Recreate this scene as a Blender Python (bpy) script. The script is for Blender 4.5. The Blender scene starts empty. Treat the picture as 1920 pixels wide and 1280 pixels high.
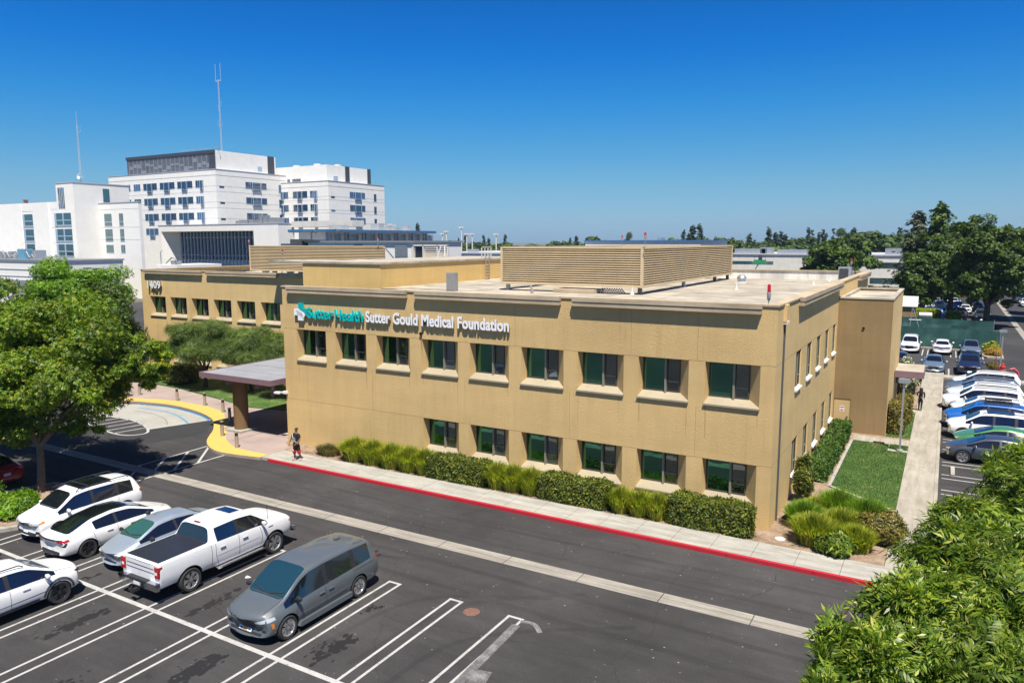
import bpy, bmesh, math, random
import numpy as np
from mathutils import Vector, Matrix
from mathutils.bvhtree import BVHTree

# ---------------------------------------------------------------- camera, sky, sun, exposure
scene = bpy.context.scene
COL = scene.collection
cam_d = bpy.data.cameras.new('camera')
cam = bpy.data.objects.new('camera', cam_d)
COL.objects.link(cam)
scene.camera = cam
PITCH, ROLL, YAW = 0.133425620, -0.00176646754, -0.527059356
cam.location = (5.56813943, -30.0435959, 11.5402466)
_f = Vector((math.sin(YAW) * math.cos(PITCH), math.cos(YAW) * math.cos(PITCH), -math.sin(PITCH)))
_r = Vector((math.cos(YAW), -math.sin(YAW), 0))
_u = _r.cross(_f)
_r2 = _r * math.cos(ROLL) + _u * math.sin(ROLL)
_u2 = -_r * math.sin(ROLL) + _u * math.cos(ROLL)
_m = Matrix((( _r2.x, _u2.x, -_f.x), (_r2.y, _u2.y, -_f.y), (_r2.z, _u2.z, -_f.z)))
cam.rotation_mode = 'QUATERNION'
cam.rotation_quaternion = _m.to_quaternion()
cam_d.sensor_width = 36.0
cam_d.lens = 1400.627 / 1920 * 36
cam_d.clip_end = 6000
scene.render.resolution_x, scene.render.resolution_y = 1024, 682

SUN = Vector((0.29, -0.38, 1.0)).normalized()
world = bpy.data.worlds.new('World')
scene.world = world
world.use_nodes = True
wn = world.node_tree
for n in list(wn.nodes):
    wn.nodes.remove(n)
sky = wn.nodes.new('ShaderNodeTexSky')
sky.sky_type = 'NISHITA'
sky.sun_disc = False
sky.sun_elevation = math.asin(SUN.z)
sky.sun_rotation = math.atan2(SUN.x, SUN.y)
sky.altitude = 0
sky.air_density = 1.0
sky.dust_density = 0.35
sky.ozone_density = 3.5
# clear dry summer air: tint of the sky by elevation
tcw = wn.nodes.new('ShaderNodeTexCoord'); spw = wn.nodes.new('ShaderNodeSeparateXYZ')
wn.links.new(tcw.outputs['Generated'], spw.inputs[0])
rpw = wn.nodes.new('ShaderNodeValToRGB')
_st = [(0.0,(.39,.62,1.10)),(.03,(.40,.63,.97)),(.07,(.35,.63,.87)),(.118,(.22,.62,.91)),(.17,(.10,.59,1.0)),(.232,(.025,.50,1.06)),(.30,(.01,.43,1.0)),(.55,(.10,.33,.72)),(1.0,(.17,.32,.60))]
while len(rpw.color_ramp.elements) < len(_st): rpw.color_ramp.elements.new(0.5)
for _e, (_p, _c) in zip(rpw.color_ramp.elements, _st):
    _e.position = _p; _e.color = (*_c, 1)
wn.links.new(spw.outputs['Z'], rpw.inputs[0])
hs = wn.nodes.new('ShaderNodeMix'); hs.data_type = 'RGBA'; hs.blend_type = 'MULTIPLY'; hs.inputs[0].default_value = 1.0
bg = wn.nodes.new('ShaderNodeBackground')
bg.inputs['Strength'].default_value = 0.0733
wo = wn.nodes.new('ShaderNodeOutputWorld')
wn.links.new(sky.outputs[0], hs.inputs[6]); wn.links.new(rpw.outputs[0], hs.inputs[7])
wn.links.new(hs.outputs[2], bg.inputs['Color'])
wn.links.new(bg.outputs[0], wo.inputs['Surface'])
sun_d = bpy.data.lights.new('sun', 'SUN')
sun_d.energy = 5.0
sun_d.angle = math.radians(0.53)
sun_d.color = (1.0, 0.945, 0.85)
sun = bpy.data.objects.new('sun', sun_d)
sun.rotation_mode = 'QUATERNION'
sun.rotation_quaternion = SUN.to_track_quat('Z', 'Y')
sun.location = (20, -40, 60)
COL.objects.link(sun)
scene.view_settings.view_transform = 'Standard'
scene.view_settings.look = 'None'
scene.view_settings.exposure = 0.70
scene.view_settings.gamma = 1.0
scene.render.engine = 'CYCLES'
scene.cycles.max_bounces = 6
scene.cycles.transparent_max_bounces = 6

# ---------------------------------------------------------------- helpers
def root_of(o):
    while o.parent:
        o = o.parent
    return o

class MB:
    """collects shapes, links them as one mesh"""
    def __init__(s):
        s.v, s.f, s.m = [], [], []
        s.cur = 0
    def add(s, vs, fs):
        b = len(s.v)
        s.v += [tuple(v) for v in vs]
        for f in fs:
            s.f.append(tuple(i + b for i in f)); s.m.append(s.cur)
    def quad(s, *p):
        s.add(p, [tuple(range(len(p)))])
    def box(s, x0, x1, y0, y1, z0, z1):
        s.add([(x0,y0,z0),(x1,y0,z0),(x1,y1,z0),(x0,y1,z0),(x0,y0,z1),(x1,y0,z1),(x1,y1,z1),(x0,y1,z1)],
              [(0,3,2,1),(4,5,6,7),(0,1,5,4),(1,2,6,5),(2,3,7,6),(3,0,4,7)])
    def fbox(s, F, u0, u1, d0, d1, z0, z1):
        """box in facade coordinates (u along wall, d inward, z up)"""
        p = [F(u,d,z) for z in (z0,z1) for (u,d) in ((u0,d0),(u1,d0),(u1,d1),(u0,d1))]
        s.add(p, [(0,3,2,1),(4,5,6,7),(0,1,5,4),(1,2,6,5),(2,3,7,6),(3,0,4,7)])
    def prism(s, poly, z0, z1, bottom=False):
        n = len(poly)
        a = sum(poly[i][0]*poly[(i+1)%n][1]-poly[(i+1)%n][0]*poly[i][1] for i in range(n))
        if a < 0: poly = poly[::-1]
        vs = [(x,y,z0) for x,y in poly] + [(x,y,z1) for x,y in poly]
        fs = [tuple(range(n,2*n))] + [(i,(i+1)%n,n+(i+1)%n,n+i) for i in range(n)]
        if bottom: fs.append(tuple(range(n-1,-1,-1)))
        s.add(vs, fs)
    def sheet(s, poly, z):
        n = len(poly)
        a = sum(poly[i][0]*poly[(i+1)%n][1]-poly[(i+1)%n][0]*poly[i][1] for i in range(n))
        if a < 0: poly = poly[::-1]
        s.add([(x,y,z) for x,y in poly], [tuple(range(n))])
    def ring(s, c, ax, r, n):
        ax = Vector(ax).normalized()
        t = Vector((0,0,1)) if abs(ax.z) < 0.9 else Vector((1,0,0))
        a = ax.cross(t).normalized(); b = ax.cross(a)
        return [Vector(c) + (a*math.cos(2*math.pi*i/n) + b*math.sin(2*math.pi*i/n))*r for i in range(n)]
    def tube(s, pts, rs, n=8, cap=True):
        pts = [Vector(p) for p in pts]
        if not hasattr(rs, '__len__'): rs = [rs]*len(pts)
        vs = []; 
        for i, p in enumerate(pts):
            d = (pts[min(i+1,len(pts)-1)] - pts[max(i-1,0)])
            vs += s.ring(p, d, rs[i], n)
        fs = []
        for i in range(len(pts)-1):
            for j in range(n):
                fs.append((i*n+j, i*n+(j+1)%n, (i+1)*n+(j+1)%n, (i+1)*n+j))
        if cap:
            fs.append(tuple(range(n-1,-1,-1))); fs.append(tuple(range((len(pts)-1)*n, len(pts)*n)))
        s.add(vs, fs)
    def cyl(s, x, y, z0, z1, r, n=16, r1=None):
        s.tube([(x,y,z0),(x,y,z1)], [r, r if r1 is None else r1], n)
    def lathe(s, prof, axis='z', n=24, c=(0,0,0)):
        vs = []; 
        for (r, h) in prof:
            for j in range(n):
                a = 2*math.pi*j/n
                if axis == 'z': p = (r*math.cos(a), r*math.sin(a), h)
                else: p = (h, r*math.cos(a), r*math.sin(a))
                vs.append((p[0]+c[0], p[1]+c[1], p[2]+c[2]))
        fs = []
        for i in range(len(prof)-1):
            for j in range(n):
                fs.append((i*n+j, i*n+(j+1)%n, (i+1)*n+(j+1)%n, (i+1)*n+j))
        s.add(vs, fs)
    def build(s, name, mats, parent=None, smooth=False, local=False):
        me = bpy.data.meshes.new(name)
        vs = s.v
        if parent is not None and not local:
            o = root_of(parent).location
            vs = [(a-o.x, b-o.y, c-o.z) for a,b,c in s.v]
        me.from_pydata(vs, [], s.f)
        if not isinstance(mats, (list,tuple)): mats = [mats]
        for m in mats: me.materials.append(m)
        if len(mats) > 1: me.polygons.foreach_set('material_index', s.m)
        if smooth:
            me.polygons.foreach_set('use_smooth', [True]*len(me.polygons))
            me.set_sharp_from_angle(angle=math.radians(42))
        me.validate()
        ob = bpy.data.objects.new(name, me)
        COL.objects.link(ob)
        if parent is not None: ob.parent = parent
        return ob

def tag(o, label=None, cat=None, group=None, kind=None):
    if label: o['label'] = label
    if cat: o['category'] = cat
    if group: o['group'] = group
    if kind: o['kind'] = kind
    return o

def thing(name, label, cat, loc=(0,0,0), rz=0, group=None):
    o = bpy.data.objects.new(name, None)
    o.empty_display_size = 0.3
    COL.objects.link(o)
    o.location = loc; o.rotation_euler = (0,0,rz)
    tag(o, label, cat, group)
    return o

def copy_tree(o, parent=None):
    c = o.copy(); COL.objects.link(c); c.parent = parent
    for ch in list(o.children):
        copy_tree(ch, c)
    return c

# ---------------------------------------------------------------- materials
def newmat(name):
    m = bpy.data.materials.new(name); m.use_nodes = True
    nt = m.node_tree
    b = nt.nodes['Principled BSDF']
    return m, nt, b

def nd(nt, t, **kw):
    n = nt.nodes.new(t)
    for k, v in kw.items():
        if k.startswith('i_'): n.inputs[k[2:].replace('_',' ')].default_value = v
        else: setattr(n, k, v)
    return n

def coords(nt, scale=(1,1,1), kind='Object'):
    tc = nd(nt, 'ShaderNodeTexCoord'); mp = nd(nt, 'ShaderNodeMapping')
    mp.inputs['Scale'].default_value = scale
    nt.links.new(tc.outputs[kind], mp.inputs[0])
    return mp.outputs[0]

def noise(nt, vec, scale, detail=4, rough=0.55):
    n = nd(nt, 'ShaderNodeTexNoise'); n.inputs['Scale'].default_value = scale
    n.inputs['Detail'].default_value = detail; n.inputs['Roughness'].default_value = rough
    nt.links.new(vec, n.inputs['Vector'])
    return n.outputs['Fac']

def ramp(nt, fac, stops):
    r = nd(nt, 'ShaderNodeValToRGB')
    el = r.color_ramp.elements
    while len(el) < len(stops): el.new(0.5)
    for e, (p, c) in zip(el, stops):
        e.position = p; e.color = (*c, 1) if len(c) == 3 else c
    nt.links.new(fac, r.inputs[0])
    return r.outputs[0]

def mix(nt, fac, a, b, mode='MIX'):
    n = nd(nt, 'ShaderNodeMix', data_type='RGBA', blend_type=mode)
    for s, v in ((0, fac), (6, a), (7, b)):
        if isinstance(v, (int, float)): n.inputs[s].default_value = v
        elif isinstance(v, tuple): n.inputs[s].default_value = (*v, 1) if len(v) == 3 else v
        else: nt.links.new(v, n.inputs[s])
    return n.outputs[2]

def bump(nt, b, h, strength=0.3, dist=0.02):
    n = nd(nt, 'ShaderNodeBump'); n.inputs['Strength'].default_value = strength
    n.inputs['Distance'].default_value = dist
    nt.links.new(h, n.inputs['Height']); nt.links.new(n.outputs[0], b.inputs['Normal'])

def simple(name, col, rough=0.6, metal=0.0, var=0.0, vscale=1.5, spec=0.5, bmp=0, bscale=30, coat=0, emis=None):
    m, nt, b = newmat(name)
    b.inputs['Roughness'].default_value = rough
    b.inputs['Metallic'].default_value = metal
    b.inputs['Specular IOR Level'].default_value = spec
    b.inputs['Coat Weight'].default_value = coat
    if coat: b.inputs['Coat Roughness'].default_value = 0.03
    if var or bmp:
        v = coords(nt)
    if var:
        n = noise(nt, v, vscale, 5, 0.6)
        lo = tuple(c*(1-var) for c in col); hi = tuple(min(1, c*(1+var)) for c in col)
        nt.links.new(ramp(nt, n, [(0.3, lo), (0.7, hi)]), b.inputs['Base Color'])
    else:
        b.inputs['Base Color'].default_value = (*col, 1)
    if bmp:
        bump(nt, b, noise(nt, v, bscale, 3), bmp, 0.02)
    if emis:
        b.inputs['Emission Color'].default_value = (*emis, 1); b.inputs['Emission Strength'].default_value = 1
    return m

def stucco(name, col, streak=0.25, dirt=0.35, grain=0.6, low=(0.62,0.42,0.2)):
    m, nt, b = newmat(name)
    v = coords(nt)
    big = noise(nt, v, 0.22, 6, 0.62)
    vs = coords(nt, (2.2, 2.2, 0.18))
    st = noise(nt, vs, 1.0, 4, 0.6)
    vh = coords(nt, (0.10, 0.10, 0.55))
    hb = noise(nt, vh, 1.0, 4, 0.6)
    fine = noise(nt, v, 42, 3, 0.7)
    c1 = tuple(c*(1-streak) for c in col); c2 = tuple(min(1,c*(1+streak*0.35)) for c in col)
    a = ramp(nt, st, [(0.35, c1), (0.62, c2)])
    a2 = ramp(nt, big, [(0.3, tuple(c*(1-dirt) for c in col)), (0.6, tuple(c*1.06 for c in col))])
    mx = mix(nt, 0.55, a, a2)
    a3 = ramp(nt, hb, [(0.35, (0.82,0.82,0.80)), (0.6, (1.04,1.03,1.0))])
    mx = mix(nt, 0.55, mx, a3, 'MULTIPLY')
    f = ramp(nt, noise(nt, coords(nt,(5.5,5.5,0.35)), 1.0, 3, 0.6), [(0.30, (0.86,0.84,0.80)), (0.42, (1.0,1.0,1.0))])
    mx = mix(nt, 0.7, mx, f, 'MULTIPLY')
    f = ramp(nt, fine, [(0.3, (0.84,0.84,0.84)), (0.7, (1.10,1.10,1.10))])
    mx = mix(nt, 0.8, mx, f, 'MULTIPLY')
    nt.links.new(mx, b.inputs['Base Color'])
    b.inputs['Roughness'].default_value = 0.92
    b.inputs['Specular IOR Level'].default_value = 0.2
    h = mix(nt, 0.5, noise(nt, v, 11, 5, 0.75), noise(nt, v, 37, 3, 0.8))
    bump(nt, b, h, grain, 0.05)
    return m

def leafmat(name, cols, trans=0.35, rough=0.5, clump=0.5, cscale=0.9):
    """cols: list of (pos, colour) picked per leaf, with clump-to-clump tone"""
    m, nt, b = newmat(name)
    g = nd(nt, 'ShaderNodeNewGeometry')
    c = ramp(nt, g.outputs['Random Per Island'], cols)
    v = coords(nt)
    n = noise(nt, v, cscale, 3, 0.6)
    cl = ramp(nt, n, [(0.33, (1-clump*0.5,)*3), (0.68, (1+clump*0.6, 1+clump*0.5, 1.0))])
    c = mix(nt, 1.0, c, cl, 'MULTIPLY')
    nt.links.new(c, b.inputs['Base Color'])
    b.inputs['Roughness'].default_value = rough
    b.inputs['Specular IOR Level'].default_value = 0.35
    tr = nd(nt, 'ShaderNodeBsdfTranslucent')
    tc = mix(nt, 1.0, c, (1.25, 1.35, 0.5), 'MULTIPLY')
    nt.links.new(tc, tr.inputs[0])
    ms = nd(nt, 'ShaderNodeMixShader'); ms.inputs[0].default_value = trans
    nt.links.new(b.outputs[0], ms.inputs[1]); nt.links.new(tr.outputs[0], ms.inputs[2])
    nt.links.new(ms.outputs[0], nt.nodes['Material Output'].inputs[0])
    return m

def asphalt_mat(name='asphalt', k=1.0):
    m, nt, b = newmat(name)
    v = coords(nt)
    big = noise(nt, v, 0.12, 6, 0.6)
    med = noise(nt, v, 1.1, 5, 0.65)
    fine = noise(nt, v, 55, 2, 0.7)
    c = ramp(nt, big, [(0.3, (0.031,0.0295,0.0295)), (0.5,(0.045,0.0428,0.0425)), (0.72, (0.066,0.0625,0.0615))])
    c = mix(nt, 0.7, c, ramp(nt, med, [(0.3, (0.86,)*3), (0.7, (1.12,)*3)]), 'MULTIPLY')
    c = mix(nt, 0.9, c, ramp(nt, fine, [(0.25, (0.62,)*3), (0.5, (1.0,)*3), (0.78, (1.9,)*3)]), 'MULTIPLY')
    vo = nd(nt, 'ShaderNodeTexVoronoi', feature='DISTANCE_TO_EDGE'); vo.inputs['Scale'].default_value = 0.13
    wv = nd(nt, 'ShaderNodeVectorMath', operation='ADD')
    nn = nd(nt, 'ShaderNodeTexNoise'); nn.inputs['Scale'].default_value = 0.8; nt.links.new(v, nn.inputs['Vector'])
    nt.links.new(v, wv.inputs[0]); nt.links.new(nn.outputs['Color'], wv.inputs[1])
    nt.links.new(wv.outputs[0], vo.inputs['Vector'])
    ck = ramp(nt, vo.outputs['Distance'], [(0.0, (0.55,)*3), (0.004, (1,1,1))])
    c = mix(nt, 0.55, c, ck, 'MULTIPLY')
    tr = noise(nt, coords(nt, (0.35, 2.6, 1)), 1.0, 4, 0.6)
    c = mix(nt, 0.6, c, ramp(nt, tr, [(0.36, (0.80,)*3), (0.55, (1.0,)*3), (0.72, (1.22,1.20,1.18))]), 'MULTIPLY')
    # scattered specks of grit
    sp = noise(nt, v, 9.0, 1, 0.3)
    c = mix(nt, 1.0, c, ramp(nt, sp, [(0.80, (0,0,0)), (0.83, (0.10,0.10,0.10))]), 'ADD')
    if k != 1.0: c = mix(nt, 1.0, c, (k,k,k), 'MULTIPLY')
    nt.links.new(c, b.inputs['Base Color'])
    b.inputs['Roughness'].default_value = 0.88
    b.inputs['Specular IOR Level'].default_value = 0.3
    bump(nt, b, fine, 0.25, 0.01)
    return m

def concrete(name, col, joint=0, var=0.14, streak=None, crack=True):
    m, nt, b = newmat(name)
    v = coords(nt)
    c = ramp(nt, noise(nt, v, 0.55, 6, 0.65), [(0.3, tuple(x*(1-var) for x in col)), (0.7, tuple(min(1,x*(1+var)) for x in col))])
    c = mix(nt, 0.6, c, ramp(nt, noise(nt, v, 6, 5, 0.7), [(0.3, (0.88,)*3), (0.7, (1.08,)*3)]), 'MULTIPLY')
    if streak:
        vs = coords(nt, streak)
        c = mix(nt, 0.7, c, ramp(nt, noise(nt, vs, 1.0, 4, 0.7), [(0.36, (0.68,0.65,0.61)), (0.6, (1.06,1.06,1.05))]), 'MULTIPLY')
    nt.links.new(c, b.inputs['Base Color'])
    b.inputs['Roughness'].default_value = 0.9
    b.inputs['Specular IOR Level'].default_value = 0.25
    bump(nt, b, noise(nt, v, 25, 3), 0.2, 0.01)
    return m

def paintline_mat(name, col, wear=0.45, wscale=2.2):
    m, nt, b = newmat(name)
    v = coords(nt)
    n = noise(nt, v, wscale, 8, 0.75)
    n2 = noise(nt, v, 30, 2, 0.7)
    f = mix(nt, 0.45, n, n2)
    c = ramp(nt, f, [(wear-0.07, (0.09,0.088,0.09)), (wear+0.02, tuple(x*0.8 for x in col)), (wear+0.18, col)])
    nt.links.new(c, b.inputs['Base Color'])
    b.inputs['Roughness'].default_value = 0.75
    return m

def carpaint(name, col, metal=0.0, rough=0.35):
    m, nt, b = newmat(name)
    v = coords(nt)
    n = noise(nt, v, 3.0, 4, 0.6)
    c = ramp(nt, n, [(0.3, tuple(x*0.95 for x in col)), (0.7, tuple(min(1,x*1.03) for x in col))])
    nt.links.new(c, b.inputs['Base Color'])
    b.inputs['Metallic'].default_value = metal
    b.inputs['Roughness'].default_value = rough
    b.inputs['Coat Weight'].default_value = 0.9
    b.inputs['Coat Roughness'].default_value = 0.04
    return m

def glassmat(name, col, rough=0.03, refl=(0.35,0.75,0.6), fac=0.35, vary=0.0, wavy=0.0):
    """opaque-looking tinted window: dark body plus a tinted mirror coat"""
    m, nt, b = newmat(name)
    b.inputs['Base Color'].default_value = (*col, 1)
    b.inputs['Roughness'].default_value = 0.15
    gl = nd(nt, 'ShaderNodeBsdfGlossy'); gl.inputs['Color'].default_value = (*refl, 1); gl.inputs['Roughness'].default_value = rough
    if vary:
        oi = nd(nt, 'ShaderNodeObjectInfo')
        hi = tuple(min(1,c*6+vary) for c in col)
        nt.links.new(ramp(nt, oi.outputs['Random'], [(0.0, col), (0.6, tuple(c*1.3 for c in col)), (0.8, tuple(c*0.4+h*0.6 for c,h in zip(col,hi))), (1.0, hi)]), b.inputs['Base Color'])
        nt.links.new(ramp(nt, oi.outputs['Random'], [(0.0, tuple(c*0.75 for c in refl)), (0.5, refl), (1.0, tuple(c*0.6 for c in refl))]), gl.inputs['Color'])
    if wavy:
        v = coords(nt); bp = nd(nt, 'ShaderNodeBump'); bp.inputs['Strength'].default_value = wavy; bp.inputs['Distance'].default_value = 0.05
        nt.links.new(noise(nt, v, 0.9, 2, 0.5), bp.inputs['Height']); nt.links.new(bp.outputs[0], gl.inputs['Normal'])
    ms = nd(nt, 'ShaderNodeMixShader')
    lw = nd(nt, 'ShaderNodeLayerWeight'); lw.inputs['Blend'].default_value = 0.35
    mr = nd(nt, 'ShaderNodeMapRange'); mr.inputs['To Min'].default_value = fac; mr.inputs['To Max'].default_value = 0.95
    nt.links.new(lw.outputs['Fresnel'], mr.inputs['Value']); nt.links.new(mr.outputs[0], ms.inputs[0])
    nt.links.new(b.outputs[0], ms.inputs[1]); nt.links.new(gl.outputs[0], ms.inputs[2])
    nt.links.new(ms.outputs[0], nt.nodes['Material Output'].inputs[0])
    return m

def ground_far_mat():
    m, nt, b = newmat('far_ground')
    v = coords(nt)
    c = ramp(nt, noise(nt, v, 0.02, 5, 0.7), [(0.35, (0.075,0.085,0.045)), (0.5, (0.12,0.115,0.09)), (0.65, (0.2,0.19,0.17))])
    nt.links.new(c, b.inputs['Base Color']); b.inputs['Roughness'].default_value = 1
    return m

def lawnmat():
    m, nt, b = newmat('lawn_blades')
    v = coords(nt)
    g = nd(nt, 'ShaderNodeNewGeometry')
    c = ramp(nt, noise(nt, v, 0.9, 5, 0.65), [(0.34, (0.045,0.10,0.016)), (0.58, (0.075,0.14,0.025)), (0.70, (0.19,0.17,0.06)), (0.80, (0.32,0.22,0.10))])
    c = mix(nt, 0.8, c, ramp(nt, g.outputs['Random Per Island'], [(0, (0.7,)*3), (1, (1.4,1.4,1.2))]), 'MULTIPLY')
    nt.links.new(c, b.inputs['Base Color']); b.inputs['Roughness'].default_value = 0.8
    return m

def soilmat():
    m, nt, b = newmat('planting_soil')
    v = coords(nt)
    c = ramp(nt, noise(nt, v, 1.3, 8, 0.72), [(0.3, (0.13,0.075,0.045)), (0.5, (0.30,0.21,0.14)), (0.72, (0.44,0.34,0.25))])
    c = mix(nt, 0.8, c, ramp(nt, noise(nt, v, 24, 3, 0.8), [(0.3, (0.55,)*3), (0.6, (1.1,)*3)]), 'MULTIPLY')
    nt.links.new(c, b.inputs['Base Color']); b.inputs['Roughness'].default_value = 1
    bump(nt, b, noise(nt, v, 14, 4, 0.8), 0.8, 0.05)
    return m

M = {}
M['stucco'] = stucco('tan_stucco', (0.64,0.45,0.205), 0.10, 0.13, 0.75)
M['stucco_side'] = stucco('tan_stucco_side', (0.67,0.48,0.225), 0.10, 0.10, 0.4)
M['stucco_bright'] = stucco('ochre_stucco', (0.67,0.46,0.18), 0.10, 0.10, 0.3)
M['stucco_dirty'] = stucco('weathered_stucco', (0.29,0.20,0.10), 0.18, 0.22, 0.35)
M['cap'] = concrete('parapet_cap_paint', (0.46,0.37,0.25), var=0.15, streak=(0.3,0.3,6))
M['sill'] = concrete('sill_concrete', (0.34,0.29,0.20), var=0.12)
M['sill_white'] = concrete('white_sill_paint', (0.64,0.61,0.55), var=0.1)
M['roof'] = concrete('roof_membrane', (0.40,0.36,0.29), var=0.34, streak=(0.10,1.1,1))
M['roof_white'] = concrete('white_parapet_paint', (0.72,0.70,0.64), var=0.12, streak=(1.5,1.5,0.3))
M['louver'] = simple('louver_tan_metal', (0.55,0.43,0.26), 0.55, var=0.08, vscale=0.8)
M['dark'] = simple('dark_void', (0.012,0.012,0.013), 0.8)
M['joint'] = simple('joint_brown', (0.30,0.20,0.10), 0.9)
M['wglass'] = glassmat('green_window_glass', (0.003,0.012,0.008), 0.02, (0.13,0.44,0.30), 0.50, 0.012, 0.12)
M['wglass2'] = glassmat('grey_window_glass', (0.010,0.014,0.015), 0.02, (0.40,0.47,0.45), 0.38, 0.05, 0.12)
M['bronze'] = simple('bronze_frame', (0.10,0.085,0.06), 0.45, 0.4)
M['mull'] = simple('mullion_metal', (0.27,0.25,0.19), 0.5, 0.3)
M['asphalt'] = asphalt_mat()
M['track'] = asphalt_mat('asphalt_worn', 0.84)
M['asphalt_dark'] = simple('asphalt_patch', (0.027,0.027,0.028), 0.85, var=0.15, bmp=0.2, bscale=50)
M['farground'] = ground_far_mat()
M['sidewalk'] = concrete('sidewalk_concrete', (0.36, 0.347, 0.31), var=0.13, streak=(0.5,3,1))
M['sidewalk_warm'] = concrete('warm_sidewalk', (0.351, 0.32, 0.266), var=0.12, streak=(3,0.4,1))
M['gutter'] = concrete('gutter_concrete', (0.297, 0.275, 0.239), var=0.18, streak=(0.35,6,1))
M['plaza'] = concrete('plaza_concrete', (0.33,0.26,0.23), var=0.14)
M['apron'] = concrete('apron_concrete', (0.34,0.33,0.29), var=0.12)
M['white_line'] = paintline_mat('white_line_paint', (0.45,0.44,0.42), 0.42)
M['worn_line'] = paintline_mat('worn_line_paint', (0.72,0.70,0.66), 0.47, 1.6)
M['blue_line'] = paintline_mat('blue_line_paint', (0.03,0.24,0.46), 0.30)
M['red_kerb'] = paintline_mat('red_kerb_paint', (0.42,0.014,0.028), 0.30, 3)
M['yellow'] = simple('yellow_tactile', (0.62,0.385,0.095), 0.7, var=0.06, vscale=3, bmp=0.3, bscale=40)
M['soil'] = soilmat()
M['lawn'] = lawnmat()
M['white_bldg'] = concrete('white_building_paint', (0.80,0.775,0.72), var=0.05)
M['white_panel'] = concrete('white_panel_building', (0.78,0.76,0.71), var=0.03)
M['panel_line'] = simple('panel_joint', (0.42,0.43,0.46), 0.8)
M['hosp_glass'] = glassmat('blue_window_glass', (0.010,0.022,0.045), 0.05, (0.40,0.55,0.78), 0.20, 0.02, 0.1)
M['teal_glass'] = glassmat('teal_window_glass', (0.02,0.055,0.06), 0.05, (0.5,0.7,0.75), 0.25)
M['curtain'] = glassmat('curtain_wall_glass', (0.006,0.010,0.02), 0.04, (0.45,0.55,0.72), 0.14)
M['lightframe'] = simple('pale_blue_frame', (0.42,0.52,0.62), 0.4, 0.3)
M['slate'] = simple('slate_cladding', (0.13,0.14,0.165), 0.5, 0.2, var=0.2, vscale=0.4)
M['slate2'] = simple('dark_slate_cladding', (0.06,0.065,0.08), 0.5, 0.2)
M['grey_metal'] = simple('grey_metal', (0.36,0.37,0.38), 0.45, 0.5, var=0.1)
M['galv'] = simple('galvanised_steel', (0.5,0.51,0.52), 0.4, 0.7, var=0.08)
M['darkgrey'] = simple('dark_grey_metal', (0.09,0.095,0.10), 0.5, 0.2)
M['white_metal'] = simple('white_metal', (0.75,0.75,0.75), 0.4)
M['bluetrim'] = simple('blue_trim', (0.05,0.15,0.30), 0.5)
M['purple'] = simple('mauve_fascia_paint', (0.20,0.125,0.14), 0.6, var=0.06)
M['canopy_roof'] = simple('canopy_roof_sheet', (0.33,0.34,0.36), 0.45, 0.2, var=0.12, vscale=0.7)
M['pillar'] = stucco('brown_pillar_stucco', (0.20,0.125,0.06), 0.12, 0.15, 0.3)
M['red_lens'] = simple('red_beacon_lens', (0.45,0.01,0.02), 0.2)
M['teal_letter'] = simple('teal_letter_face', (0.0,0.40,0.40), 0.45)
M['white_letter'] = simple('white_letter_face', (0.80,0.80,0.80), 0.45)
M['black'] = simple('black_plastic', (0.015,0.015,0.017), 0.5)
M['bark'] = simple('bark', (0.15,0.105,0.07), 0.9, var=0.3, vscale=5, bmp=0.6, bscale=14)
M['bark_dark'] = simple('dark_bark', (0.07,0.05,0.035), 0.9, var=0.3, vscale=4)
M['bollard'] = simple('bollard_metal', (0.36,0.31,0.24), 0.45, 0.3)
M['sign_blue'] = simple('sign_blue', (0.01,0.09,0.38), 0.5)
M['rust'] = simple('rusted_iron', (0.16,0.085,0.06), 0.85, var=0.5, vscale=14, bmp=0.5, bscale=40)
M['stain'] = simple('oil_stain', (0.010,0.009,0.009), 0.75)
M['smear'] = paintline_mat('chalky_smear', (0.28,0.27,0.26), 0.55, 2.6)
M['seam_roof'] = simple('roof_seam', (0.27,0.24,0.20), 0.9, var=0.2)
M['streak'] = stucco('water_streak', (0.52,0.35,0.16), 0.12, 0.2, 0.4)
M['seal'] = simple('grit_smear', (0.20,0.195,0.185), 0.95, var=0.3, vscale=5)
# ---------------------------------------------------------------- the setting: ground, paving, markings
R = random.Random(7)
def struct(name, mb, m):
    return tag(mb.build(name, m), kind='structure')

g = MB(); g.sheet([(-2600,-400),(2600,-400),(2600,4200),(-2600,4200)], -0.175); struct('ground', g, M['farground'])
g = MB(); g.sheet([(-130,-70),(70,-70),(70,168),(-130,168)], -0.15); struct('asphalt_lot', g, M['asphalt'])
# asphalt patches seen by the loop
g = MB(); g.sheet([(-35.8,1.6),(-37.2,-2.0),(-36.9,-2.9),(-38.5,-3.9),(-37.4,-5.2),(-34.9,-5.5),(-33.2,-0.8),(-34.4,0.3)], -0.146); struct('asphalt_patch', g, M['asphalt_dark'])

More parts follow.
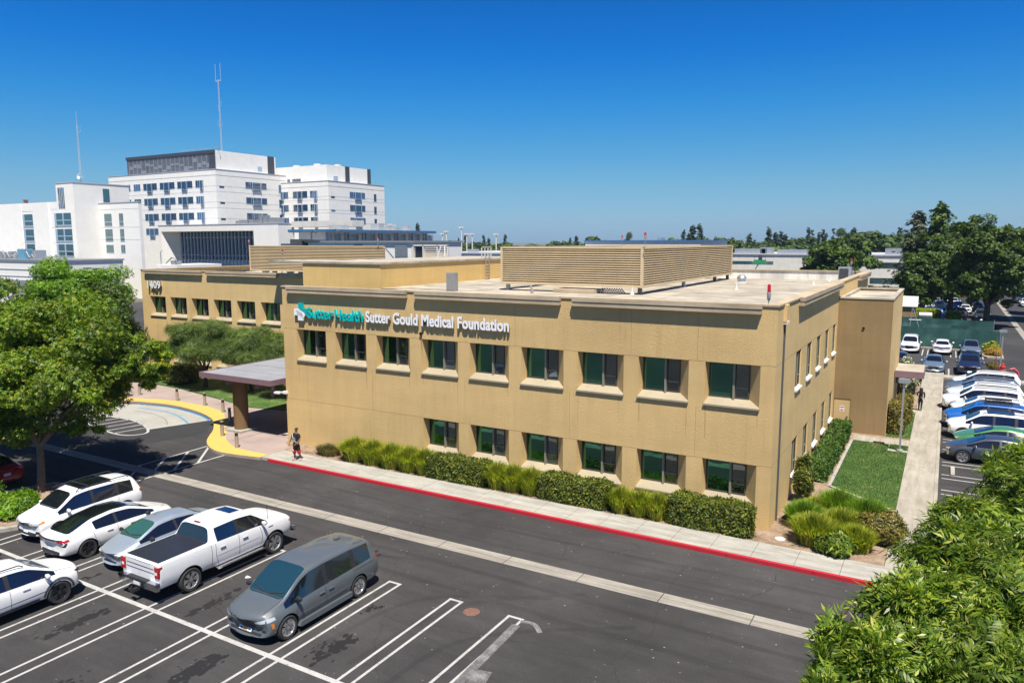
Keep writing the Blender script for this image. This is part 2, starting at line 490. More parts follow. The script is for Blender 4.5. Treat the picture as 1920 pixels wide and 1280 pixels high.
def strip(mb, p, q, w, z, seg=1):
    p, q = Vector(p), Vector(q); d = (q-p); n = Vector((-d.y, d.x)).normalized()*w*0.5
    mb.quad((p.x-n.x,p.y-n.y,z),(q.x-n.x,q.y-n.y,z),(q.x+n.x,q.y+n.y,z),(p.x+n.x,p.y+n.y,z))
def poly_strip(mb, pts, w, z):
    pts = [Vector(p) for p in pts]; L = []; Rr = []
    for i, p in enumerate(pts):
        d = (pts[min(i+1,len(pts)-1)] - pts[max(i-1,0)]).normalized(); n = Vector((-d.y,d.x))*w*0.5
        L.append(p+n); Rr.append(p-n)
    for i in range(len(pts)-1):
        mb.quad((Rr[i].x,Rr[i].y,z),(Rr[i+1].x,Rr[i+1].y,z),(L[i+1].x,L[i+1].y,z),(L[i].x,L[i].y,z))
def smooth_curve(pts, k=6):
    out = []
    P = [Vector(p) for p in pts]
    for i in range(len(P)-1):
        p0, p1, p2, p3 = P[max(i-1,0)], P[i], P[i+1], P[min(i+2,len(P)-1)]
        for j in range(k):
            t = j/k
            out.append(0.5*((2*p1)+(p2-p0)*t+(2*p0-5*p1+4*p2-p3)*t*t+(3*p1-p0-3*p2+p3)*t*t*t))
    out.append(P[-1]); return out

# concrete valley gutter in cast panels, each a little different in level so joints read
g = MB()
x = -58.0
while x < 6.5:
    L = 2.95
    for (ya, yb) in ((-7.72,-7.38),(-7.36,-7.02)):
        g.box(x+0.015, x+L-0.015, ya, yb, -0.17, -0.143+R.uniform(-0.002,0.002))
    x += L
struct('concrete_gutter', g, M['gutter'])
g = MB()
y = 50.0
while y < 150:
    g.box(13.85, 14.55, y+0.02, y+3.9, -0.17, -0.143); y += 3.95
struct('road_gutter', g, M['gutter'])

# white stall markings
g = MB(); Z = -0.1455
pairs = [(-5.68,-5.20),(-7.92,-7.48),(-10.49,-10.03),(-13.33,-12.87),(-16.07,-15.60),(-18.62,-18.15),(-21.15,-20.68),(-23.72,-23.14),(-26.2,-25.7)]
for i, (a, b) in enumerate(pairs):
    y0 = -21.7; y1 = -10.98
    if i == 0: y0 = -22.0
    w = 0.092
    for xx in (a, b):
        if i == 1: strip(g, (xx, -17.6 if xx == a else -22), (xx, y1), w, Z)
        else: strip(g, (xx, y0), (xx, y1), w, Z)
    strip(g, (a-0.05, y1+0.05), (b+0.05, y1+0.05), 0.10, Z+0.001)
strip(g, (-26.6,-16.33), (-7.6,-16.33), 0.17, Z+0.0015)
# right lot stalls
for yy in (9.3,12.0,14.53,17.3,19.8,22.75,25.45,28.1,30.8,33.5,36.2,38.9):
    for dy in (-0.35, 0.35):
        strip(g, (5.95,yy+dy),(10.6,yy+dy),0.10,Z)
for xx in (3.79,4.27,6.36,6.82,8.9,9.15):
    strip(g, (xx,56.6),(xx,61.8),0.1,Z)
for xx in (3.75,6.2,8.9):
    strip(g, (xx,44.0),(xx,48.6),0.12,Z)
for xx in range(-14, 10, 3):
    strip(g, (xx,95.5),(xx,100.5),0.12,Z); strip(g, (xx,108.5),(xx,113.5),0.12,Z)
# hatched lane beside the loop
strip(g, (-30.75,-2.45), (-30.60,-9.0), 0.12, Z); strip(g, (-28.36,-3.37), (-28.36,-9.0), 0.12, Z)
for k in range(5):
    y0 = -2.5 - 1.42*k
    strip(g, (-30.72,y0), (-28.40,y0-2.55), 0.13, Z+0.001)
oval = smooth_curve([(-44.67,-1.86),(-43.36,-2.69),(-40.87,-3.18),(-39.55,-3.45),(-38.2,-3.62),(-37.38,-3.58),(-36.76,-3.28),(-36.53,-2.60),(-37.20,-2.01),(-38.57,-1.40),(-40.37,-0.96),(-42.07,-1.00),(-43.69,-1.23),(-44.48,-1.47),(-44.67,-1.86)], 4)
g2 = MB()
poly_strip(g2, oval, 0.15, -0.140)
for xx in (-43.0,-42.0,-41.0,-40.0,-39.0,-38.0):
    ys = []
    for i in range(len(oval)-1):
        a, b = oval[i], oval[i+1]
        if (a.x-xx)*(b.x-xx) < 0: ys.append(a.y+(b.y-a.y)*(xx-a.x)/(b.x-a.x))
    if len(ys) >= 2: strip(g2, (xx-0.25, min(ys)), (xx+0.25, max(ys)), 0.12, -0.140)
struct('parking_lines', g, M['white_line'])
struct('painted_oval', g2, M['white_line'])
# two scuffed lines at the bottom and a worn smear along them
g = MB()
poly_strip(g, smooth_curve([(-4.75,-18.0),(-4.85,-16.5),(-5.0,-15.0),(-5.12,-12.9),(-5.2,-11.3)]), 0.28, -0.1440); poly_strip(g, smooth_curve([(-4.6,-16.2),(-4.55,-15.0),(-4.75,-13.9)]), 0.5, -0.1442)
poly_strip(g, smooth_curve([(-5.2,-11.05),(-4.75,-11.0),(-4.35,-11.35)]), 0.16, -0.1438)
struct('chalky_smear', g, M['smear'])

# oil stains: scattered dark blots under where engines stand
g = MB()
def blots(cx, cy, sx, sy, n, seed):
    r = random.Random(seed)
    for i in range(n):
        a = r.gauss(0, 0.38)*sx; b = r.gauss(0, 0.38)*sy
        rad = r.uniform(0.03, 0.15)*(1.2-min(1,abs(a)/sx))
        k = 9; pts = []
        for j in range(k):
            t = 2*math.pi*j/k; rr = rad*r.uniform(0.55,1.25)
            pts.append((cx+a+rr*math.cos(t)*0.8, cy+b+rr*math.sin(t)*1.3))
        g.sheet(pts, -0.1452+i*0.00002)
blots(-9.15,-15.1,0.55,1.0,70,1); blots(-11.65,-17.9,0.5,1.1,90,2); blots(-17.05,-17.9,0.4,1.3,60,3)
blots(-14.5,-15.0,0.35,1.3,40,4); blots(-19.9,-16.1,0.3,0.5,12,5); blots(-12.4,-9.6,0.3,0.6,10,6); blots(-14.2,-20.2,0.4,0.9,14,8); blots(-9.7,-12.6,0.5,0.6,9,9)
struct('oil_stains', g, M['stain'])
g = MB()
r = random.Random(3)
for i in range(420):
    x0, y0 = r.uniform(-26,4), r.uniform(-22,-3.4); s = r.uniform(0.008,0.03)
    g.sheet([(x0-s,y0-s*0.6),(x0+s,y0-s),(x0+s*0.7,y0+s)], -0.1445)
struct('paving_grit', g, M['sidewalk'])

# dark crack filler lines in the drive
g = MB()
for pts in ([(-3.0,-11.9),(-2.6,-13.2),(-2.9,-14.6)],[(-22.0,-4.6),(-19.0,-5.6),(-16.5,-5.4)],[(0.6,-5.9),(1.1,-4.8),(1.0,-3.6)],[(-8,-4.4),(-6.6,-5.1),(-6.1,-6.4)]):
    poly_strip(g, smooth_curve(pts), 0.035, -0.1453)
struct('crack_filler', g, M['asphalt_dark'])

g = MB()
for (ya,yb,w_) in ((-4.45,-4.9,.24),(-6.05,-6.35,.24),(-9.0,-8.75,.26),(-10.45,-10.3,.26)):
    poly_strip(g, smooth_curve([(-56,ya),(-40,yb+.3),(-24,ya+.15),(-10,yb),(4,ya),(16,yb)]), w_, -0.1494)
for (x0,y0,x1,y1,x2,y2) in ((-9.6,-15.5,-8.8,-11.5,-5.0,-9.2),(-8.2,-15.5,-7.4,-11.2,-4.2,-8.4),(-6.6,-18,-6.2,-13,-2.0,-9.6),(-14.2,-14.6,-13.6,-10.4,-10.5,-8.9)):
    poly_strip(g, smooth_curve([(x0,y0),(x1,y1),(x2,y2)],8), 0.2, -0.1470-0.0002*abs(x0))
struct('tyre_tracks', g, M['track'])
# front sidewalk in panels, red kerb, soil bed
g = MB()
x = -25.9
while x < 4.6:
    L = 1.52
    g.box(x+0.008, min(x+L-0.008,4.9), -2.93, -1.40, -0.3, 0.0+R.uniform(-0.002,0.002)); x += L
struct('front_sidewalk', g, M['sidewalk'])
g = MB()
x = -25.3
while x < 5.0:
    g.box(x+0.004, x+3.04, -3.09, -2.94, -0.3, 0.0); x += 3.05
struct('red_kerb', g, M['red_kerb'])
g = MB(); g.prism([(-25.9,-1.40),(4.27,-1.40),(4.27,16.7),(4.27,47),(-27,47),(-27,-0.2),(-25.9,-0.93)], -0.3, -0.02); struct('planting_bed', g, M['soil'])
# plaza, yellow tactile strip, apron
yo = [(-70,1.6),(-55,2.0),(-48.5,2.6),(-45.47,3.28),(-44.43,3.63),(-42.35,3.93),(-40.12,3.90),(-38.24,3.69),(-36.55,3.14),(-35.28,2.25),(-33.54,1.18),(-32.96,0.21),(-32.17,-0.10),(-31.24,-0.97),(-30.24,-1.65),(-28.88,-2.30),(-27.6,-2.45),(-25.95,-2.44)]
yi = [(-25.91,-3.05),(-27.3,-3.30),(-28.5,-3.42),(-29.37,-3.30),(-30.39,-2.86),(-31.31,-2.23),(-32.13,-1.43),(-33.04,-0.45),(-34.15,0.49),(-35.46,1.42),(-36.51,1.90),(-37.77,2.34),(-39.73,2.75),(-41.97,2.90),(-44.43,2.55),(-48.3,1.7),(-55,0.9),(-70,0.6)]
yo_s = smooth_curve(yo, 4); yi_s = smooth_curve(yi, 4)
g = MB(); g.prism([(v.x,v.y) for v in yi_s] + [(-70,8.3),(-52,7.4),(-45.9,6.9),(-36.3,5.1),(-33.2,5.6),(-33.2,11.9),(-27,11.9),(-27,-0.19),(-25.91,-0.93),(-25.91,-3.0)], -0.3, -0.001); struct('plaza_paving', g, M['plaza'])
g = MB(); g.sheet([(v.x,v.y) for v in yo_s] + [(v.x,v.y) for v in yi_s], 0.004); struct('yellow_tactile_strip', g, M['yellow'])
g = MB()
for (x0,y0,x1,y1) in ((-33.2,3.0,-27.0,3.0),(-33.2,-0.1,-30.0,3.0),(-30.0,-1.6,-30.0,5.5),(-27.0,0.6,-33.0,0.6),(-39.4,4.0,-38.5,5.4),(-43.4,4.0,-43.0,6.2),(-36.2,3.3,-34.2,5.2)):
    strip(g, (x0,y0),(x1,y1), 0.03, 0.003)
struct('plaza_joints', g, M['black'])
apr = [(-35.9,1.68),(-37.24,-2.03),(-38.57,-1.40),(-40.37,-0.90),(-42.29,-0.95),(-44.3,-1.28),(-46.5,-0.8),(-50,0.2),(-50,0.7),(-46,1.75),(-44.43,2.35),(-41.97,2.72),(-39.73,2.58),(-37.77,2.22),(-36.51,1.80)]
g = MB(); g.sheet(apr, -0.143); struct('concrete_apron', g, M['apron'])
g = MB()
for t in range(16):
    a = t/15; p = Vector((-44.2+8.2*a, 2.45 - 0.75*a*a - 0.2*a)); q = Vector((-43.6+6.6*a, 1.62-1.15*a*a))
    strip(g, p, q, 0.05, -0.139)
struct('apron_joints', g, M['gutter'])
g = MB()
poly_strip(g, smooth_curve([(-43.6,1.5),(-42.36,1.67),(-41.15,1.75),(-39.43,1.50),(-37.74,0.90),(-36.49,0.33)]), 0.11, -0.1385)
poly_strip(g, smooth_curve([(-44.43,2.30),(-41.97,2.70),(-39.73,2.56),(-37.77,2.18),(-36.51,1.76),(-35.9,1.5)]), 0.13, -0.1385)
struct('blue_lines', g, M['blue_line'])
g = MB()
poly_strip(g, smooth_curve([(-43.0,0.8),(-41.5,0.9),(-39.6,0.6),(-38.2,0.0),(-37.3,-0.6)]), 0.03, -0.1388)
struct('apron_dark_line', g, M['asphalt_dark'])

# right-hand walk, cross walk, kerbs, lawn
g = MB()
y = -2.9
while y < 47:
    L = 3.9
    g.box(4.29, 5.66, y+0.01, min(y+L-0.01,47), -0.3, 0.0+R.uniform(-0.002,0.002)); y += L
struct('side_walk', g, M['sidewalk_warm'])
g = MB()
for y0 in range(-2, 47, 3): g.box(5.668, 5.82, y0, y0+2.99, -0.3, 0.0)
struct('side_kerb', g, M['sidewalk_warm'])
g = MB(); g.box(1.35,2.78,16.78,18.1,-0.3,0.003); g.box(2.80,4.28,16.78,18.1,-0.3,0.001); g.box(3.66,4.28,26.3,27.5,-0.3,0.002)
g.box(4.29,12,42.6,44.0,-0.3,0.001)
struct('cross_walk', g, M['sidewalk_warm'])
g = MB(); g.box(1.28,1.42,7.1,16.76,-0.2,0.03)
g.quad((1.30,7.08,0.03),(4.0,5.0,0.03),(4.1,5.13,0.03),(1.42,7.2,0.03)); g.box(3.30,4.28,15.2,15.62,-0.2,0.012)
struct('lawn_edging', g, M['sidewalk'])
lawn_poly = [(1.43,16.7),(1.43,7.25),(4.05,5.2),(4.28,5.2),(4.28,15.2),(3.3,15.2),(3.3,16.7)]
lawn2 = [(2.98,18.6),(4.27,18.6),(4.27,26.2),(2.98,26.2)]
lawn3 = [(-70,8.6),(-52,7.6),(-46,7.0),(-36.4,5.2),(-33.3,5.7),(-33.3,11.9),(-70,11.9)]
lawn4 = [(3.35,16.7),(3.35,15.65),(4.25,15.65),(4.25,16.7)]
def inpoly(x, y, P):
    c = False; n = len(P)
    for i in range(n):
        x1,y1 = P[i]; x2,y2 = P[(i+1)%n]
        if (y1>y) != (y2>y) and x < (x2-x1)*(y-y1)/(y2-y1)+x1: c = not c
    return c
def scatter(poly, n, r):
    xs = [p[0] for p in poly]; ys = [p[1] for p in poly]; out = []
    while len(out) < n:
        x, y = r.uniform(min(xs),max(xs)), r.uniform(min(ys),max(ys))
        if inpoly(x,y,poly): out.append((x,y))
    return out
def lawn(name, poly, n, seed, h=0.06):
    g = MB(); g.sheet(poly, 0.005); r = random.Random(seed)
    for (x,y) in scatter(poly, n, r):
        a = r.uniform(0,6.28); w = 0.02; hh = h*r.uniform(0.5,1.3); l = r.uniform(-0.5,0.5)*hh
        dx, dy = math.cos(a)*w, math.sin(a)*w
        g.add([(x-dx,y-dy,0.0),(x+dx,y+dy,0.0),(x+l*dy/w,y-l*dx/w,hh)], [(0,1,2)])
    o = g.build(name, M['lawn']); tag(o, kind='stuff'); return o
lawn('lawn_grass', lawn_poly, 16000, 1); lawn('side_grass', lawn2, 3500, 2, 0.07)
lawn('courtyard_grass', lawn3, 5000, 3, 0.08); lawn('corner_grass', lawn4, 800, 4)

# ---------------------------------------------------------------- main building
H = 9.0
bld = thing('medical_building', 'two storey tan stucco office block with deep set green windows and louvred roof screens', 'building', (-13.5, 0, 0))
F_front = lambda u,d,z: (u, d, z)
F_side = lambda u,d,z: (-d, u, z)
F_wing = lambda u,d,z: (u, 12.1+d, z)
F_tower = lambda u,d,z: (u, 18.65+d, z)
F_towside = lambda u,d,z: (2.95-d, u, z)
ZU0, ZU1, ZL0, ZL1 = 4.95, 6.656, 0.92, 2.60

def wall_with_holes(mb, F, u0, u1, z0, z1, holes):
    """holes: (ua,ub,za,zb), any grid"""
    us = sorted(set([u0,u1]+[h[0] for h in holes]+[h[1] for h in holes]))
    zs = sorted(set([z0,z1]+[h[2] for h in holes]+[h[3] for h in holes]))
    for j in range(len(zs)-1):
        za, zb = zs[j], zs[j+1]; start = None
        cells = []
        for i in range(len(us)-1):
            uc, zc = (us[i]+us[i+1])/2, (za+zb)/2
            hole = any(h[0]<uc<h[1] and h[2]<zc<h[3] for h in holes)
            if not hole and start is None: start = us[i]
            if (hole or i == len(us)-2) and start is not None:
                end = us[i] if hole else us[i+1]
                mb.quad(F(start,0,za),F(end,0,za),F(end,0,zb),F(start,0,zb)); start = None

def window(F, u0, u1, z0, z1, sr, sl, dep, parent, stm, glass_split=0.63, sillmat=None, sill_out=0.09, slope=0.2, box_in=True):
    """recessed opening: reveal, sloped sill, frame, panes. splay right sr, left sl"""
    ga, gb, gz0, gz1 = u0+sl, u1-sr, z0+slope, z1-0.04
    fr = MB(); t = 0.05
    d0, d1 = dep-0.04, dep+0.02
    fr.fbox(F, ga, ga+t, d0, d1, gz0, gz1); fr.fbox(F, gb-t, gb, d0, d1, gz0, gz1)
    fr.fbox(F, ga+t, gb-t, d0, d1, gz1-t, gz1); fr.fbox(F, ga+t, gb-t, d0, d1, gz0, gz0+t)
    w = fr.build('window', M['bronze'], parent)
    rv = MB()
    rv.quad(F(u0,0,z0),F(u0,0,z1),F(ga,dep,z1),F(ga,dep,gz0-0.02))
    rv.quad(F(u1,0,z0),F(gb,dep,gz0-0.02),F(gb,dep,z1),F(u1,0,z1))
    rv.quad(F(u0,0,z1),F(u1,0,z1),F(gb,dep,z1),F(ga,dep,z1))
    rv.build('reveal', stm, w)
    sm = MB(); e = 0.04
    top = [F(u0-e*0.6,-sill_out,z0-0.02),F(u1+e*0.6,-sill_out,z0-0.02),F(u1,0.0,z0),F(gb,dep,gz0),F(ga,dep,gz0),F(u0,0.0,z0)]
    sm.add(top, [tuple(range(6))])
    a, b = u0-e*0.6, u1+e*0.6
    sm.add([F(a,-sill_out,z0-0.09),F(b,-sill_out,z0-0.09),F(b,-sill_out,z0-0.02),F(a,-sill_out,z0-0.02),F(a,0.02,z0-0.09),F(b,0.02,z0-0.09),F(a,0.02,z0-0.001),F(b,0.02,z0-0.001)],
           [(0,1,2,3),(0,4,5,1),(0,3,6,4),(1,5,7,2)])
    sm.build('sill', sillmat or M['sill'], w)
    ms = ga+(gb-ga)*glass_split
    p1 = MB(); p1.fbox(F, ga+t, ms-0.03, dep, dep+0.01, gz0+t, gz1-t); p1.build('glass_pane', M['wglass'], w)
    mm = MB(); mm.fbox(F, ms-0.04, ms+0.04, d0-0.10 if dep > 0.2 else d0-0.01, d1, gz0-0.06, gz1-0.01)
    if gb-ms > 0.4: mm.fbox(F, ms+0.04, gb-t, d0+0.01, d1, gz0+0.42, gz0+0.47)
    mm.build('mullion', M['mull'], w)
    p2 = MB(); p2.fbox(F, ms+0.03, gb-t, dep, dep+0.01, gz0+t, gz1-t); p2.build('glass_pane', M['wglass2'], w)
    return w

wf = MB()
front_u = [(-25.949,ZU0,ZU1),(-23.06,0,0),(-20.17,0,0),(-17.19,0,0),(-14.30,0,0),(-11.42,0,0),(-8.52,0,0),(-5.65,0,0),(-2.77,0,0)]
fu = [u[0] for u in front_u]; holes = []
for i, u in enumerate(fu):
    holes.append((u, u+2.2, ZU0, ZU1))
for u in fu[3:]:
    holes.append((u, u+2.2, ZL0, ZL1))
wall_with_holes(wf, F_front, -27.0, 0.0, -0.3, H, holes)
wf.build('front_wall', M['stucco'], bld)
for h in holes:
    window(F_front, h[0], h[1], h[2], h[3], 0.50, 0.05, 0.5, bld, M['stucco'])
# side wall
ws = MB(); holes = []
for k in range(5):
    holes.append((4.56+3.01*k, 5.96+3.01*k, ZU0, ZU1)); 
for k in range(5):
    holes.append((4.56+3.01*k, 5.96+3.01*k, ZL0, ZL1))
for y0 in (30.6, 33.6):
    holes.append((y0, y0+1.4, ZU0, ZU1)); holes.append((y0, y0+1.4, ZL0, ZL1))
wall_with_holes(ws, F_side, 0.0, 37.3, -0.3, H, holes)
ws.build('side_wall', M['stucco_side'], bld)
for h in holes:
    window(F_side, h[0], h[1], h[2], h[3], 0.02, 0.02, 0.10, bld, M['stucco_side'], 0.6, M['sill_white'], 0.10, 0.06)
# hidden walls
wb = MB()
wb.quad((-27,0,-0.3),(-27,12.1,-0.3),(-27,12.1,8.3),(-27,0.3,8.3),(-27,0.3,H),(-27,0,H)); wb.quad((0,37.3,-0.3),(-28.8,37.3,-0.3),(-28.8,37.3,H),(0,37.3,H))

wb.build('rear_wall', M['stucco_side'], bld)
# roof deck and parapet
rf = MB(); rf.sheet([(-27.0,0.3),(-0.3,0.3),(-0.3,37),(-28.8,37),(-28.8,10.7),(-27.0,10.7)], 8.28); rf.build('roof_deck', M['roof'], bld)
sm_ = MB()
for k in range(17):
    sm_.quad((-26.9 if 1+k*2.1 < 10.7 else -28.7,1.0+k*2.1,8.284),(-0.31,1.0+k*2.1,8.284),(-0.31,1.05+k*2.1,8.284),(-26.9 if 1+k*2.1 < 10.7 else -28.7,1.05+k*2.1,8.284))
for k in range(8): sm_.quad((-25+k*3.3,0.31,8.2845),(-24.96+k*3.3,0.31,8.2845),(-24.96+k*3.3,36.9,8.2845),(-25+k*3.3,36.9,8.2845))
sm_.build('membrane_seams', M['seam_roof'], bld)
pp = MB()
pp.quad((-26.8,0.3,8.28),(-0.3,0.3,8.28),(-0.3,0.3,H),(-26.8,0.3,H)); pp.quad((-0.3,0.3,8.28),(-0.3,37,8.28),(-0.3,37,H),(-0.3,0.3,H))
pp.quad((-0.3,37,8.28),(-28.8,37,8.28),(-28.8,37,H),(-0.3,37,H))
pp.build('parapet_inner_face', M['roof_white'], bld)
cp = MB()
cp.box(-27.05,0.05,-0.05,0.35,H,H+0.07); cp.box(-0.35,0.05,0.352,36.9,H,H+0.068); cp.box(-28.8,0.05,36.902,37.35,H,H+0.07)

cp.build('parapet_cap', M['cap'], bld)
def fascia(F, u0, u1, parent, out=0.27):
    g = MB()
    # stepped cap moulding, proud of the wall
    g.fbox(F, u0, u1, -out, -0.052, 8.90, 9.09)
    g.fbox(F, u0+0.02, u1-0.02, -out+0.03, 0.0-0.001, 8.70, 8.898)
    g.build('fascia', M['cap'], parent)
for (a,b) in ((-26.45,-18.02),(-17.45,-9.33),(-8.72,-0.58)): fascia(F_front, a, b, bld)
for (a,b) in ((4.55,18.64),(28.9,36.5)): fascia(F_side, a, b, bld)
# control joints as fine dark brown strips
cj = MB()
def hj(F, u0, u1, z, holes=()):
    segs = []; cur = u0
    for (a,b) in sorted(holes):
        if a > cur: segs.append((cur,a))
        cur = b
    if cur < u1: segs.append((cur,u1))
    for a,b in segs: cj.fbox(F, a, b, -0.003, 0.002, z-0.008, z+0.008)
hj(F_front, -27, 0, ZU1+0.012, [(u,u+2.2) for u in fu]); hj(F_front, -27, 0, ZL1+0.012, [(u,u+2.2) for u in fu[3:]])
hj(F_side, 0, 37, ZU1+0.012, [(4.56+3.01*k,5.96+3.01*k) for k in range(5)]); hj(F_side, 0, 37, ZL1+0.012, [(4.56+3.01*k,5.96+3.01*k) for k in range(5)])
for u in (-23.4,-17.6,-11.75,-6.0,-3.1): cj.fbox(F_front, u-0.007, u+0.007, -0.003, 0.002, ZU1+0.02, 8.69)
for u in (-25.3,-20.5,-14.6,-8.9,-3.1): cj.fbox(F_front, u-0.007, u+0.007, -0.003, 0.002, 2.62, 4.75)
cj.build('control_joint', M['joint'], bld)
st_ = MB(); r_ = random.Random(5)
for u in fu:
    for du in (0.02, 2.12):
        if r_.random() < 0.75:
            w_ = r_.uniform(0.03,0.09); l_ = r_.uniform(0.5,1.5)
            st_.add([F_front(u+du,-0.002,ZU0-0.1),F_front(u+du+w_,-0.002,ZU0-0.1),F_front(u+du+w_*0.75,-0.002,ZU0-0.1-l_),F_front(u+du+w_*0.35,-0.002,ZU0-0.1-l_)],[(0,3,2,1)])
for (u,l_) in ((-17.24,1.5),(-17.22,0.8)): st_.add([F_front(u,-0.0022,6.82),F_front(u+0.05,-0.0022,6.82),F_front(u+0.04,-0.0022,6.82-l_),F_front(u+0.02,-0.0022,6.82-l_)],[(0,3,2,1)])
st_.build('water_streaks', M['streak'], bld)
# downspout, scupper, small fittings
ds = MB(); ds.box(0.002,0.07,1.28,1.36,-0.02,8.2); ds.box(0.002,0.12,1.2,1.44,8.2,8.25); ds.build('downspout', M['darkgrey'], bld)
sc = MB(); sc.box(0.002,0.14,1.1,1.6,8.32,9.0); sc.build('scupper', M['stucco_side'], bld)
sc = MB(); sc.box(0.004,0.17,1.12,1.58,8.22,8.33); sc.build('scupper_lip', M['sill_white'], bld)
g = MB(); g.cyl(-17.35, -0.02, 0, 0.01, 0.01); 
g = MB(); g.lathe([(0.001,0.0),(0.075,0.0),(0.08,-0.09),(0.05,-0.1)], 'z', 12)
def orient_y(mb, x, y, z):
    mb.v = [(a+x, c+y, b+z) for a,b,c in mb.v]
orient_y(g, -17.2, -0.01, 6.93); g.build('drain_spout', M['black'], bld)

# stair tower
tw = MB()
wall_with_holes(tw, F_tower, 0.0, 2.95, -0.3, 8.1, [(0.05,0.97,-0.02,2.02)])
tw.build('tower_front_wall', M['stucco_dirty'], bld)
tw = MB(); tw.quad((2.95,18.65,-0.3),(2.95,29.3,-0.3),(2.95,29.3,8.1),(2.95,18.65,8.1)); tw.quad((2.95,29.3,-0.3),(0,29.3,-0.3),(0,29.3,8.1),(2.95,29.3,8.1))
tw.build('tower_side_wall', M['stucco_side'], bld)
tw = MB(); tw.sheet([(0.01,18.7),(2.9,18.7),(2.9,29.2),(0.01,29.2)], 7.98)
tw.box(0.01,2.99,18.61,18.9,8.1,8.2); tw.box(2.72,2.99,18.902,29.1,8.1,8.198); tw.box(0.01,2.99,29.102,29.35,8.1,8.2); tw.box(0.01,0.2,18.902,29.1,7.95,8.16)
tw.build('tower_roof', M['roof'], bld)
dr = MB(); dr.fbox(F_tower, 0.05,0.97,0.04,0.09,-0.02,2.02); dr = dr.build('door', simple('door_paint',(0.50,0.36,0.18),0.5), bld)
x_ = MB(); x_.fbox(F_tower, 0.80,0.86,0.0,0.04,0.88,0.95); x_.fbox(F_tower, 0.74,0.86,-0.03,0.0,0.90,0.93); x_.build('door_handle', M['darkgrey'], dr)
x_ = MB()
for k in range(9): x_.fbox(F_tower, 0.2,0.62,0.028,0.04,0.12+k*0.05,0.15+k*0.05)
x_.build('louvre_vent', M['bronze'], dr)
x_ = MB(); x_.fbox(F_tower, 0.38,0.64,0.03,0.04,1.22,1.55); sg = x_.build('door_sign', M['white_metal'], dr)
x_ = MB()
x_.fbox(F_tower, 0.40,0.62,0.026,0.031,1.45,1.52)
x_.fbox(F_tower, 0.43,0.59,0.026,0.031,1.27,1.32); x_.fbox(F_tower, 0.41,0.61,0.026,0.031,1.34,1.36)
dr2 = x_.build('sign_marks', simple('sign_marks',(0.35,0.12,0.2),0.5), dr)
x_ = MB(); x_.lathe([(0.001,0.0),(0.07,0.0),(0.075,-0.06),(0.04,-0.07)], 'z', 12); orient_y(x_, 1.45, 18.645, 6.38); x_.build('drain_spout', M['black'], bld)

# mid block, wing
mb_ = MB(); mb_.box(-36.3,-28.8,10.7,33.0,-0.3,9.93); mb_.build('penthouse_wall', M['stucco_bright'], bld)
mb_ = MB(); mb_.box(-36.35,-28.7,10.6,33.1,9.93,10.07); mb_.box(-40.1,-36.36,10.85,15.5,9.85,10.06); mb_.build('penthouse_roof', M['roof'], bld)
ww = MB(); holes = []
for k in range(10):
    u = -57.05+2.89*k; holes.append((u,u+2.2,ZU0,ZU1))
for k in range(10):
    u = -57.05+2.89*k; holes.append((u,u+2.2,ZL0,ZL1))
holes = [h for h in holes if h[1] < -29.2]
wall_with_holes(ww, F_wing, -58.2, -28.8, -0.3, H, holes); ww.build('wing_wall', M['stucco_side'], bld)
for h in holes: window(F_wing, h[0],h[1],h[2],h[3],0.50,0.05,0.5,bld,M['stucco_side'])
ww = MB(); ww.quad((-58.2,12.1,-0.3),(-58.2,46,-0.3),(-58.2,46,H),(-58.2,12.1,H)); ww.quad((-58.2,46,-0.3),(-28.8,46,-0.3),(-28.8,46,H),(-58.2,46,H)); ww.build('wing_end_wall', M['stucco_side'], bld)
ww = MB(); ww.sheet([(-57.9,12.4),(-36.3,12.4),(-36.3,33.0),(-28.8,33.0),(-28.8,45.7),(-57.9,45.7)], 8.45); ww.build('wing_roof_deck', M['roof'], bld)
ww = MB(); ww.box(-58.25,-36.36,12.05,12.4,H,H+0.07); ww.box(-58.25,-57.9,12.402,46,H,H+0.068); ww.box(-57.9,-28.8,45.7,46,H,H+0.066); ww.build('wing_parapet_cap', M['cap'], bld)
for (a,b) in ((-57.5,-49.6),(-48.95,-40.4),(-39.8,-36.4)): fascia(F_wing, a, b, bld)

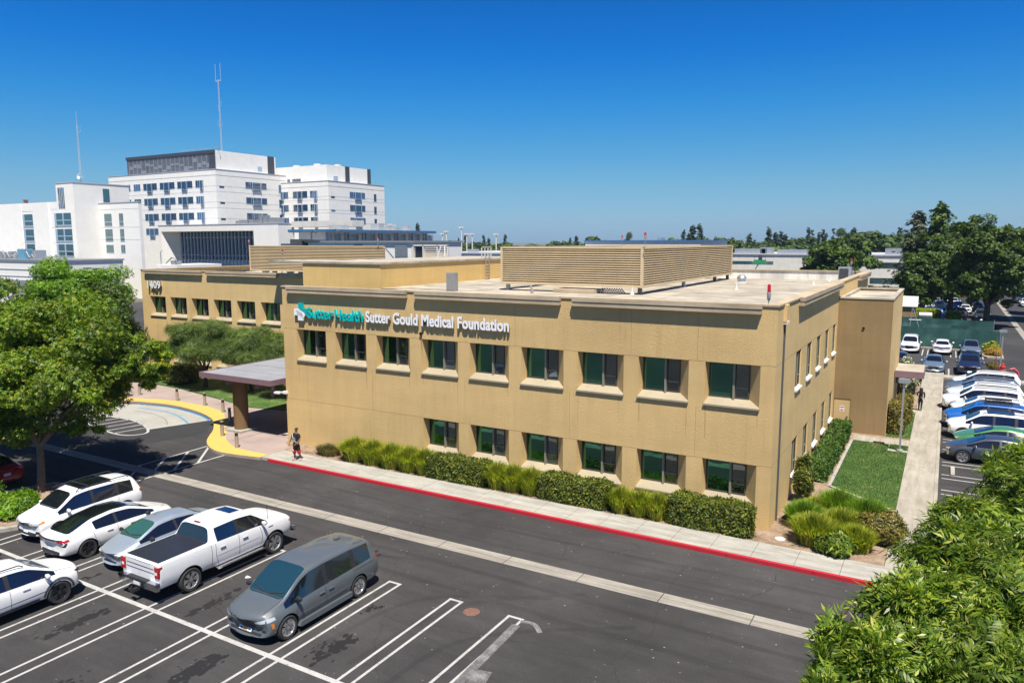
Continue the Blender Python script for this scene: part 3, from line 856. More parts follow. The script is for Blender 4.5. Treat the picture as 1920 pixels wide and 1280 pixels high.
# louvred roof screens
def screen(x0, x1, y0, y1, z0, z1, n, label):
    t = thing('roof_screen', label, 'roof screen', ((x0+x1)/2, y0, 8.28))
    pitch = (z1-z0-0.12)/n
    def slats(F, u0, u1):
        g = MB()
        for k in range(n):
            z = z0+0.06+k*pitch
            # blade leaning outwards at its foot
            g.add([F(u0,-0.02,z),F(u1,-0.02,z),F(u1,-0.035,z+pitch*0.16),F(u0,-0.035,z+pitch*0.16),F(u1,0.10,z+pitch*0.80),F(u0,0.10,z+pitch*0.80),F(u0,0.13,z+pitch*0.74),F(u1,0.13,z+pitch*0.74)],
                  [(0,1,2,3),(3,2,4,5),(5,4,7,6),(6,7,1,0)])
        g.fbox(F, u0, u1, 0.16, 0.17, z0+0.03, z1-0.03)
        return g
    for F, u0, u1 in ((lambda u,d,z:(u,y0+d,z), x0, x1),) if y1-y0 < 1 else ((lambda u,d,z:(u,y0+d,z), x0, x1), (lambda u,d,z:(x1-d,u,z), y0, y1), (lambda u,d,z:(-u,y1-d,z), -x1, -x0), (lambda u,d,z:(x0+d,-u,z), -y1, -y0)):
        slats(F, u0+0.07, u1-0.07).build('louvre_panel', M['louver'], t)
        fr = MB()
        fr.fbox(F, u0+0.10, u1-0.10, -0.05, 0.12, z1-0.06, z1+0.03); fr.fbox(F, u0+0.10, u1-0.10, -0.04, 0.11, z0-0.04, z0+0.06)
        fr.fbox(F, u0-0.045, u0+0.098, -0.045, 0.13, z0-0.05, z1+0.04)
        fr.build('frame', M['louver'], t)
    k = 0
    if y1-y0 < 1:
        for px in (x0+1.2, (x0+x1)/2, x1-0.05):
            g = MB(); g.tube([(px,y0+0.2,z1-0.2),(px+0.9,y0+2.2,8.46)],0.06,6); g.build('brace', M['grey_metal'], t)
        for px in (x0+3,x0+6.5,x0+10,x0+13.5):
            g = MB(); g.box(px-0.2,px+0.2,y0+0.2,y0+0.5,8.46,z0); g.build('leg', M['darkgrey'], t)
        return t
    for (px, py) in [(x0+0.35,y0+0.3),(x1-0.25,y0+0.3),(x1-0.25,y0+(y1-y0)*0.42),(x1-0.25,y0+(y1-y0)*0.8),(x0+0.35,y1-0.3),(x1-0.25,y1-0.3),((x0+x1)/2,y1-0.3)]:
        g = MB(); g.box(px-0.11,px+0.11,py-0.11,py+0.11,8.28,z0); g.build('leg', M['darkgrey'] if k % 2 else M['grey_metal'], t); k += 1
    return t
screen(-20.35,-10.4,13.1,34.6,8.75,11.13,16,'tan louvred screen on legs at the middle of the near roof')
screen(-54.0,-36.95,21.0,21.0,8.75,11.12,16,'single tan louvred screen panel on the far left wing roof behind the flat canopy slab')

# ---------------------------------------------------------------- signs on the wall
def text_mesh(s, size, extrude, offset=0.0, spacing=1.0):
    c = bpy.data.curves.new('t', 'FONT'); c.body = s; c.size = size; c.extrude = extrude; c.offset = offset; c.space_character = spacing
    c.resolution_u = 4
    o = bpy.data.objects.new('t', c); COL.objects.link(o)
    bpy.context.view_layer.update()
    dg = bpy.context.evaluated_depsgraph_get()
    me = bpy.data.meshes.new_from_object(o.evaluated_get(dg), depsgraph=dg)
    bpy.data.objects.remove(o); return me
def place_text(name, s, x0, x1, zb, zt, yface, depth, mats, parent, bold=0.02, spacing=1.0):
    """letters standing proud of a -Y facing wall, from x0 to x1, baseline zb, cap top zt"""
    me = text_mesh(s, 1.0, 0.5, bold, spacing)
    co = np.zeros(len(me.vertices)*3); me.vertices.foreach_get('co', co); co = co.reshape(-1,3)
    # cap height from the first glyph
    xs = co[:,0]; cap = 0.69 + 2*bold*0.5
    w = xs.max()-xs.min()
    out = np.empty_like(co)
    out[:,0] = x0 + (xs-xs.min())/w*(x1-x0)
    out[:,2] = zb + co[:,1]/cap*(zt-zb)
    out[:,1] = yface + (0.5-co[:,2])*depth
    o = root_of(parent).location
    out -= np.array([o.x,o.y,o.z])
    me.vertices.foreach_set('co', out.ravel())
    me.materials.clear()
    for m in mats: me.materials.append(m)
    n = np.zeros(len(me.polygons)*3); me.polygons.foreach_get('normal', n); n = n.reshape(-1,3)
    if len(mats) > 1:
        me.polygons.foreach_set('material_index', [0 if abs(a[1]) > 0.9 else 1 for a in n])
    me.name = name
    ob = bpy.data.objects.new(name, me); COL.objects.link(ob); ob.parent = parent
    return ob
sgn = thing('wall_sign', 'teal and white raised lettering with a cross emblem under the front parapet', 'sign', (-18,-0.1,7.6))
place_text('teal_lettering', 'Sutter', -24.93, -23.02, 7.36, 7.93, -0.17, 0.10, [M['teal_letter'], M['teal_letter']], sgn, 0.02, 1.0)
place_text('teal_lettering', 'Health', -22.90, -20.90, 7.34, 7.92, -0.17, 0.10, [M['teal_letter'], M['teal_letter']], sgn, 0.02, 1.0)
place_text('white_lettering', 'Sutter Gould Medical Foundation', -20.72, -11.98, 7.36, 7.93, -0.17, 0.09, [M['white_letter'], M['grey_metal']], sgn, 0.03, 1.0)
# emblem: a cross whose upper right is teal, lower left white, with a curved split
def cross_at(u, v):
    return [(u-0.2,v+0.46),(u+0.2,v+0.46),(u+0.2,v+0.2),(u+0.46,v+0.2),(u+0.46,v-0.2),(u+0.2,v-0.2),(u+0.2,v-0.46),(u-0.2,v-0.46),(u-0.2,v-0.2),(u-0.46,v-0.2),(u-0.46,v+0.2),(u-0.2,v+0.2)]
cx, cz = -25.45, 7.66
def ext(mb, pts, y0, y1):
    n = len(pts)
    mb.add([(x,y0,z) for x,z in pts]+[(x,y1,z) for x,z in pts], [tuple(range(n)), tuple(range(2*n-1,n-1,-1))]+[(i,n+i,n+(i+1)%n,(i+1)%n) for i in range(n)])
g = MB(); ext(g, [(cx-0.16,cz+0.49),(cx+0.2,cz+0.49),(cx+0.2,cz+0.2),(cx+0.5,cz+0.2),(cx+0.5,cz-0.16),(cx+0.40,cz-0.16),(cx+0.28,cz+0.02),(cx-0.02,cz+0.14),(cx-0.16,cz+0.22)], -0.17, -0.07); g.build('emblem_teal', M['teal_letter'], sgn)
g = MB(); ext(g, [(cx-0.20,cz+0.20),(cx-0.04,cz+0.10),(cx+0.24,cz-0.02),(cx+0.34,cz-0.18),(cx+0.22,cz-0.34),(cx+0.2,cz-0.48),(cx-0.2,cz-0.48),(cx-0.2,cz-0.2),(cx-0.48,cz-0.2),(cx-0.48,cz+0.16)], -0.17, -0.07); g.build('emblem_white', M['white_letter'], sgn)
g = MB()
for k in range(3):
    ext(g, [(cx-0.30+k*0.02,cz+0.08-k*0.09),(cx+0.02+k*0.04,cz-0.02-k*0.09),(cx+0.16+k*0.02,cz-0.14-k*0.09),(cx+0.13+k*0.02,cz-0.15-k*0.09),(cx+0.01+k*0.04,cz-0.045-k*0.09),(cx-0.30+k*0.02,cz+0.055-k*0.09)], -0.176, -0.1705)
g.build('emblem_lines', M['grey_metal'], sgn)
num = thing('building_number', 'grey raised house number 1409 at the top left of the far wing', 'sign', (-55.3,12.0,7.7))
place_text('number_lettering', '1409', -57.0, -55.1, 7.42, 8.07, 11.86, 0.10, [M['white_letter'], M['darkgrey']], num, 0.03)
g = thing('blue_sign', 'small blue hospital sign panel on the wing wall behind the left tree', 'sign', (-58.0,10.6,3.2))
q = MB(); q.box(-58.6,-57.4,10.55,10.6,3.0,3.7); q.build('sign_panel', M['sign_blue'], g)
q = MB(); q.cyl(-58.0,10.66,-0.1,3.6,0.05); q.build('post', M['grey_metal'], g)

# ---------------------------------------------------------------- roof-top fittings
def beacon(x, y, z, label, h=1.05):
    t = thing('warning_beacon', label, 'beacon', (x,y,z))
    q = MB(); q.cyl(x,y,z,z+h*0.55,0.018,8); q.cyl(x,y,z,z+0.03,0.07,8); q.build('stem', M['grey_metal'], t)
    q = MB(); q.lathe([(0.02,h*0.52),(0.07,h*0.58),(0.085,h*0.72),(0.07,h*0.78)], 'z', 12, (x,y,z)); q.build('socket', M['grey_metal'], t, True)
    q = MB(); q.lathe([(0.07,h*0.78),(0.07,h*0.94),(0.05,h*0.99),(0.001,h*1.0)], 'z', 12, (x,y,z)); q.build('red_lens', M['red_lens'], t, True)
beacon(-0.73,1.77,9.0-0.72,'red warning beacon on a stem at the near right roof corner',1.5)
beacon(-10.2,12.9,11.15,'red warning beacon on the corner of the near louvred screen',0.9)
beacon(-38.9,11.2,10.06,'red warning beacon above the flat canopy slab of the penthouse',0.9)
beacon(-37.6,20.9,11.15,'red warning beacon on the right end of the far louvred screen',0.7)
beacon(-1.2,35.9,9.0,'red warning beacon at the far right corner of the roof',1.1)
beacon(-20.3,34.4,11.15,'red warning beacon behind the left part of the near louvred screen',0.9)
beacon(-54.3,21.2,11.15,'red warning beacon on the left end of the far louvred screen',0.6)
t = thing('access_hatch', 'grey upright metal hatch box on the roof behind the front parapet', 'hatch', (-22.7,10.6,8.28))
q = MB(); q.box(-23.05,-22.38,10.5,10.9,8.30,9.48); q.build('cabinet', M['grey_metal'], t)
q = MB(); q.box(-23.0,-22.43,10.485,10.498,8.36,9.42); q.box(-22.80,-22.74,10.46,10.484,9.2,9.26); q.build('door_panel', simple('hatch_grey',(0.24,0.235,0.22),0.5), t)
t = thing('roof_ladder', 'pale steel ladder with a top cage leaning on the ochre penthouse wall', 'ladder', (-28.6,24.5,8.28))
q = MB()
for yy in (24.2,24.85): q.box(-28.62,-28.56,yy-0.03,yy+0.03,8.3,10.4)
for k in range(7): q.box(-28.6,-28.57,24.2,24.85,8.5+k*0.27,8.53+k*0.27)
q.build('rails_and_rungs', M['galv'], t)
q = MB()
for (a,b) in ((24.0,24.06),(24.5,24.56),(25.0,25.06),(25.5,25.56)): q.box(-28.9,-28.84,a,b,10.1,11.05)
q.box(-28.9,-28.84,24.0,25.56,11.0,11.06); q.box(-28.9,-28.84,24.0,25.56,10.15,10.2); q.build('guard_rail', M['sill_white'], t)
t = thing('dome_vent', 'silver dome vent on a square kerb on the near roof', 'roof vent', (-7.95,27.9,8.28))
q = MB(); q.box(-8.35,-7.55,27.5,28.3,8.29,8.45); q.build('kerb', M['sill_white'], t)
q = MB(); q.lathe([(0.30,8.45),(0.30,8.62),(0.36,8.66),(0.34,8.82),(0.2,8.95),(0.001,8.99)], 'z', 16, (-7.95,27.9,0)); q.build('dome', M['galv'], t, True)
for i, (x,y,l) in enumerate([(-6.5,20.3,'small white cone vent left of the dome vent on the roof'),(-3.0,29.1,'small white cone vent toward the far right of the roof'),(-2.6,34.5,'small white cone vent beside the grey roof unit'),(-11.0,13.0,'small white cone vent beneath the louvred screen')]):
    q = MB(); q.lathe([(0.14,8.29),(0.05,8.5),(0.045,8.72),(0.001,8.73)], 'z', 10, (x,y,0)); o = q.build('cone_vent', M['sill_white'], None, True); tag(o, l, 'roof vent', 'cone vents on the roof')
t = thing('condenser_unit', 'grey air conditioner box by the far right parapet of the roof', 'air conditioner', (-1.4,33.0,8.28))
q = MB(); q.box(-1.8,-0.9,33.0,34.0,8.4,9.5); q.build('casing', M['galv'], t)
q = MB(); q.box(-1.72,-1.1,32.98,32.995,8.6,9.4)
for k in range(8): q.box(-1.75,-1.05,32.96,32.98,8.6+k*0.1,8.63+k*0.1)
q.build('grille', M['darkgrey'], t)
q = MB(); q.tube([(-0.85,33.3,8.4),(-0.6,33.3,9.0),(-0.7,33.3,9.4),(-0.95,33.3,9.45)],0.04,8); q.build('hose', M['black'], t)
t = thing('roof_pipe_rack', 'tangle of pipes and coils on the roof beneath the louvred screen', 'pipes', (-12.2,13.4,8.28))
q = MB()
for k in range(9): q.tube([(-13.1+k*0.16,13.0,8.32),(-13.05+k*0.16,13.2,8.62),(-12.95+k*0.16,13.5,8.34)],0.03,6)
q.tube([(-13.4,13.1,8.45),(-11.6,13.1,8.45)],0.03,6); q.build('coil', M['darkgrey'], t)
q = MB(); q.box(-16.2,-13.4,12.6,14.3,8.29,8.52); tag(q.build('roof_kerb_block', M['cap']), 'low tan plinth under the near louvred screen', 'plinth')
q = MB(); q.tube([(-17.6,12.2,8.66),(-16.9,11.2,8.33)],0.07,8); tag(q.build('roof_pipe', M['galv']), 'silver slanting pipe under the left part of the near screen', 'pipe')
for i,(x,l) in enumerate([(-52.0,'first'),(-49.0,'second'),(-46.0,'third'),(-43.0,'fourth')]):
    q = MB(); q.box(x-0.2,x+0.2,15.6,16.0,8.46,8.95); q.box(x-0.25,x+0.25,15.55,16.05,8.95,9.0)
    tag(q.build('roof_box', M['darkgrey']), 'low dark box on the far wing roof, %s from the left'%l, 'roof box', 'dark boxes on the wing roof')

# ---------------------------------------------------------------- drop-off canopy, pillar, bollards
t = thing('entrance_canopy', 'flat grey canopy with mauve fascia beside the left end of the front wall', 'canopy', (-31,1.5,0))
cz0, cz1 = 3.30, 3.58
q = MB(); q.box(-33.9,-27.75,-0.45,7.0,cz0+0.04,cz1-0.06); q.build('soffit', M['darkgrey'], t)
q = MB()
q.box(-33.9,-27.75,-0.45,7.0,cz1-0.058,cz1-0.02)
for k in range(3): q.box(-33.85,-27.8,1.2+k*1.9,1.24+k*1.9,cz1-0.019,cz1+0.01)
q.build('roof_sheet', M['canopy_roof'], t)
q = MB(); q.box(-33.95,-27.70,-0.52,-0.46,cz0-0.02,cz1+0.02); q.box(-27.745,-27.70,-0.458,7.0,cz0-0.02,cz1+0.018); q.box(-33.95,-33.905,-0.458,7.0,cz0-0.02,cz1+0.018); q.build('fascia', M['purple'], t)
q = MB()
for x in (-31.6,-29.0): q.box(x-0.12,x+0.12,-0.4,6.8,cz0-0.30,cz0+0.03)
q.box(-33.5,-28,2.9,3.15,cz0-0.28,cz0+0.03); q.build('beam', M['purple'], t)
q = MB(); q.box(-28.05,-27.9,-0.2,-0.05,2.6,3.32); q.build('bracket', M['purple'], t)
q = MB()
n = 20; 
q.tube([(-31.6,0.55,0.0),(-31.6,0.55,cz0-0.02)], 0.44, 24); q.build('pillar', M['pillar'], t, True)
q = MB(); q.cyl(-31.6,6.3,0,cz0,0.07); q.build('rear_post', M['grey_metal'], t)
q = MB(); q.box(-32.3,-30.9,-0.15,1.25,-0.02,0.12); q.build('pillar_base', M['sidewalk'], t)
bz = [(-47.0,3.95,'leftmost short steel bollard, half hidden by the tree'),(-42.68,4.05,'second steel bollard from the left along the yellow strip'),(-39.55,4.0,'third steel bollard from the left at the top of the yellow curve'),
      (-36.62,3.2,'fourth steel bollard from the left where the yellow strip bends'),(-33.92,1.55,'steel bollard on the far side of the canopy pillar'),(-31.43,-1.19+0.15,'steel bollard between canopy pillar and road on the yellow strip'),(-28.57,-2.35,'rightmost steel bollard nearest the walking man')]
b0 = None
for i, (x,y,l) in enumerate(bz):
    if b0 is None:
        b0 = thing('bollard', l, 'bollard', (0,0,0), 0, 'steel bollards round the drop-off loop')
        q = MB(); q.cyl(0,0,0,0.68,0.105,16); q.cyl(0,0,0.0,0.02,0.14,16); q.build('shaft', M['bollard'], b0, True)
        q = MB(); q.cyl(0,0,0.68,0.86,0.09,16); q.build('light_lens', M['black'], b0, True)
        q = MB(); q.cyl(0,0,0.86,0.92,0.108,16); q.build('cap', M['bollard'], b0, True)
        o = b0
    else: o = copy_tree(b0)
    o.location = (x,y,0.0); o['label'] = l
# security camera / lamp on the wall corner
t = thing('security_camera', 'white wall camera on an arm at the left corner of the front wall', 'camera', (-27.0,-0.1,2.9))
q = MB(); q.box(-27.15,-26.85,-0.16,-0.002,2.86,3.0); q.box(-27.5,-27.1,-0.14,-0.08,2.9,2.95); q.build('bracket', M['white_metal'], t)
q = MB(); q.box(-27.75,-27.35,-0.25,-0.02,2.82,2.92); q.build('housing', M['white_metal'], t)
q = MB(); q.lathe([(0.10,2.82),(0.09,2.74),(0.001,2.70)], 'z', 12, (-27.55,-0.13,0)); q.build('dome', M['black'], t, True)

# right-hand small canopy
t = thing('side_canopy', 'small flat canopy with mauve fascia on the right side of the stair tower', 'canopy', (3.7,26,0))
q = MB(); q.box(2.98,4.62,24.45,28.1,2.98,3.06); q.build('roof_sheet', M['roof'], t)
q = MB(); q.box(2.98,4.68,24.38,24.44,2.66,3.09); q.box(4.63,4.68,24.45,28.1,2.66,3.088); q.build('fascia', M['purple'], t)
q = MB()
for x in (3.1,3.75,4.5): q.box(x-0.06,x+0.06,24.45,28,2.5,2.97)
q.build('beam', M['bark_dark'], t)
q = MB()
for (x,y) in ((3.1,24.6),(3.1,27.9)): q.box(x-0.06,x+0.06,y-0.06,y+0.06,0,2.6)
q.build('post', M['bark_dark'], t)

# light poles
def lamp(x, y, zb, h, label, head=0.62, rz=0):
    t = thing('light_pole', label, 'street lamp', (x,y,zb), rz)
    def L(q): q.v = [(a+x,b+y,c+zb) for a,b,c in q.v]; return q
    q = MB(); q.box(-0.05,0.05,-0.05,0.05,0.0,h); L(q).build('pole', M['galv'], t)
    q = MB(); q.cyl(0,0,0,0.12,0.16,12); L(q).build('base', M['sidewalk'], t)
    q = MB(); q.box(-head/2,head/2,-head*0.3,head*0.3,h,h+0.22); L(q).build('lamp_head', M['galv'], t)
    q = MB(); q.box(-head/2+0.05,head/2-0.05,-head*0.3+0.04,head*0.3-0.04,h-0.015,h-0.001); L(q).build('lens', M['sill_white'], t)
lamp(3.9,15.36,0.0,3.85,'grey square lamp post at the corner of the lawn by the walk',0.55)
lamp(10.38,52.6,-0.15,3.2,'grey lamp post beside the red hydrant at the lot corner',0.6)
lamp(5.15,104,-0.15,8.5,'tall grey lamp post among the parked cars under the big trees',0.9)

# covers and small stuff on the ground
def disc(name, x, y, r, z, m, label, cat, squash=1.0):
    q = MB(); q.tube([(x,y,z-0.03),(x,y,z)], r, 20); tag(q.build(name, m), label, cat)
disc('manhole_cover', -6.84,-11.32,0.27,-0.138,M['rust'],'rusty round utility cover in the asphalt near the stall ends','manhole cover')
disc('utility_cover', -0.38,-0.88,0.12,0.0,M['darkgrey'],'small dark round cover in the soil by the last hedge','utility cover')
disc('valve_cover', 0.58,-0.62,0.20,0.0,M['sill_white'],'pale round cover in the soil at the building corner','utility cover')
q = MB(); q.tube([(0.35,1.6,0.02),(0.6,2.4,0.05)],0.16,10); tag(q.build('drain_pipe', M['black']), 'black drain pipe lying at the foot of the downspout', 'pipe')
q = MB(); q.add([(-15.05,-13.28,-0.14),(-14.88,-13.22,-0.12),(-14.90,-13.12,-0.14),(-15.08,-13.16,-0.10)],[(0,1,2,3)]); tag(q.build('paper_litter', M['white_metal']), 'scrap of pale litter on the asphalt between pickup and minivan', 'litter')
q = MB(); q.box(6.34,6.52,12.2,13.8,-0.15,-0.03); tag(q.build('wheel_stop', M['sidewalk']), 'pale concrete wheel stop in the empty stall nearest the bottom right tree', 'wheel stop')
q = MB(); q.box(6.34,6.52,17.6,19.3,-0.15,-0.03); tag(q.build('wheel_stop', M['sidewalk']), 'pale concrete wheel stop in front of the green car', 'wheel stop')
# ---------------------------------------------------------------- hospital and other far buildings
def Fy(y0): return lambda u,d,z: (u, y0+d, z)
def Fx(x0): return lambda u,d,z: (x0-d, u, z)
def shell(x0,x1,y0,y1,z0,z1):
    q = MB(); q.box(x0,x1,y0,y1,z0,z1); return q
def panel_lines(F, u0, u1, zs, us, z0, z1, parent, w=0.06):
    q = MB()
    for z in zs: q.fbox(F,u0,u1,-0.02,0.005,z-w/2,z+w/2)
    for u in us: q.fbox(F,u-w/2,u+w/2,-0.02,0.005,z0,z1)
    q.build('panel_joint', M['panel_line'], parent)
def hwin(F, u0, u1, z0, z1, parent, m='hosp_glass', drop=None, divs=3, frame=True):
    """flush hospital window, optionally with a lower projecting bay in the middle"""
    q = MB(); q.fbox(F,u0,u1,-0.02,0.02,z0,z1)
    if drop: q.fbox(F,drop[0],drop[1],-0.28,-0.021,drop[2],z1-0.05)
    w = q.build('window', M[m], parent)
    if frame:
        q = MB(); t = 0.10
        for i in range(1,divs):
            u = u0+(u1-u0)*i/divs; q.fbox(F,u-t/2,u+t/2,-0.06,-0.022,z0,z1)
        q.fbox(F,u0-0.08,u1+0.08,-0.05,-0.0205,z0-0.12,z0)
        if drop:
            for u in (drop[0],drop[1]): q.fbox(F,u-0.09,u+0.09,-0.34,-0.285,drop[2],z1)
            q.fbox(F,drop[0]+0.1,drop[1]-0.1,-0.34,-0.285,drop[2]+0.35,drop[2]+0.47)
        q.build('frame', M['lightframe'], w)
    return w

def hosp_tower(name_label, x0, x1, y0, y1, zt, px0, px1, py0, py1, pz, rows, sh, fw, sw, slate_front, strips, yd):
    t = thing('hospital_tower', name_label, 'hospital', ((x0+x1)/2,y0,0))
    shell(x0,x1,y0,y1,-0.2,zt).build('wall', M['white_bldg'], t)
    shell(px0,px1,py0,py1,zt+0.02,pz).build('rooftop_block', M['white_bldg'], t)
    q = MB(); q.box(x0-0.1,x1+0.1,y0-0.1,y1+0.1,zt,zt+0.12); q.build('parapet_cap', M['panel_line'], t)
    zs = [zt-1.4]+[r+1.1 for r in rows]+[r-1.6 for r in rows]
    panel_lines(Fy(y0),x0,x1,zs,[],0,0,t); panel_lines(Fx(x1),y0,y1,zs,[],0,0,t)
    for r in rows:
        for (a,b,c,d) in fw: hwin(Fy(y0),a,b,r-1.75,r,t,'hosp_glass',(c,d,r-2.6) if c else None,3)
        for (a,b,c,d) in sw: hwin(Fx(x1),a,b,r-1.65,r,t,'hosp_glass',(c,d,r-2.35) if c else None,4)
        hwin(Fx(x1),yd[0],yd[0]+1.5,r-2.1,r-1.55,t,frame=False)
        hwin(Fx(x1),yd[1],yd[1]+1.1,r-2.2,r-0.1,t,divs=1)
    if slate_front:
        q = MB(); q.box(px0,px1-0.05,py0-0.35,py0-0.02,zt+0.15,pz+0.05); q.build('slate_cladding', M['slate'], t)
        q = MB(); u = px0+1.0; r = random.Random(5)
        while u < px1-2.5:
            q.box(u,u+0.14,py0-0.45,py0-0.352,zt+0.2,pz-0.9)
            zz = zt+0.4+r.uniform(0,2); q.box(u+0.2,u+1.6,py0-0.40,py0-0.352,zz,zz+r.uniform(0.4,1.1)); u += 1.85
        q.build('cladding_battens', M['grey_metal'], t)
        q = MB(); q.box(px1-2.2,px1+0.02,py0-0.42,py0-0.355,zt+0.15,pz-0.7); q.box(px0-0.2,px1+0.1,py0-0.55,py0-0.46,pz-0.7,pz+0.1); q.build('cladding_edge', M['slate2'], t)
    for (a,b) in strips:
        q = MB(); q.box(px1-0.02,px1+0.12,a,b,zt+0.15,pz+0.08); q.build('dark_strip', M['slate2'], t)
    return t
f1 = [(-190.4,-184.4,-188.4,-186.4),(-183.1,-176.8,-181.0,-178.9),(-175.6,-169.4,-173.5,-171.5),(-168.1,-165.1,-166.0,-165.0),(-194.8,-191.8,None,None),(-197.8,-196.4,None,None)]
t1 = hosp_tower('tall white hospital tower with slate clad rooftop storey', -206.5,-160,102,128.3,30.1, -199.1,-161.6,103.6,123.8,35.15,
   [27.5,23.4,19.2], 4.1, f1, [(111.5,118.7,113.6,116.4)], True, [(120.9,123.2)], (103.0,123.1))
for (a,b,c,d) in f1[:2]: hwin(Fy(102),a,b,13.5,15.2,t1,'hosp_glass',(c,d,12.7),3)
q = MB(); q.fbox(Fx(-161.6),117.3,118.8,-0.05,0.0,30.9,32.1); q.build('roof_hatch', M['lightframe'], t1)
q = MB(); q.box(-176,-160.8,104.2,104.3,36.0,36.08)
for k in range(7): q.box(-176+k*2.5,-175.92+k*2.5,104.2,104.3,35.15,36.0)
q.build('roof_rail', M['grey_metal'], t1)
f2 = [(-155.4,-149.9,-153.4,-151.8),(-148.8,-146.1,-147.0,-146.1),(-162.5,-157.3,-160.6,-159.0)]
t2 = hosp_tower('lower white hospital tower right of the slate topped one', -172,-141.9,124,147.5,27.9, -170,-144.2,126,144.2,32.5,
   [25.4,21.75,18.2], 3.6, f2, [(132.4,138.8,134.4,136.9)], False, [(133.3,135.0),(142.7,144.1)], (124.9,142.7))
q = MB(); q.fbox(Fy(126),-157.5,-154.2,-0.05,0,28.3,29.1); q.fbox(Fy(126),-159.5,-158.4,-0.05,0,28.3,29.1); q.build('louvre', M['slate'], t2)
q = MB(); q.fbox(Fx(-144.2),128.4,130.0,-0.3,0,28.5,29.6); q.build('roof_hatch', M['lightframe'], t2)
q = MB()
for (x,y) in ((-158,127),(-149.5,126.5),(-146,131)): q.box(x,x+1.6,y,y+1,32.5,33.0)
q.build('rooftop_unit', M['sill_white'], t2)

# older white wing with zig-zag bays
t = thing('old_hospital_wing', 'older white hospital wing with faceted bays and teal windows at the far left', 'hospital', (-160,62,0))
q = MB()
q.prism([(-200,60.3),(-184,60.35),(-183,60.0),(-172.7,60.3),(-172.6,60.4),(-168.1,60.4),(-168.0,60.3),(-161.4,60.0),(-161.3,60.3),(-158.4,60.3),(-158.4,76),(-200,76)], -0.2, 19.95)
q.build('wall', M['white_bldg'], t)
q = MB(); q.box(-158.38,-152.0,60.3,72.6,-0.2,23.7); q.build('stair_tower_wall', M['white_bldg'], t)
q = MB(); q.box(-151.98,-138.3,65.5,66.2,-0.2,19.6); q.build('right_block_wall', M['white_panel'], t)
q = MB(); q.box(-152.0,-138.2,65.4,66.3,19.6,19.72); q.box(-158.5,-151.9,60.2,72.7,23.7,23.85); q.build('block_roof_edge', M['panel_line'], t)
def twin(F, a, b, z0, z1, divs=2):
    w = MB(); w.fbox(F,a,b,-0.03,0.02,z0,z1); o = w.build('window', M['teal_glass'], t)
    w = MB(); w.fbox(F,a-0.1,a+0.55,-0.10,-0.035,z0,z1)
    for i in range(1,divs): u = a+0.3+(b-a-0.3)*i/divs; w.fbox(F,u-0.2,u+0.2,-0.10,-0.035,z0,z1)
    w.fbox(F,a,b,-0.12,-0.105,z0+0.85,z0+1.05); w.fbox(F,a-0.1,b+0.1,-0.16,-0.035,z0-0.2,z0); w.build('frame', M['lightframe'], o)
for z in (15.1,11.8,8.6):
    twin(Fy(60.4),-172.2,-168.4,z,z+2.45,1)
    twin(Fy(60.3),-159.5,-153.5,z,z+2.45,2)
    twin(Fy(60.3),-186.6,-184.4,z,z+2.45,1)
F = Fy(65.5)
for (a,b) in ((-150.3,-147.7),(-145.1,-143.7)):
    for (z0,z1) in ((14.9,17.4),(11.7,14.2),(9.3,10.9)): hwin(F,a,b,z0,z1,t,'teal_glass',None,1)
    for z in (15.6,12.4):
        q = MB(); q.fbox(F,a,b,-0.06,-0.023,z,z+0.14); q.build('transom', M['lightframe'], t)
q = MB(); q.fbox(Fy(60.3),-157.7,-155.4,-0.05,0.02,18.6,22.8); w = q.build('window', M['hosp_glass'], t)
q = MB()
for k in range(4): q.fbox(Fy(60.3),-157.6+k*0.6,-157.35+k*0.6,-0.12,-0.06,18.6,22.8)
q.build('blind', M['lightframe'], w)
q = MB()
for (x0,x1,z0,z1) in ((-157.6,-157.3,21.8,22.7),(-157.3,-156.9,19.4,20.3),(-156.9,-156.5,20.2,21.0),(-156.3,-155.9,20.9,21.6),(-155.8,-155.5,18.7,19.3)): q.fbox(Fy(60.3),x0,x1,-0.14,-0.125,z0,z1)
q.build('ochre_panel', simple('ochre_panel',(0.42,0.33,0.15),0.5), w)
q = MB(); q.box(-152.0,-151.93,66.6,68.0,20.0,22.8); q.build('dark_window', M['teal_glass'], t)
panel_lines(Fy(65.5),-151.9,-138.3,[18.3,14.55,12.0],[],0,0,t,0.05); panel_lines(Fy(60.3),-200,-158.4,[18.4,14.6,11.3],[],0,0,t,0.04)
q = MB(); q.box(-178.6,-177.9,64,64.6,20.0,20.9); q.box(-178.8,-177.7,63.9,64.7,20.9,21.1); q.build('roof_vent', M['rust'], t)

# curtain walled podium
t = thing('glass_fronted_podium', 'white hospital podium with a deep framed glass curtain wall', 'hospital', (-170,107,0))
q = MB(); 
wall_with_holes(q, Fy(96.0), -176.3, -131.4, -0.2, 15.7, [(-175.2,-139.9,3.0,14.15)])
q.quad((-131.4,96,-0.2),(-131.4,101,-0.2),(-131.4,101,15.7),(-131.4,96,15.7)); q.sheet([(-176.3,96),(-131.4,96),(-131.4,101.5),(-176.3,101.5)],15.7)
q.build('wall', M['white_panel'], t)
q = MB(); a,b,dp = -175.2,-139.9,4.0
q.quad((a,96,14.15),(b,96,14.15),(b,96+dp,14.15),(a+2.6,96+dp,14.15)); q.quad((a,96,3),(a,96,14.15),(a+2.6,96+dp,14.15),(a+2.6,96+dp,3)); q.quad((b,96,3),(b,96+dp,3),(b,96+dp,14.15),(b,96,14.15))
q.build('deep_reveal', M['white_panel'], t)
q = MB(); q.box(a+2.6,b,96+dp,96+dp+0.1,3,14.15); w = q.build('curtain_glass', M['curtain'], t)
q = MB(); k = 0; x = a+3.0
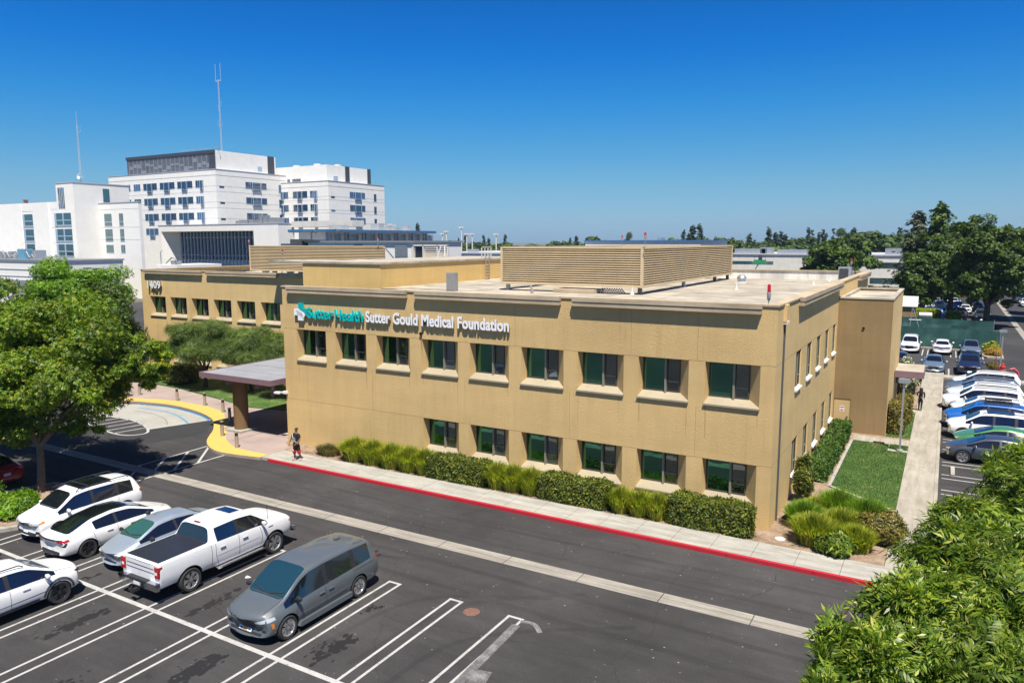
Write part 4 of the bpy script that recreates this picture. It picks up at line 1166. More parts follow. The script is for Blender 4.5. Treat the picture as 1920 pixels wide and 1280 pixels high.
while x < b: q.box(x-0.09,x+0.09,96+dp-0.45,96+dp-0.02,3,14.15); x += 1.33
for z in (5.2,8.0,12.6): q.box(a+2.7,b,96+dp-0.2,96+dp-0.03,z-0.07,z+0.07)
q.box(a+2.6,b,96+dp-0.1,96+dp-0.025,3.0,6.9); q.build('fins', M['lightframe'], t)
q = MB(); q.box(-176.4,-131.3,95.9,101.5,15.7,15.86); q.build('parapet_cap', M['panel_line'], t)
q = MB()
for (x0,x1,y,h) in ((-146,-143,97,0.9),(-142.5,-141,97,1.0),(-139,-137.8,97,2.0),(-137.5,-136,97,1.4),(-135.8,-133,97,1.3),(-148.5,-146.4,98,0.8)): q.box(x0,x1,y,y+2.5,15.87,15.87+h)
q.build('rooftop_unit', M['grey_metal'], t)
q = MB(); q.box(-131.3,-112,100,104,14.9,16.3); q.build('white_duct', M['sill_white'], t)

# annex with blue roof edge and mechanical deck
t = thing('blue_trimmed_annex', 'low white annex with a blue roof edge and open plant deck', 'annex', (-97,72,0))
q = MB(); q.box(-101.8,-93,72,104.8,-0.2,10.4); q.build('wall', M['white_panel'], t)
q = MB(); q.box(-101.2,-94.2,73.2,104,10.4,13.2); q.build('plant_screen', M['white_bldg'], t)
q = MB(); q.box(-102.2,-92.6,71.6,105.2,13.2,13.65); q.build('roof_slab', M['white_panel'], t)
q = MB(); q.box(-102.3,-92.5,71.5,71.59,13.3,13.75); q.box(-92.59,-92.5,71.6,105.3,13.3,13.75); q.build('blue_edge', M['bluetrim'], t)
for k in range(7):
    y = 72.3+k*4.9
    q = MB(); q.box(-93.5,-93.1,y,y+0.35,10.4,13.2); q.box(-93.5,-93.1,y+0.9,y+1.25,10.4,13.2); q.box(-94.15,-94.05,y+1.7,y+4.6,10.9,12.9); q.build('column', M['grey_metal'], t)
for (x,y,w_,h) in ((-100,80,3,1.0),(-98,90,2.2,1.5),(-101,97,3.0,0.8),(-97,99,1.5,1.1)):
    q = MB(); q.box(x,x+w_,y,y+w_*0.8,13.67,13.67+h); q.build('rooftop_unit', M['galv'], t)
q = MB(); q.lathe([(0.05,14.5),(1.1,14.8),(1.2,15.2)], 'z', 14, (-96.5,94.5,0)); q.cyl(-96.5,94.5,13.6,14.6,0.08); q.build('dish_frame', M['galv'], t)
# white plant enclosure right behind the wing
t = thing('white_plant_building', 'white flat building with grey louvres right behind the wing roof', 'plant building', (-70,60,0))
q = MB(); q.box(-82.5,-62.0,57,70,-0.2,11.35); q.build('wall', M['white_bldg'], t)
q = MB(); q.box(-83.5,-61.8,56.7,70.2,11.35,11.62); q.build('roof_edge', M['grey_metal'], t)
q = MB()
for k in range(6): q.box(-64.9,-62.6,56.85,56.98,9.3+k*0.3,9.48+k*0.3)
q.build('louvre', M['grey_metal'], t)
q = MB(); q.box(-72.9,-71.2,56.9,56.99,10.4,11.05); q.build('wall_vent', M['slate'], t)
q = MB(); q.box(-85.6,-83.2,56.2,59,9.2,11.9); q.box(-87.5,-84,56,59,10.9,11.2); q.box(-83.4,-79.6,56.3,58,11.63,11.8); q.build('grey_duct_box', M['darkgrey'], t)
q = MB(); q.tube([(-82.2,57.5,11.6),(-82.2,57.5,12.9),(-81.7,57.5,13.2),(-81.2,57.5,12.9)],0.12,8); q.tube([(-77.6,57.5,11.6),(-77.6,57.5,13.2),(-77.0,57.5,13.4),(-76.5,57.5,13.0)],0.12,8); q.build('goose_neck_vent', M['darkgrey'], t)
t = thing('plant_frame', 'open steel frame with tan slatted bays beside the white plant building', 'plant frame', (-58,57,0))
q = MB()
for x in (-61.7,-59.9,-57.4,-55.6): q.box(x,x+0.2,56.9,57.2,8,11.0)
q.box(-61.7,-55.4,56.9,57.2,10.85,11.05); q.box(-61.7,-55.4,56.9,57.2,8.9,9.05); q.build('frame', M['sill_white'], t)
q = MB(); q.box(-61.45,-59.95,57.25,57.4,9.0,10.9)
for k in range(6): q.box(-61.45,-59.95,57.18,57.24,9.1+k*0.3,9.15+k*0.3)
q.build('dark_louvre', M['slate2'], t)
q = MB()
for k in range(7): q.box(-59.65,-55.7,57.25,57.4,9.0+k*0.28,9.17+k*0.28)
q.build('tan_slats', M['louver'], t)
q = MB(); q.tube([(-56.6,55.8,8.9),(-56.0,56.1,10.9)],0.09,6); q.tube([(-55.2,55.8,8.9),(-55.4,56.1,10.9)],0.09,6); q.box(-57.0,-55.0,55.7,56.3,8.85,9.0); q.build('brace', M['white_metal'], t)

def mast(x, y, z0, z1, label, prongs, dish):
    t = thing('radio_mast', label, 'mast', (x,y,z0))
    H_ = z1-z0; s = 0.16
    q = MB(); n = 16
    for i in range(3):
        a = 2*math.pi*i/3; q.tube([(x+s*math.cos(a),y+s*math.sin(a),z0),(x+s*0.6*math.cos(a),y+s*0.6*math.sin(a),z0+H_*0.82)],0.05,5)
    for k in range(n):
        z = z0+H_*0.82*k/n; q.box(x-s*0.9,x+s*0.9,y-s*0.9,y+s*0.9,z,z+0.08)
    q.build('lattice', M['panel_line'], t)
    q = MB()
    if prongs:
        for dx in (-0.95,0.95): q.tube([(x+dx,y,z0+H_*0.80),(x+dx,y,z1)],0.06,6)
        q.box(x-0.95,x+0.95,y-0.04,y+0.04,z0+H_*0.80,z0+H_*0.81)
        q.box(x-1.0,x-0.2,y-.03,y+.03,z0+H_*.805,z0+H_*.81); q.box(x+.2,x+1.0,y-.03,y+.03,z0+H_*.805,z0+H_*.81)
        for (dz,dx) in ((0.52,0.7),(0.48,-0.5),(0.30,-0.9),(0.30,0.9)):
            q.tube([(x,y,z0+H_*(dz-0.02)),(x+dx,y,z0+H_*dz),(x+dx,y,z0+H_*(dz+0.06))],0.035,5)
    else:
        q.tube([(x,y,z0+H_*0.8),(x,y,z1)],0.045,6); q.build('top_whip', M['lightframe'], t)
        q = MB(); q.tube([(x,y,z0+H_*0.68),(x+1.1,y,z0+H_*0.72),(x+1.1,y,z0+H_*0.80)],0.05,5); q.build('side_antenna', M['lightframe'], t)
        q = MB(); q.tube([(x,y,z0+H_*0.10),(x+1.2,y,z0+H_*0.08),(x+1.2,y,z0+H_*0.20)],0.05,5)
    q.build('antennas', M['lightframe'], t)
    if dish:
        q = MB(); q.lathe([(0.001,0),(0.5,0.06),(0.62,0.22)],'z',16); q.v = [(a+x,y-0.3-c,b+z0+H_*0.10) for a,b,c in q.v]; q.build('dish', M['white_metal'], t, True)
mast(-162.0,106,35.2,57.3,'tall lattice radio mast with twin prongs above the slate topped tower',True,False)
mast(-158.6,66,24.1,39.3,'slim radio mast with a white dish on the older wing',False,True)

# low roofs in front of the hospital at the left
t = thing('service_building', 'long low white service building with pipework on its roof behind the left trees', 'service building', (-150,50,0))
q = MB(); q.box(-190,-133,46,58,-0.2,8.0); q.build('wall', M['white_panel'], t)
q = MB(); q.box(-190.2,-132.8,45.8,58.2,8.0,8.3); q.box(-160,-134,45.5,45.9,3.2,4.4); q.build('roof_edge', M['grey_metal'], t)
r = random.Random(11); q = MB()
for k in range(16):
    x = -172+k*1.75; w_ = r.uniform(0.7,1.6); q.box(x,x+w_,48,50,8.3,8.3+r.uniform(0.5,1.9))
    q.tube([(x,47.5,8.5),(x+1.2,47.3,8.5+r.uniform(0.1,1.6)),(x+1.8,47.4,8.6)],0.12,6)
q.build('roof_plant', M['galv'], t)
q = MB(); q.box(-149,-146.6,47,49,8.3,10.0); q.build('blue_tank', simple('blue_tank',(0.12,0.3,0.42),0.4), t)
q = MB(); q.box(-181,-171,46.2,46.8,8.32,9.0); q.build('dark_roof', M['slate2'], t)
q = MB()
for k in range(5): q.box(-189,-133,45.9,45.99,1.2+k*1.3,1.27+k*1.3)
q.build('panel_joint', M['panel_line'], t)
t = thing('shaft_building', 'low white block with roof pipes between the older wing and the tan wing', 'service building', (-125,60,0))
q = MB(); q.box(-126.4,-119.5,60,70,-0.2,7.2); q.build('wall', M['white_panel'], t)
q = MB()
for z in (2.5,4.0,5.6): q.box(-126.4,-119.5,59.9,59.99,z,z+0.1)
q.box(-125.2,-124.4,59.7,59.98,4.0,6.6); q.build('panel_joint', M['panel_line'], t)
q = MB(); q.tube([(-125.6,61,7.2),(-125.6,61,9.6),(-125.1,61,9.8)],0.1,6); q.tube([(-123.5,60.5,7.4),(-121.5,60.5,8.6),(-120,60.5,8.0),(-119.6,60.5,9.0)],0.12,6); q.box(-122,-120.8,60.5,62,7.2,8.0); q.build('pipe', M['grey_metal'], t)
# street light silhouettes left
t = thing('light_pole', 'twin headed dark lamp post in front of the service building', 'street lamp', (-95,34,0))
q = MB(); q.cyl(-92.5,28,0,8.0,0.09,8); q.build('pole', M['darkgrey'], t)
q = MB()
for dx in (-1.3,1.3): q.box(-92.5+min(0,dx),-92.5+max(0,dx),27.95,28.05,8.0,8.1); q.box(-92.5+dx-0.5,-92.5+dx+0.5,27.7,28.3,7.95,8.12)
q.build('lamp_head', M['darkgrey'], t)

# low buildings beyond the roof on the right
def lowb(label, x0, x1, y0, y1, z, winz, units, wm='white_bldg', edge='panel_line'):
    t = thing('commercial_building', label, 'building', ((x0+x1)/2,y0,0))
    shell(x0,x1,y0,y1,-0.2,z).build('wall', M[wm], t)
    q = MB(); q.box(x0-0.3,x1+0.3,y0-0.3,y1+0.3,z,z+0.3); q.build('roof_edge', M[edge], t)
    for (a,b,c,d) in winz:
        q = MB(); q.box(a,b,y0-0.05,y0+0.02,c,d); w = q.build('window', M['teal_glass'], t)
        q = MB(); n = max(2,int((b-a)/3))
        for k in range(1,n): q.box(a+(b-a)*k/n-0.06,a+(b-a)*k/n+0.06,y0-0.10,y0-0.055,c,d)
        q.build('frame', M['slate2'], w)
    for (a,b,h) in units:
        q = MB(); q.box(a,b,y0+3,y0+6,z+0.3,z+0.3+h)
        n = max(1,int((b-a)/1.5))
        for k in range(n): q.box(a+k*1.5,a+k*1.5+0.1,y0+2.95,y0+2.99,z+0.3,z+0.3+h)
        q.build('rooftop_unit', M['galv'], t)
    return t
lowb('long low pale building with a dark window band behind the white parapet', -49.5,-17.5,190,230,7.6,[(-49,-37.2,4.9,5.75)],[(-48.8,-39.8,1.35),(-41.6,-38.2,1.75),(-36.8,-28.5,1.15),(-25.4,-21.2,1.3)],'sill_white')
lowb('low pale building with dark window strips between the roadside trees', -17.3,6,186,225,7.6,[(-13,0,4.4,5.9),(-12,4,0.4,1.9)],[(-9,-3.5,1.6)],'sill_white')
lowb('white box building with a slate blue roof beyond the near roof screen', -77,-46.5,150,175,11.4,[],[(-58.5,-57.4,0.0001+0.6)],'white_panel','bluetrim')
lowb('long white warehouse beyond the access ladder', -104,-78,120,150,8.6,[],[(-96,-94.6,0.7),(-84.6,-82.8,1.0)],'white_panel','panel_line')
t = thing('boom_lift', 'green boom lift platform raised beyond the white parapet', 'boom lift', (-38,175,0))
q = MB(); q.box(-39.3,-36.3,175,176.2,5.5,6.5); q.build('platform', simple('lift_green',(0.02,0.25,0.10),0.5), t)
q = MB(); q.tube([(-38.5,176,0),(-39.4,176,3.3),(-38.2,176,5.6)],0.28,8); q.build('boom', simple('lift_boom',(0.25,0.55,0.45),0.5), t)
q = MB(); 
for x in (-39.3,-36.35): q.box(x,x+0.06,175,175.1,6.5,7.4)
q.box(-39.3,-36.3,175,175.08,7.3,7.4); q.box(-38.2,-37.3,175.3,175.9,6.3,7.7); q.build('rail_and_worker', M['slate2'], t)
lpl = thing('stadium_pole', 'tall pale parking light pole on the horizon left of the near screen', 'light pole', (0,0,0), 0, 'tall light poles on the horizon')
q = MB(); q.cyl(0,0,0,14.0,0.22,8); q.build('pole', M['sill_white'], lpl, local=True)
q = MB(); q.box(-0.9,0.9,-0.4,0.4,14.0,14.5); q.build('lamp_head', M['sill_white'], lpl, local=True)
for i,(x,y,s) in enumerate([(-158.3,200,1.0),(-156.4,200,1.06),(-149.7,200,1.16),(-147.4,200,0.99),(-145,200,0.99),(-134.8,200,0.98)]):
    o = lpl if i == 0 else copy_tree(lpl)
    o.location = (x,y,0); o.scale = (1,1,s)

# red roof house
t = thing('house', 'small house with a reddish roof among the distant trees', 'house', (-2,240,0))
q = MB(); q.box(-20,-12,262,270,-0.2,6); q.build('wall', M['sill_white'], t)
q = MB(); q.add([(-20.5,261.5,6),(-11.5,261.5,6),(-11.5,270.5,6),(-20.5,270.5,6),(-16,262,9.6),(-16,270,9.6)],[(0,1,4),(1,2,5,4),(2,3,5),(3,0,4,5)]); q.build('roof', simple('red_roof',(0.25,0.10,0.07),0.8), t)

# ---------------------------------------------------------------- fence, enclosure, hydrant, islands on the right
def green_fence(label, pts, h, posts_h):
    t = thing('screen_fence', label, 'fence', (pts[0][0],pts[0][1],-0.15))
    m, nt, b = newmat('green_fence_mesh'); v = coords(nt)
    nt.links.new(ramp(nt, noise(nt, v, 0.5, 6, 0.7), [(0.35,(0.012,0.06,0.05)),(0.56,(0.025,0.095,0.08)),(0.72,(0.10,0.17,0.15))]), b.inputs['Base Color']); b.inputs['Roughness'].default_value = 0.7
    for i in range(len(pts)-1):
        a, b_ = Vector(pts[i]), Vector(pts[i+1]); n = max(2,int((b_-a).length/0.6)); q = MB()
        d = (b_-a).normalized(); nn = Vector((-d.y,d.x)); rr = random.Random(i)
        vs = []
        for k in range(n+1):
            p = a+(b_-a)*k/n
            for z in (0,0.5,1.0):
                o = nn*rr.uniform(-0.05,0.05); vs.append((p.x+o.x,p.y+o.y,-0.1+h*z))
        fs = [(k*3+j,(k+1)*3+j,(k+1)*3+j+1,k*3+j+1) for k in range(n) for j in range(2)]
        q.add(vs, fs); q.build('mesh_panel', m, t)
        n = max(1,round((b_-a).length/3))
        for k in range(n+1):
            if i and k == 0: continue
            p = a+(b_-a)*k/n; q = MB(); q.cyl(p.x,p.y+0.1,-0.15,posts_h,0.035,6); q.build('post', M['galv'], t)
green_fence('green screened fence across the end of the small car park', [(-2,64.6),(3.7,63.7),(10.75,62.9)], 2.15, 2.1)
green_fence('green fence along the far side of the storage enclosure', [(-2,83.0),(4,82.2),(11.0,81.3)], 1.5, 1.6)
t = thing('storage_shed', 'small white roofed shed behind the green fence by the tower', 'shed', (0.5,90,0))
q = MB(); q.box(-2,1.9,88,92,-0.15,2.4); q.build('wall', M['stucco_dirty'], t)
q = MB(); q.add([(-2.3,87.7,2.4),(2.2,87.7,2.4),(2.2,92.3,2.4),(-2.3,92.3,2.4),(-2.3,90,3.7),(2.2,90,3.7)],[(0,1,5,4),(2,3,4,5),(1,2,5),(3,0,4)]); q.build('roof', M['sill_white'], t)
t = thing('gas_bottle_rack', 'white tank and frame standing inside the fenced enclosure', 'tank', (3.0,72,0))
q = MB(); q.lathe([(0.001,-0.8),(0.3,-0.7),(0.32,0.7),(0.001,0.8)],'z',14); q.v = [(b_+3.5,a_+80,c_*0+a_*0+2.3+0.0*b_+ (a_)) if False else (c_+3.4,a_+80,b_+2.0) for a_,b_,c_ in q.v]; q.build('tank', M['white_metal'], t, True)
q = MB()
for (a,b) in (((1.7,79,0),(1.9,79,2.9)),((2.9,79,0),(2.0,79,2.9)),((1.6,79,1.4),(3.0,79,1.4))): q.tube([a,b],0.05,6)
q.build('frame', M['galv'], t)
t = thing('fire_hydrant', 'red double check hydrant assembly by the lamp post', 'hydrant', (10.2,46.4,0))
q = MB(); q.cyl(10.2,46.4,-0.15,0.7,0.16,12); q.lathe([(0.2,0.62),(0.2,0.74),(0.14,0.78),(0.13,0.95),(0.001,1.02)],'z',12,(10.2,46.4,0)); q.cyl(10.0,47.2,-0.15,0.62,0.13,12)
q.tube([(10.2,46.4,0.45),(10.0,47.2,0.45)],0.12,10); q.build('body', simple('hydrant_red',(0.42,0.04,0.03),0.6,var=0.25,vscale=8), t, True)
q = MB(); q.cyl(10.2,46.4,0.34,0.46,0.24,12); q.cyl(10.2,46.2,0.25,0.38,0.1,8); q.build('flange', simple('hydrant_pink',(0.5,0.12,0.1),0.6), t)
t = thing('pipe_guard', 'red curved pipe guard rail beside the hydrant', 'guard rail', (10.9,46.5,0))
q = MB(); q.tube([(10.6,46.3,-0.1),(10.75,46.3,0.55),(11.0,46.4,0.62),(11.3,46.5,0.3),(11.4,46.6,-0.1)],0.09,10); q.build('pipe', simple('guard_red',(0.55,0.08,0.09),0.5), t, True)
t = thing('backflow_plinth', 'pink painted low kerb with pipework left of the hydrant', 'plinth', (9.3,47.3,0))
q = MB(); q.box(8.8,9.9,46.9,47.7,-0.15,0.05); q.build('kerb', simple('pink_kerb',(0.5,0.22,0.18),0.8), t)
q = MB(); q.cyl(9.7,47.2,0.05,3.0,0.03,8); q.build('rod', M['rust'], t)
isl = MB(); isl.prism([(9.2,62.4),(9.1,58.6),(9.5,57.6),(10.9,57.5),(11.0,62.6)],-0.15,0.0); struct('kerb_island', isl, M['sidewalk_warm'])
isl = MB(); isl.sheet([(9.4,62.2),(9.3,58.8),(9.7,57.8),(10.7,57.8),(10.75,62.4)],0.004); struct('island_soil', isl, M['soil'])
isl = MB(); isl.prism([(-2,62.9),(9.2,61.95),(9.2,62.3),(-2,63.4)],-0.15,0.0); struct('fence_kerb', isl, M['sidewalk_warm'])
# left planted island with rocks
isl = MB(); isl.prism([(-40,-16.2),(-29.5,-16.2),(-27.0,-15.4),(-26.55,-14.6),(-27.0,-13.4),(-29.0,-11.6),(-30.4,-10.7),(-31.3,-10.9),(-31.8,-12.2),(-32.2,-13.5),(-40,-13.7)],-0.17,0.0); struct('planter_kerb', isl, M['sidewalk'])
isl = MB(); isl.sheet([(-40,-16.0),(-29.6,-16.0),(-27.2,-15.2),(-26.8,-14.6),(-27.2,-13.5),(-29.1,-11.8),(-30.4,-10.95),(-31.1,-11.1),(-31.6,-12.3),(-32.0,-13.65),(-40,-13.9)],0.004); struct('planter_soil', isl, M['soil'])
r = random.Random(21)
for i in range(26):
    x, y = r.uniform(-33.5,-28.0), r.uniform(-13.6,-12.0)
    if not inpoly(x,y,[(-29.1,-12.0),(-30.4,-11.2),(-31.0,-11.3),(-31.6,-13),(-31.6,-14),(-27.5,-14)]): continue
    q = MB(); s = r.uniform(0.12,0.3); q.lathe([(0.001,0),(s,0.02),(s*0.9,s*0.35),(s*0.45,s*0.6),(0.001,s*0.65)],'z',7,(0,0,0))
    q.v = [(a+r.uniform(-.04,.04)+x,b+r.uniform(-.04,.04)+y,c) for a,b,c in q.v]; tag(q.build('rock', M['stucco_dirty']), 'one of the grey tan rocks along the planted island by the left tree', 'rock', 'rocks on the left island')
# ---------------------------------------------------------------- vehicles (front is +Y, ground z=0)
PAINT = {
 'white': carpaint('paint_white', (0.76,0.76,0.755)), 'pearl': carpaint('paint_pearl', (0.70,0.715,0.73)),
 'grey': carpaint('paint_grey', (0.085,0.10,0.11), 0, 0.45), 'silver': carpaint('paint_silver', (0.36,0.42,0.48), 0.45, 0.38),
 'dark': carpaint('paint_dark', (0.045,0.055,0.075), 0.2), 'navy': carpaint('paint_navy', (0.008,0.014,0.05)),
 'blue': carpaint('paint_blue', (0.01,0.11,0.42)), 'green': carpaint('paint_green', (0.06,0.22,0.07), 0.2), 'red': carpaint('paint_red', (0.35,0.01,0.02)),
 'black': carpaint('paint_black', (0.012,0.012,0.014)), 'steel': carpaint('paint_steel', (0.13,0.17,0.24), 0.3), 'beige': carpaint('paint_beige', (0.45,0.40,0.33), 0.3),
 'bluegrey': carpaint('paint_bluegrey', (0.16,0.22,0.30), 0.4),
}
CG = glassmat('car_glass', (0.006,0.008,0.011), 0.02, (0.50,0.58,0.70), 0.10)
CG_TEAL = glassmat('windscreen_teal', (0.012,0.045,0.06), 0.02, (0.45,0.6,0.75), 0.12)
CG_GREEN = glassmat('windscreen_green', (0.03,0.10,0.075), 0.02, (0.5,0.75,0.65), 0.14)
TYRE = simple('tyre_rubber', (0.022,0.022,0.023), 0.85, bmp=0.2, bscale=60)
RIM = simple('alloy_rim', (0.55,0.56,0.57), 0.3, 0.8)
RIMD = simple('dark_alloy', (0.05,0.05,0.055), 0.35, 0.6)
BLKP = simple('black_trim', (0.02,0.02,0.022), 0.55)
CHROME = simple('chrome', (0.65,0.66,0.68), 0.15, 1.0)
LAMP = simple('headlamp_lens', (0.55,0.56,0.55), 0.12, 0.3, coat=0.8)
AMBER = simple('amber_lens', (0.55,0.18,0.02), 0.25, coat=0.5)
TAIL = simple('tail_lens', (0.38,0.01,0.015), 0.2, coat=0.6)
PLATE = simple('plate_white', (0.72,0.72,0.70), 0.5)
PLATEO = simple('plate_orange', (0.75,0.28,0.03), 0.5)
SEAM = simple('panel_gap', (0.03,0.03,0.032), 0.8)
COVER = simple('bed_cover_vinyl', (0.022,0.024,0.032), 0.35)
GREYP = simple('grey_cladding', (0.06,0.06,0.065), 0.7)

def make_wheel(parent, x, y, r, side, rim=RIM, w=0.24, style='y', n=6):
    """side +1: outer face at +x"""
    q = MB(); s = side
    prof = [(r*0.66, s*w*0.5-s*0.02),(r*0.90,s*w*0.5),(r*0.975,s*w*0.40),(r,s*w*0.25),(r,-s*w*0.25),(r*0.95,-s*w*0.5),(r*0.5,-s*w*0.5)]
    q.lathe(prof, 'x', 28, (x,y,r)); wl = q.build('wheel', TYRE, parent, True, True)
    q = MB(); f = s*(w*0.5-0.055)
    q.lathe([(r*0.70,s*w*0.5-s*0.012),(r*0.66,s*w*0.5-s*0.02),(r*0.62,f)], 'x', 28, (x,y,r))
    q.lathe([(0.001,f+s*0.035),(r*0.16,f+s*0.03),(r*0.18,f)], 'x', 14, (x,y,r))
    for k in range(n):
        for da in ((-0.16,0.16) if style == 'y' else (0.0,)):
            a0 = 2*math.pi*k/n; a1 = a0+da; wd = 0.035 if style == 'y' else 0.06
            c0 = Vector((math.cos(a0),math.sin(a0))); c1 = Vector((math.cos(a1),math.sin(a1))); tn = Vector((-c1.y,c1.x))
            p = [c0*r*0.12-tn*wd*0.6, c1*r*0.66-tn*wd, c1*r*0.66+tn*wd, c0*r*0.12+tn*wd*0.6]
            q.add([(x+f+s*0.03,y+a.x,r+a.y) for a in p]+[(x+f-s*0.01,y+a.x,r+a.y) for a in p], [(0,1,2,3),(0,4,5,1),(2,6,7,3)])
    q.build('rim', rim, wl, False, True)
    q = MB(); q.lathe([(0.001,f-s*0.03),(r*0.66,f-s*0.03)], 'x', 24, (x,y,r)); q.build('brake_shadow', BLKP, wl, False, True)
    return wl

MATI = {'body':0,'ws':1,'rw':2,'sg':3,'roofglass':4,'dark':5,'black':6,'cover':7}
def make_car(name, label, cat, S, axles, wr, paint, opts, group=None):
    """S: stations rear to front: dict(y,zb,zs,zr,wm,ws,wr, side, top, bow, wl, e)"""
    t = thing(name, label, cat, (0,0,0), 0, group)
    bm = bmesh.new(); cr = bm.edges.layers.float.new('crease_edge'); K = 10
    rows = []
    for s in S:
        zb,zs,zr,wm,ws,wr_ = s['zb'],s['zs'],s['zr'],s['wm'],s['ws'],s['wr']; wl = s.get('wl',wm-0.06)
        bow = s.get('bow',0); e = s.get('e', min(0.075,(zr-zs)*0.3)); hb = zs-zb
        gl = s.get('gl', 0.035)
        half = [(0,zb),(wl*0.8,zb),(wl,zb+0.06),(wm,zb+hb*0.42),(wm*0.995,zb+hb*0.80),(ws,zs),(wr_+gl,zr-e-gl*1.1),(wr_-0.02,zr-e*0.35),(wr_*0.55,zr-e*0.05),(0,zr)]
        row = []
        for sx in (1,-1):
            for k,(x,z) in enumerate(half):
                if sx == -1 and k in (0,9): row.append(row[k]); continue
                yy = s['y'] - bow*(abs(x)/max(wm,0.1))**2 * (1 if s['y'] > 0 else -1)
                row.append(bm.verts.new((sx*x, yy, z)))
        rows.append(row)
    for i in range(len(S)-1):
        a, b = rows[i], rows[i+1]; sd = S[i].get('side','body'); tp = S[i].get('top','body')
        for sx in (0,1):
            for k in range(K-1):
                v = [a[sx*K+k], a[sx*K+k+1], b[sx*K+k+1], b[sx*K+k]]
                if sx == 0: v = v[::-1]
                try: f = bm.faces.new(v)
                except ValueError: continue
                m = 'body'
                if k == 5: m = sd
                if k == 6 and tp in ('cover',): m = 'body'
                if k in (7,8): m = tp
                if k in (0,): m = 'dark'
                f.material_index = MATI[m]; f.smooth = True
                if k in (5,):
                    for e_ in f.edges: e_[cr] = max(e_[cr], opts.get('crease',0.45))
                if k in (7,8) and tp != 'body':
                    for e_ in f.edges: e_[cr] = max(e_[cr], 0.5)
    for i, fl in ((0,False),(len(rows)-1,True)):
        r_ = rows[i]
        for k in range(K-1):
            v = [r_[k], r_[k+1], r_[K+k+1], r_[K+k]]
            v2 = []
            for q in v:
                if q not in v2: v2.append(q)
            if not fl: v2 = v2[::-1]
            try: f = bm.faces.new(v2); f.smooth = True
            except ValueError: pass
    for e_ in bm.edges:
        if len(e_.link_faces) and opts.get('endcrease') and all(abs(v.co.y-rows[0][0].co.y) < 0.12 for v in e_.verts): e_[cr] = opts['endcrease']
    bmesh.ops.recalc_face_normals(bm, faces=bm.faces)
    me = bpy.data.meshes.new('cage'); bm.to_mesh(me); bm.free()
    mats = [paint, opts.get('ws',CG), opts.get('rw',CG), opts.get('sg',CG), CG, BLKP, BLKP, COVER]
    for m in mats: me.materials.append(m)
    ob = bpy.data.objects.new('cage', me); COL.objects.link(ob)
    md = ob.modifiers.new('s','SUBSURF'); md.levels = 2; md.render_levels = 2
    # wheel arch cutters
    wmx = max(s['wm'] for s in S); q = MB(); ar = wr+opts.get('gap',0.06)
    for ay in axles:
        for sx in (1,-1):
            n = 28; x0, x1 = sx*(wmx-0.36), sx*(wmx+0.3)
            cs = [(ay+ar*math.cos(2*math.pi*j/n), wr+ar*math.sin(2*math.pi*j/n)) for j in range(n)]
            vs = [(x0,y,z) for y,z in cs]+[(x1,y,z) for y,z in cs]
            fs = [tuple(range(n)), tuple(range(2*n-1,n-1,-1))]+[(j,n+j,n+(j+1)%n,(j+1)%n) for j in range(n)]
            if sx < 0: fs = [f[::-1] for f in fs]
            q.add(vs, fs)
    ct = q.build('cut', mats, None, False, True)
    bmc = bmesh.new(); bmc.from_mesh(ct.data); bmesh.ops.recalc_face_normals(bmc, faces=bmc.faces)
    for f in bmc.faces: f.material_index = 5
    bmc.to_mesh(ct.data); bmc.free()
    bo = ob.modifiers.new('b','BOOLEAN'); bo.operation = 'DIFFERENCE'; bo.object = ct; bo.solver = 'EXACT'
    bpy.context.view_layer.update()
    dg = bpy.context.evaluated_depsgraph_get()
    ev = bpy.data.meshes.new_from_object(ob.evaluated_get(dg), depsgraph=dg)
    bpy.data.objects.remove(ob); bpy.data.objects.remove(ct)
    V = [v.co.copy() for v in ev.vertices]; P = [tuple(p.vertices) for p in ev.polygons]; MI = [p.material_index for p in ev.polygons]
    bvh = BVHTree.FromPolygons(V, P); ymx = max(s_['y'] for s_ in S)
    def sub(name, idx, mat):
        us = {}; vs = []; fs = []
        for i in idx:
            f = []
            for j in P[i]:
                if j not in us: us[j] = len(vs); vs.append(V[j])
                f.append(us[j])
            fs.append(f)
        m = bpy.data.meshes.new(name); m.from_pydata([tuple(v) for v in vs], [], fs); 
        for mm in mat: m.materials.append(mm)
        if len(mat) > 1: m.polygons.foreach_set('material_index', [1 if MI[i] in (5,6) else 0 for i in idx])
        m.polygons.foreach_set('use_smooth', [True]*len(fs)); m.set_sharp_from_angle(angle=math.radians(38)); m.validate()
        o = bpy.data.objects.new(name, m); COL.objects.link(o); o.parent = t; return o
    body = sub('body', [i for i in range(len(P)) if MI[i] in (0,5,6)], [paint, BLKP])
    def comps(mi):
        idx = [i for i in range(len(P)) if MI[i] == mi]; vm = {}
        for i in idx:
            for j in P[i]: vm.setdefault(j,[]).append(i)
        seen = set(); out = []
        for i in idx:
            if i in seen: continue
            st = [i]; seen.add(i); c = []
            while st:
                k = st.pop(); c.append(k)
                for j in P[k]:
                    for l in vm[j]:
                        if l not in seen: seen.add(l); st.append(l)
            out.append(c)
        return out
    for mi, nm in ((1,'windscreen'),(2,'rear_window'),(3,'side_window'),(4,'sunroof'),(7,'bed_cover')):
        for c in comps(mi):
            if len(c) > 3: sub(nm, c, [mats[mi]])
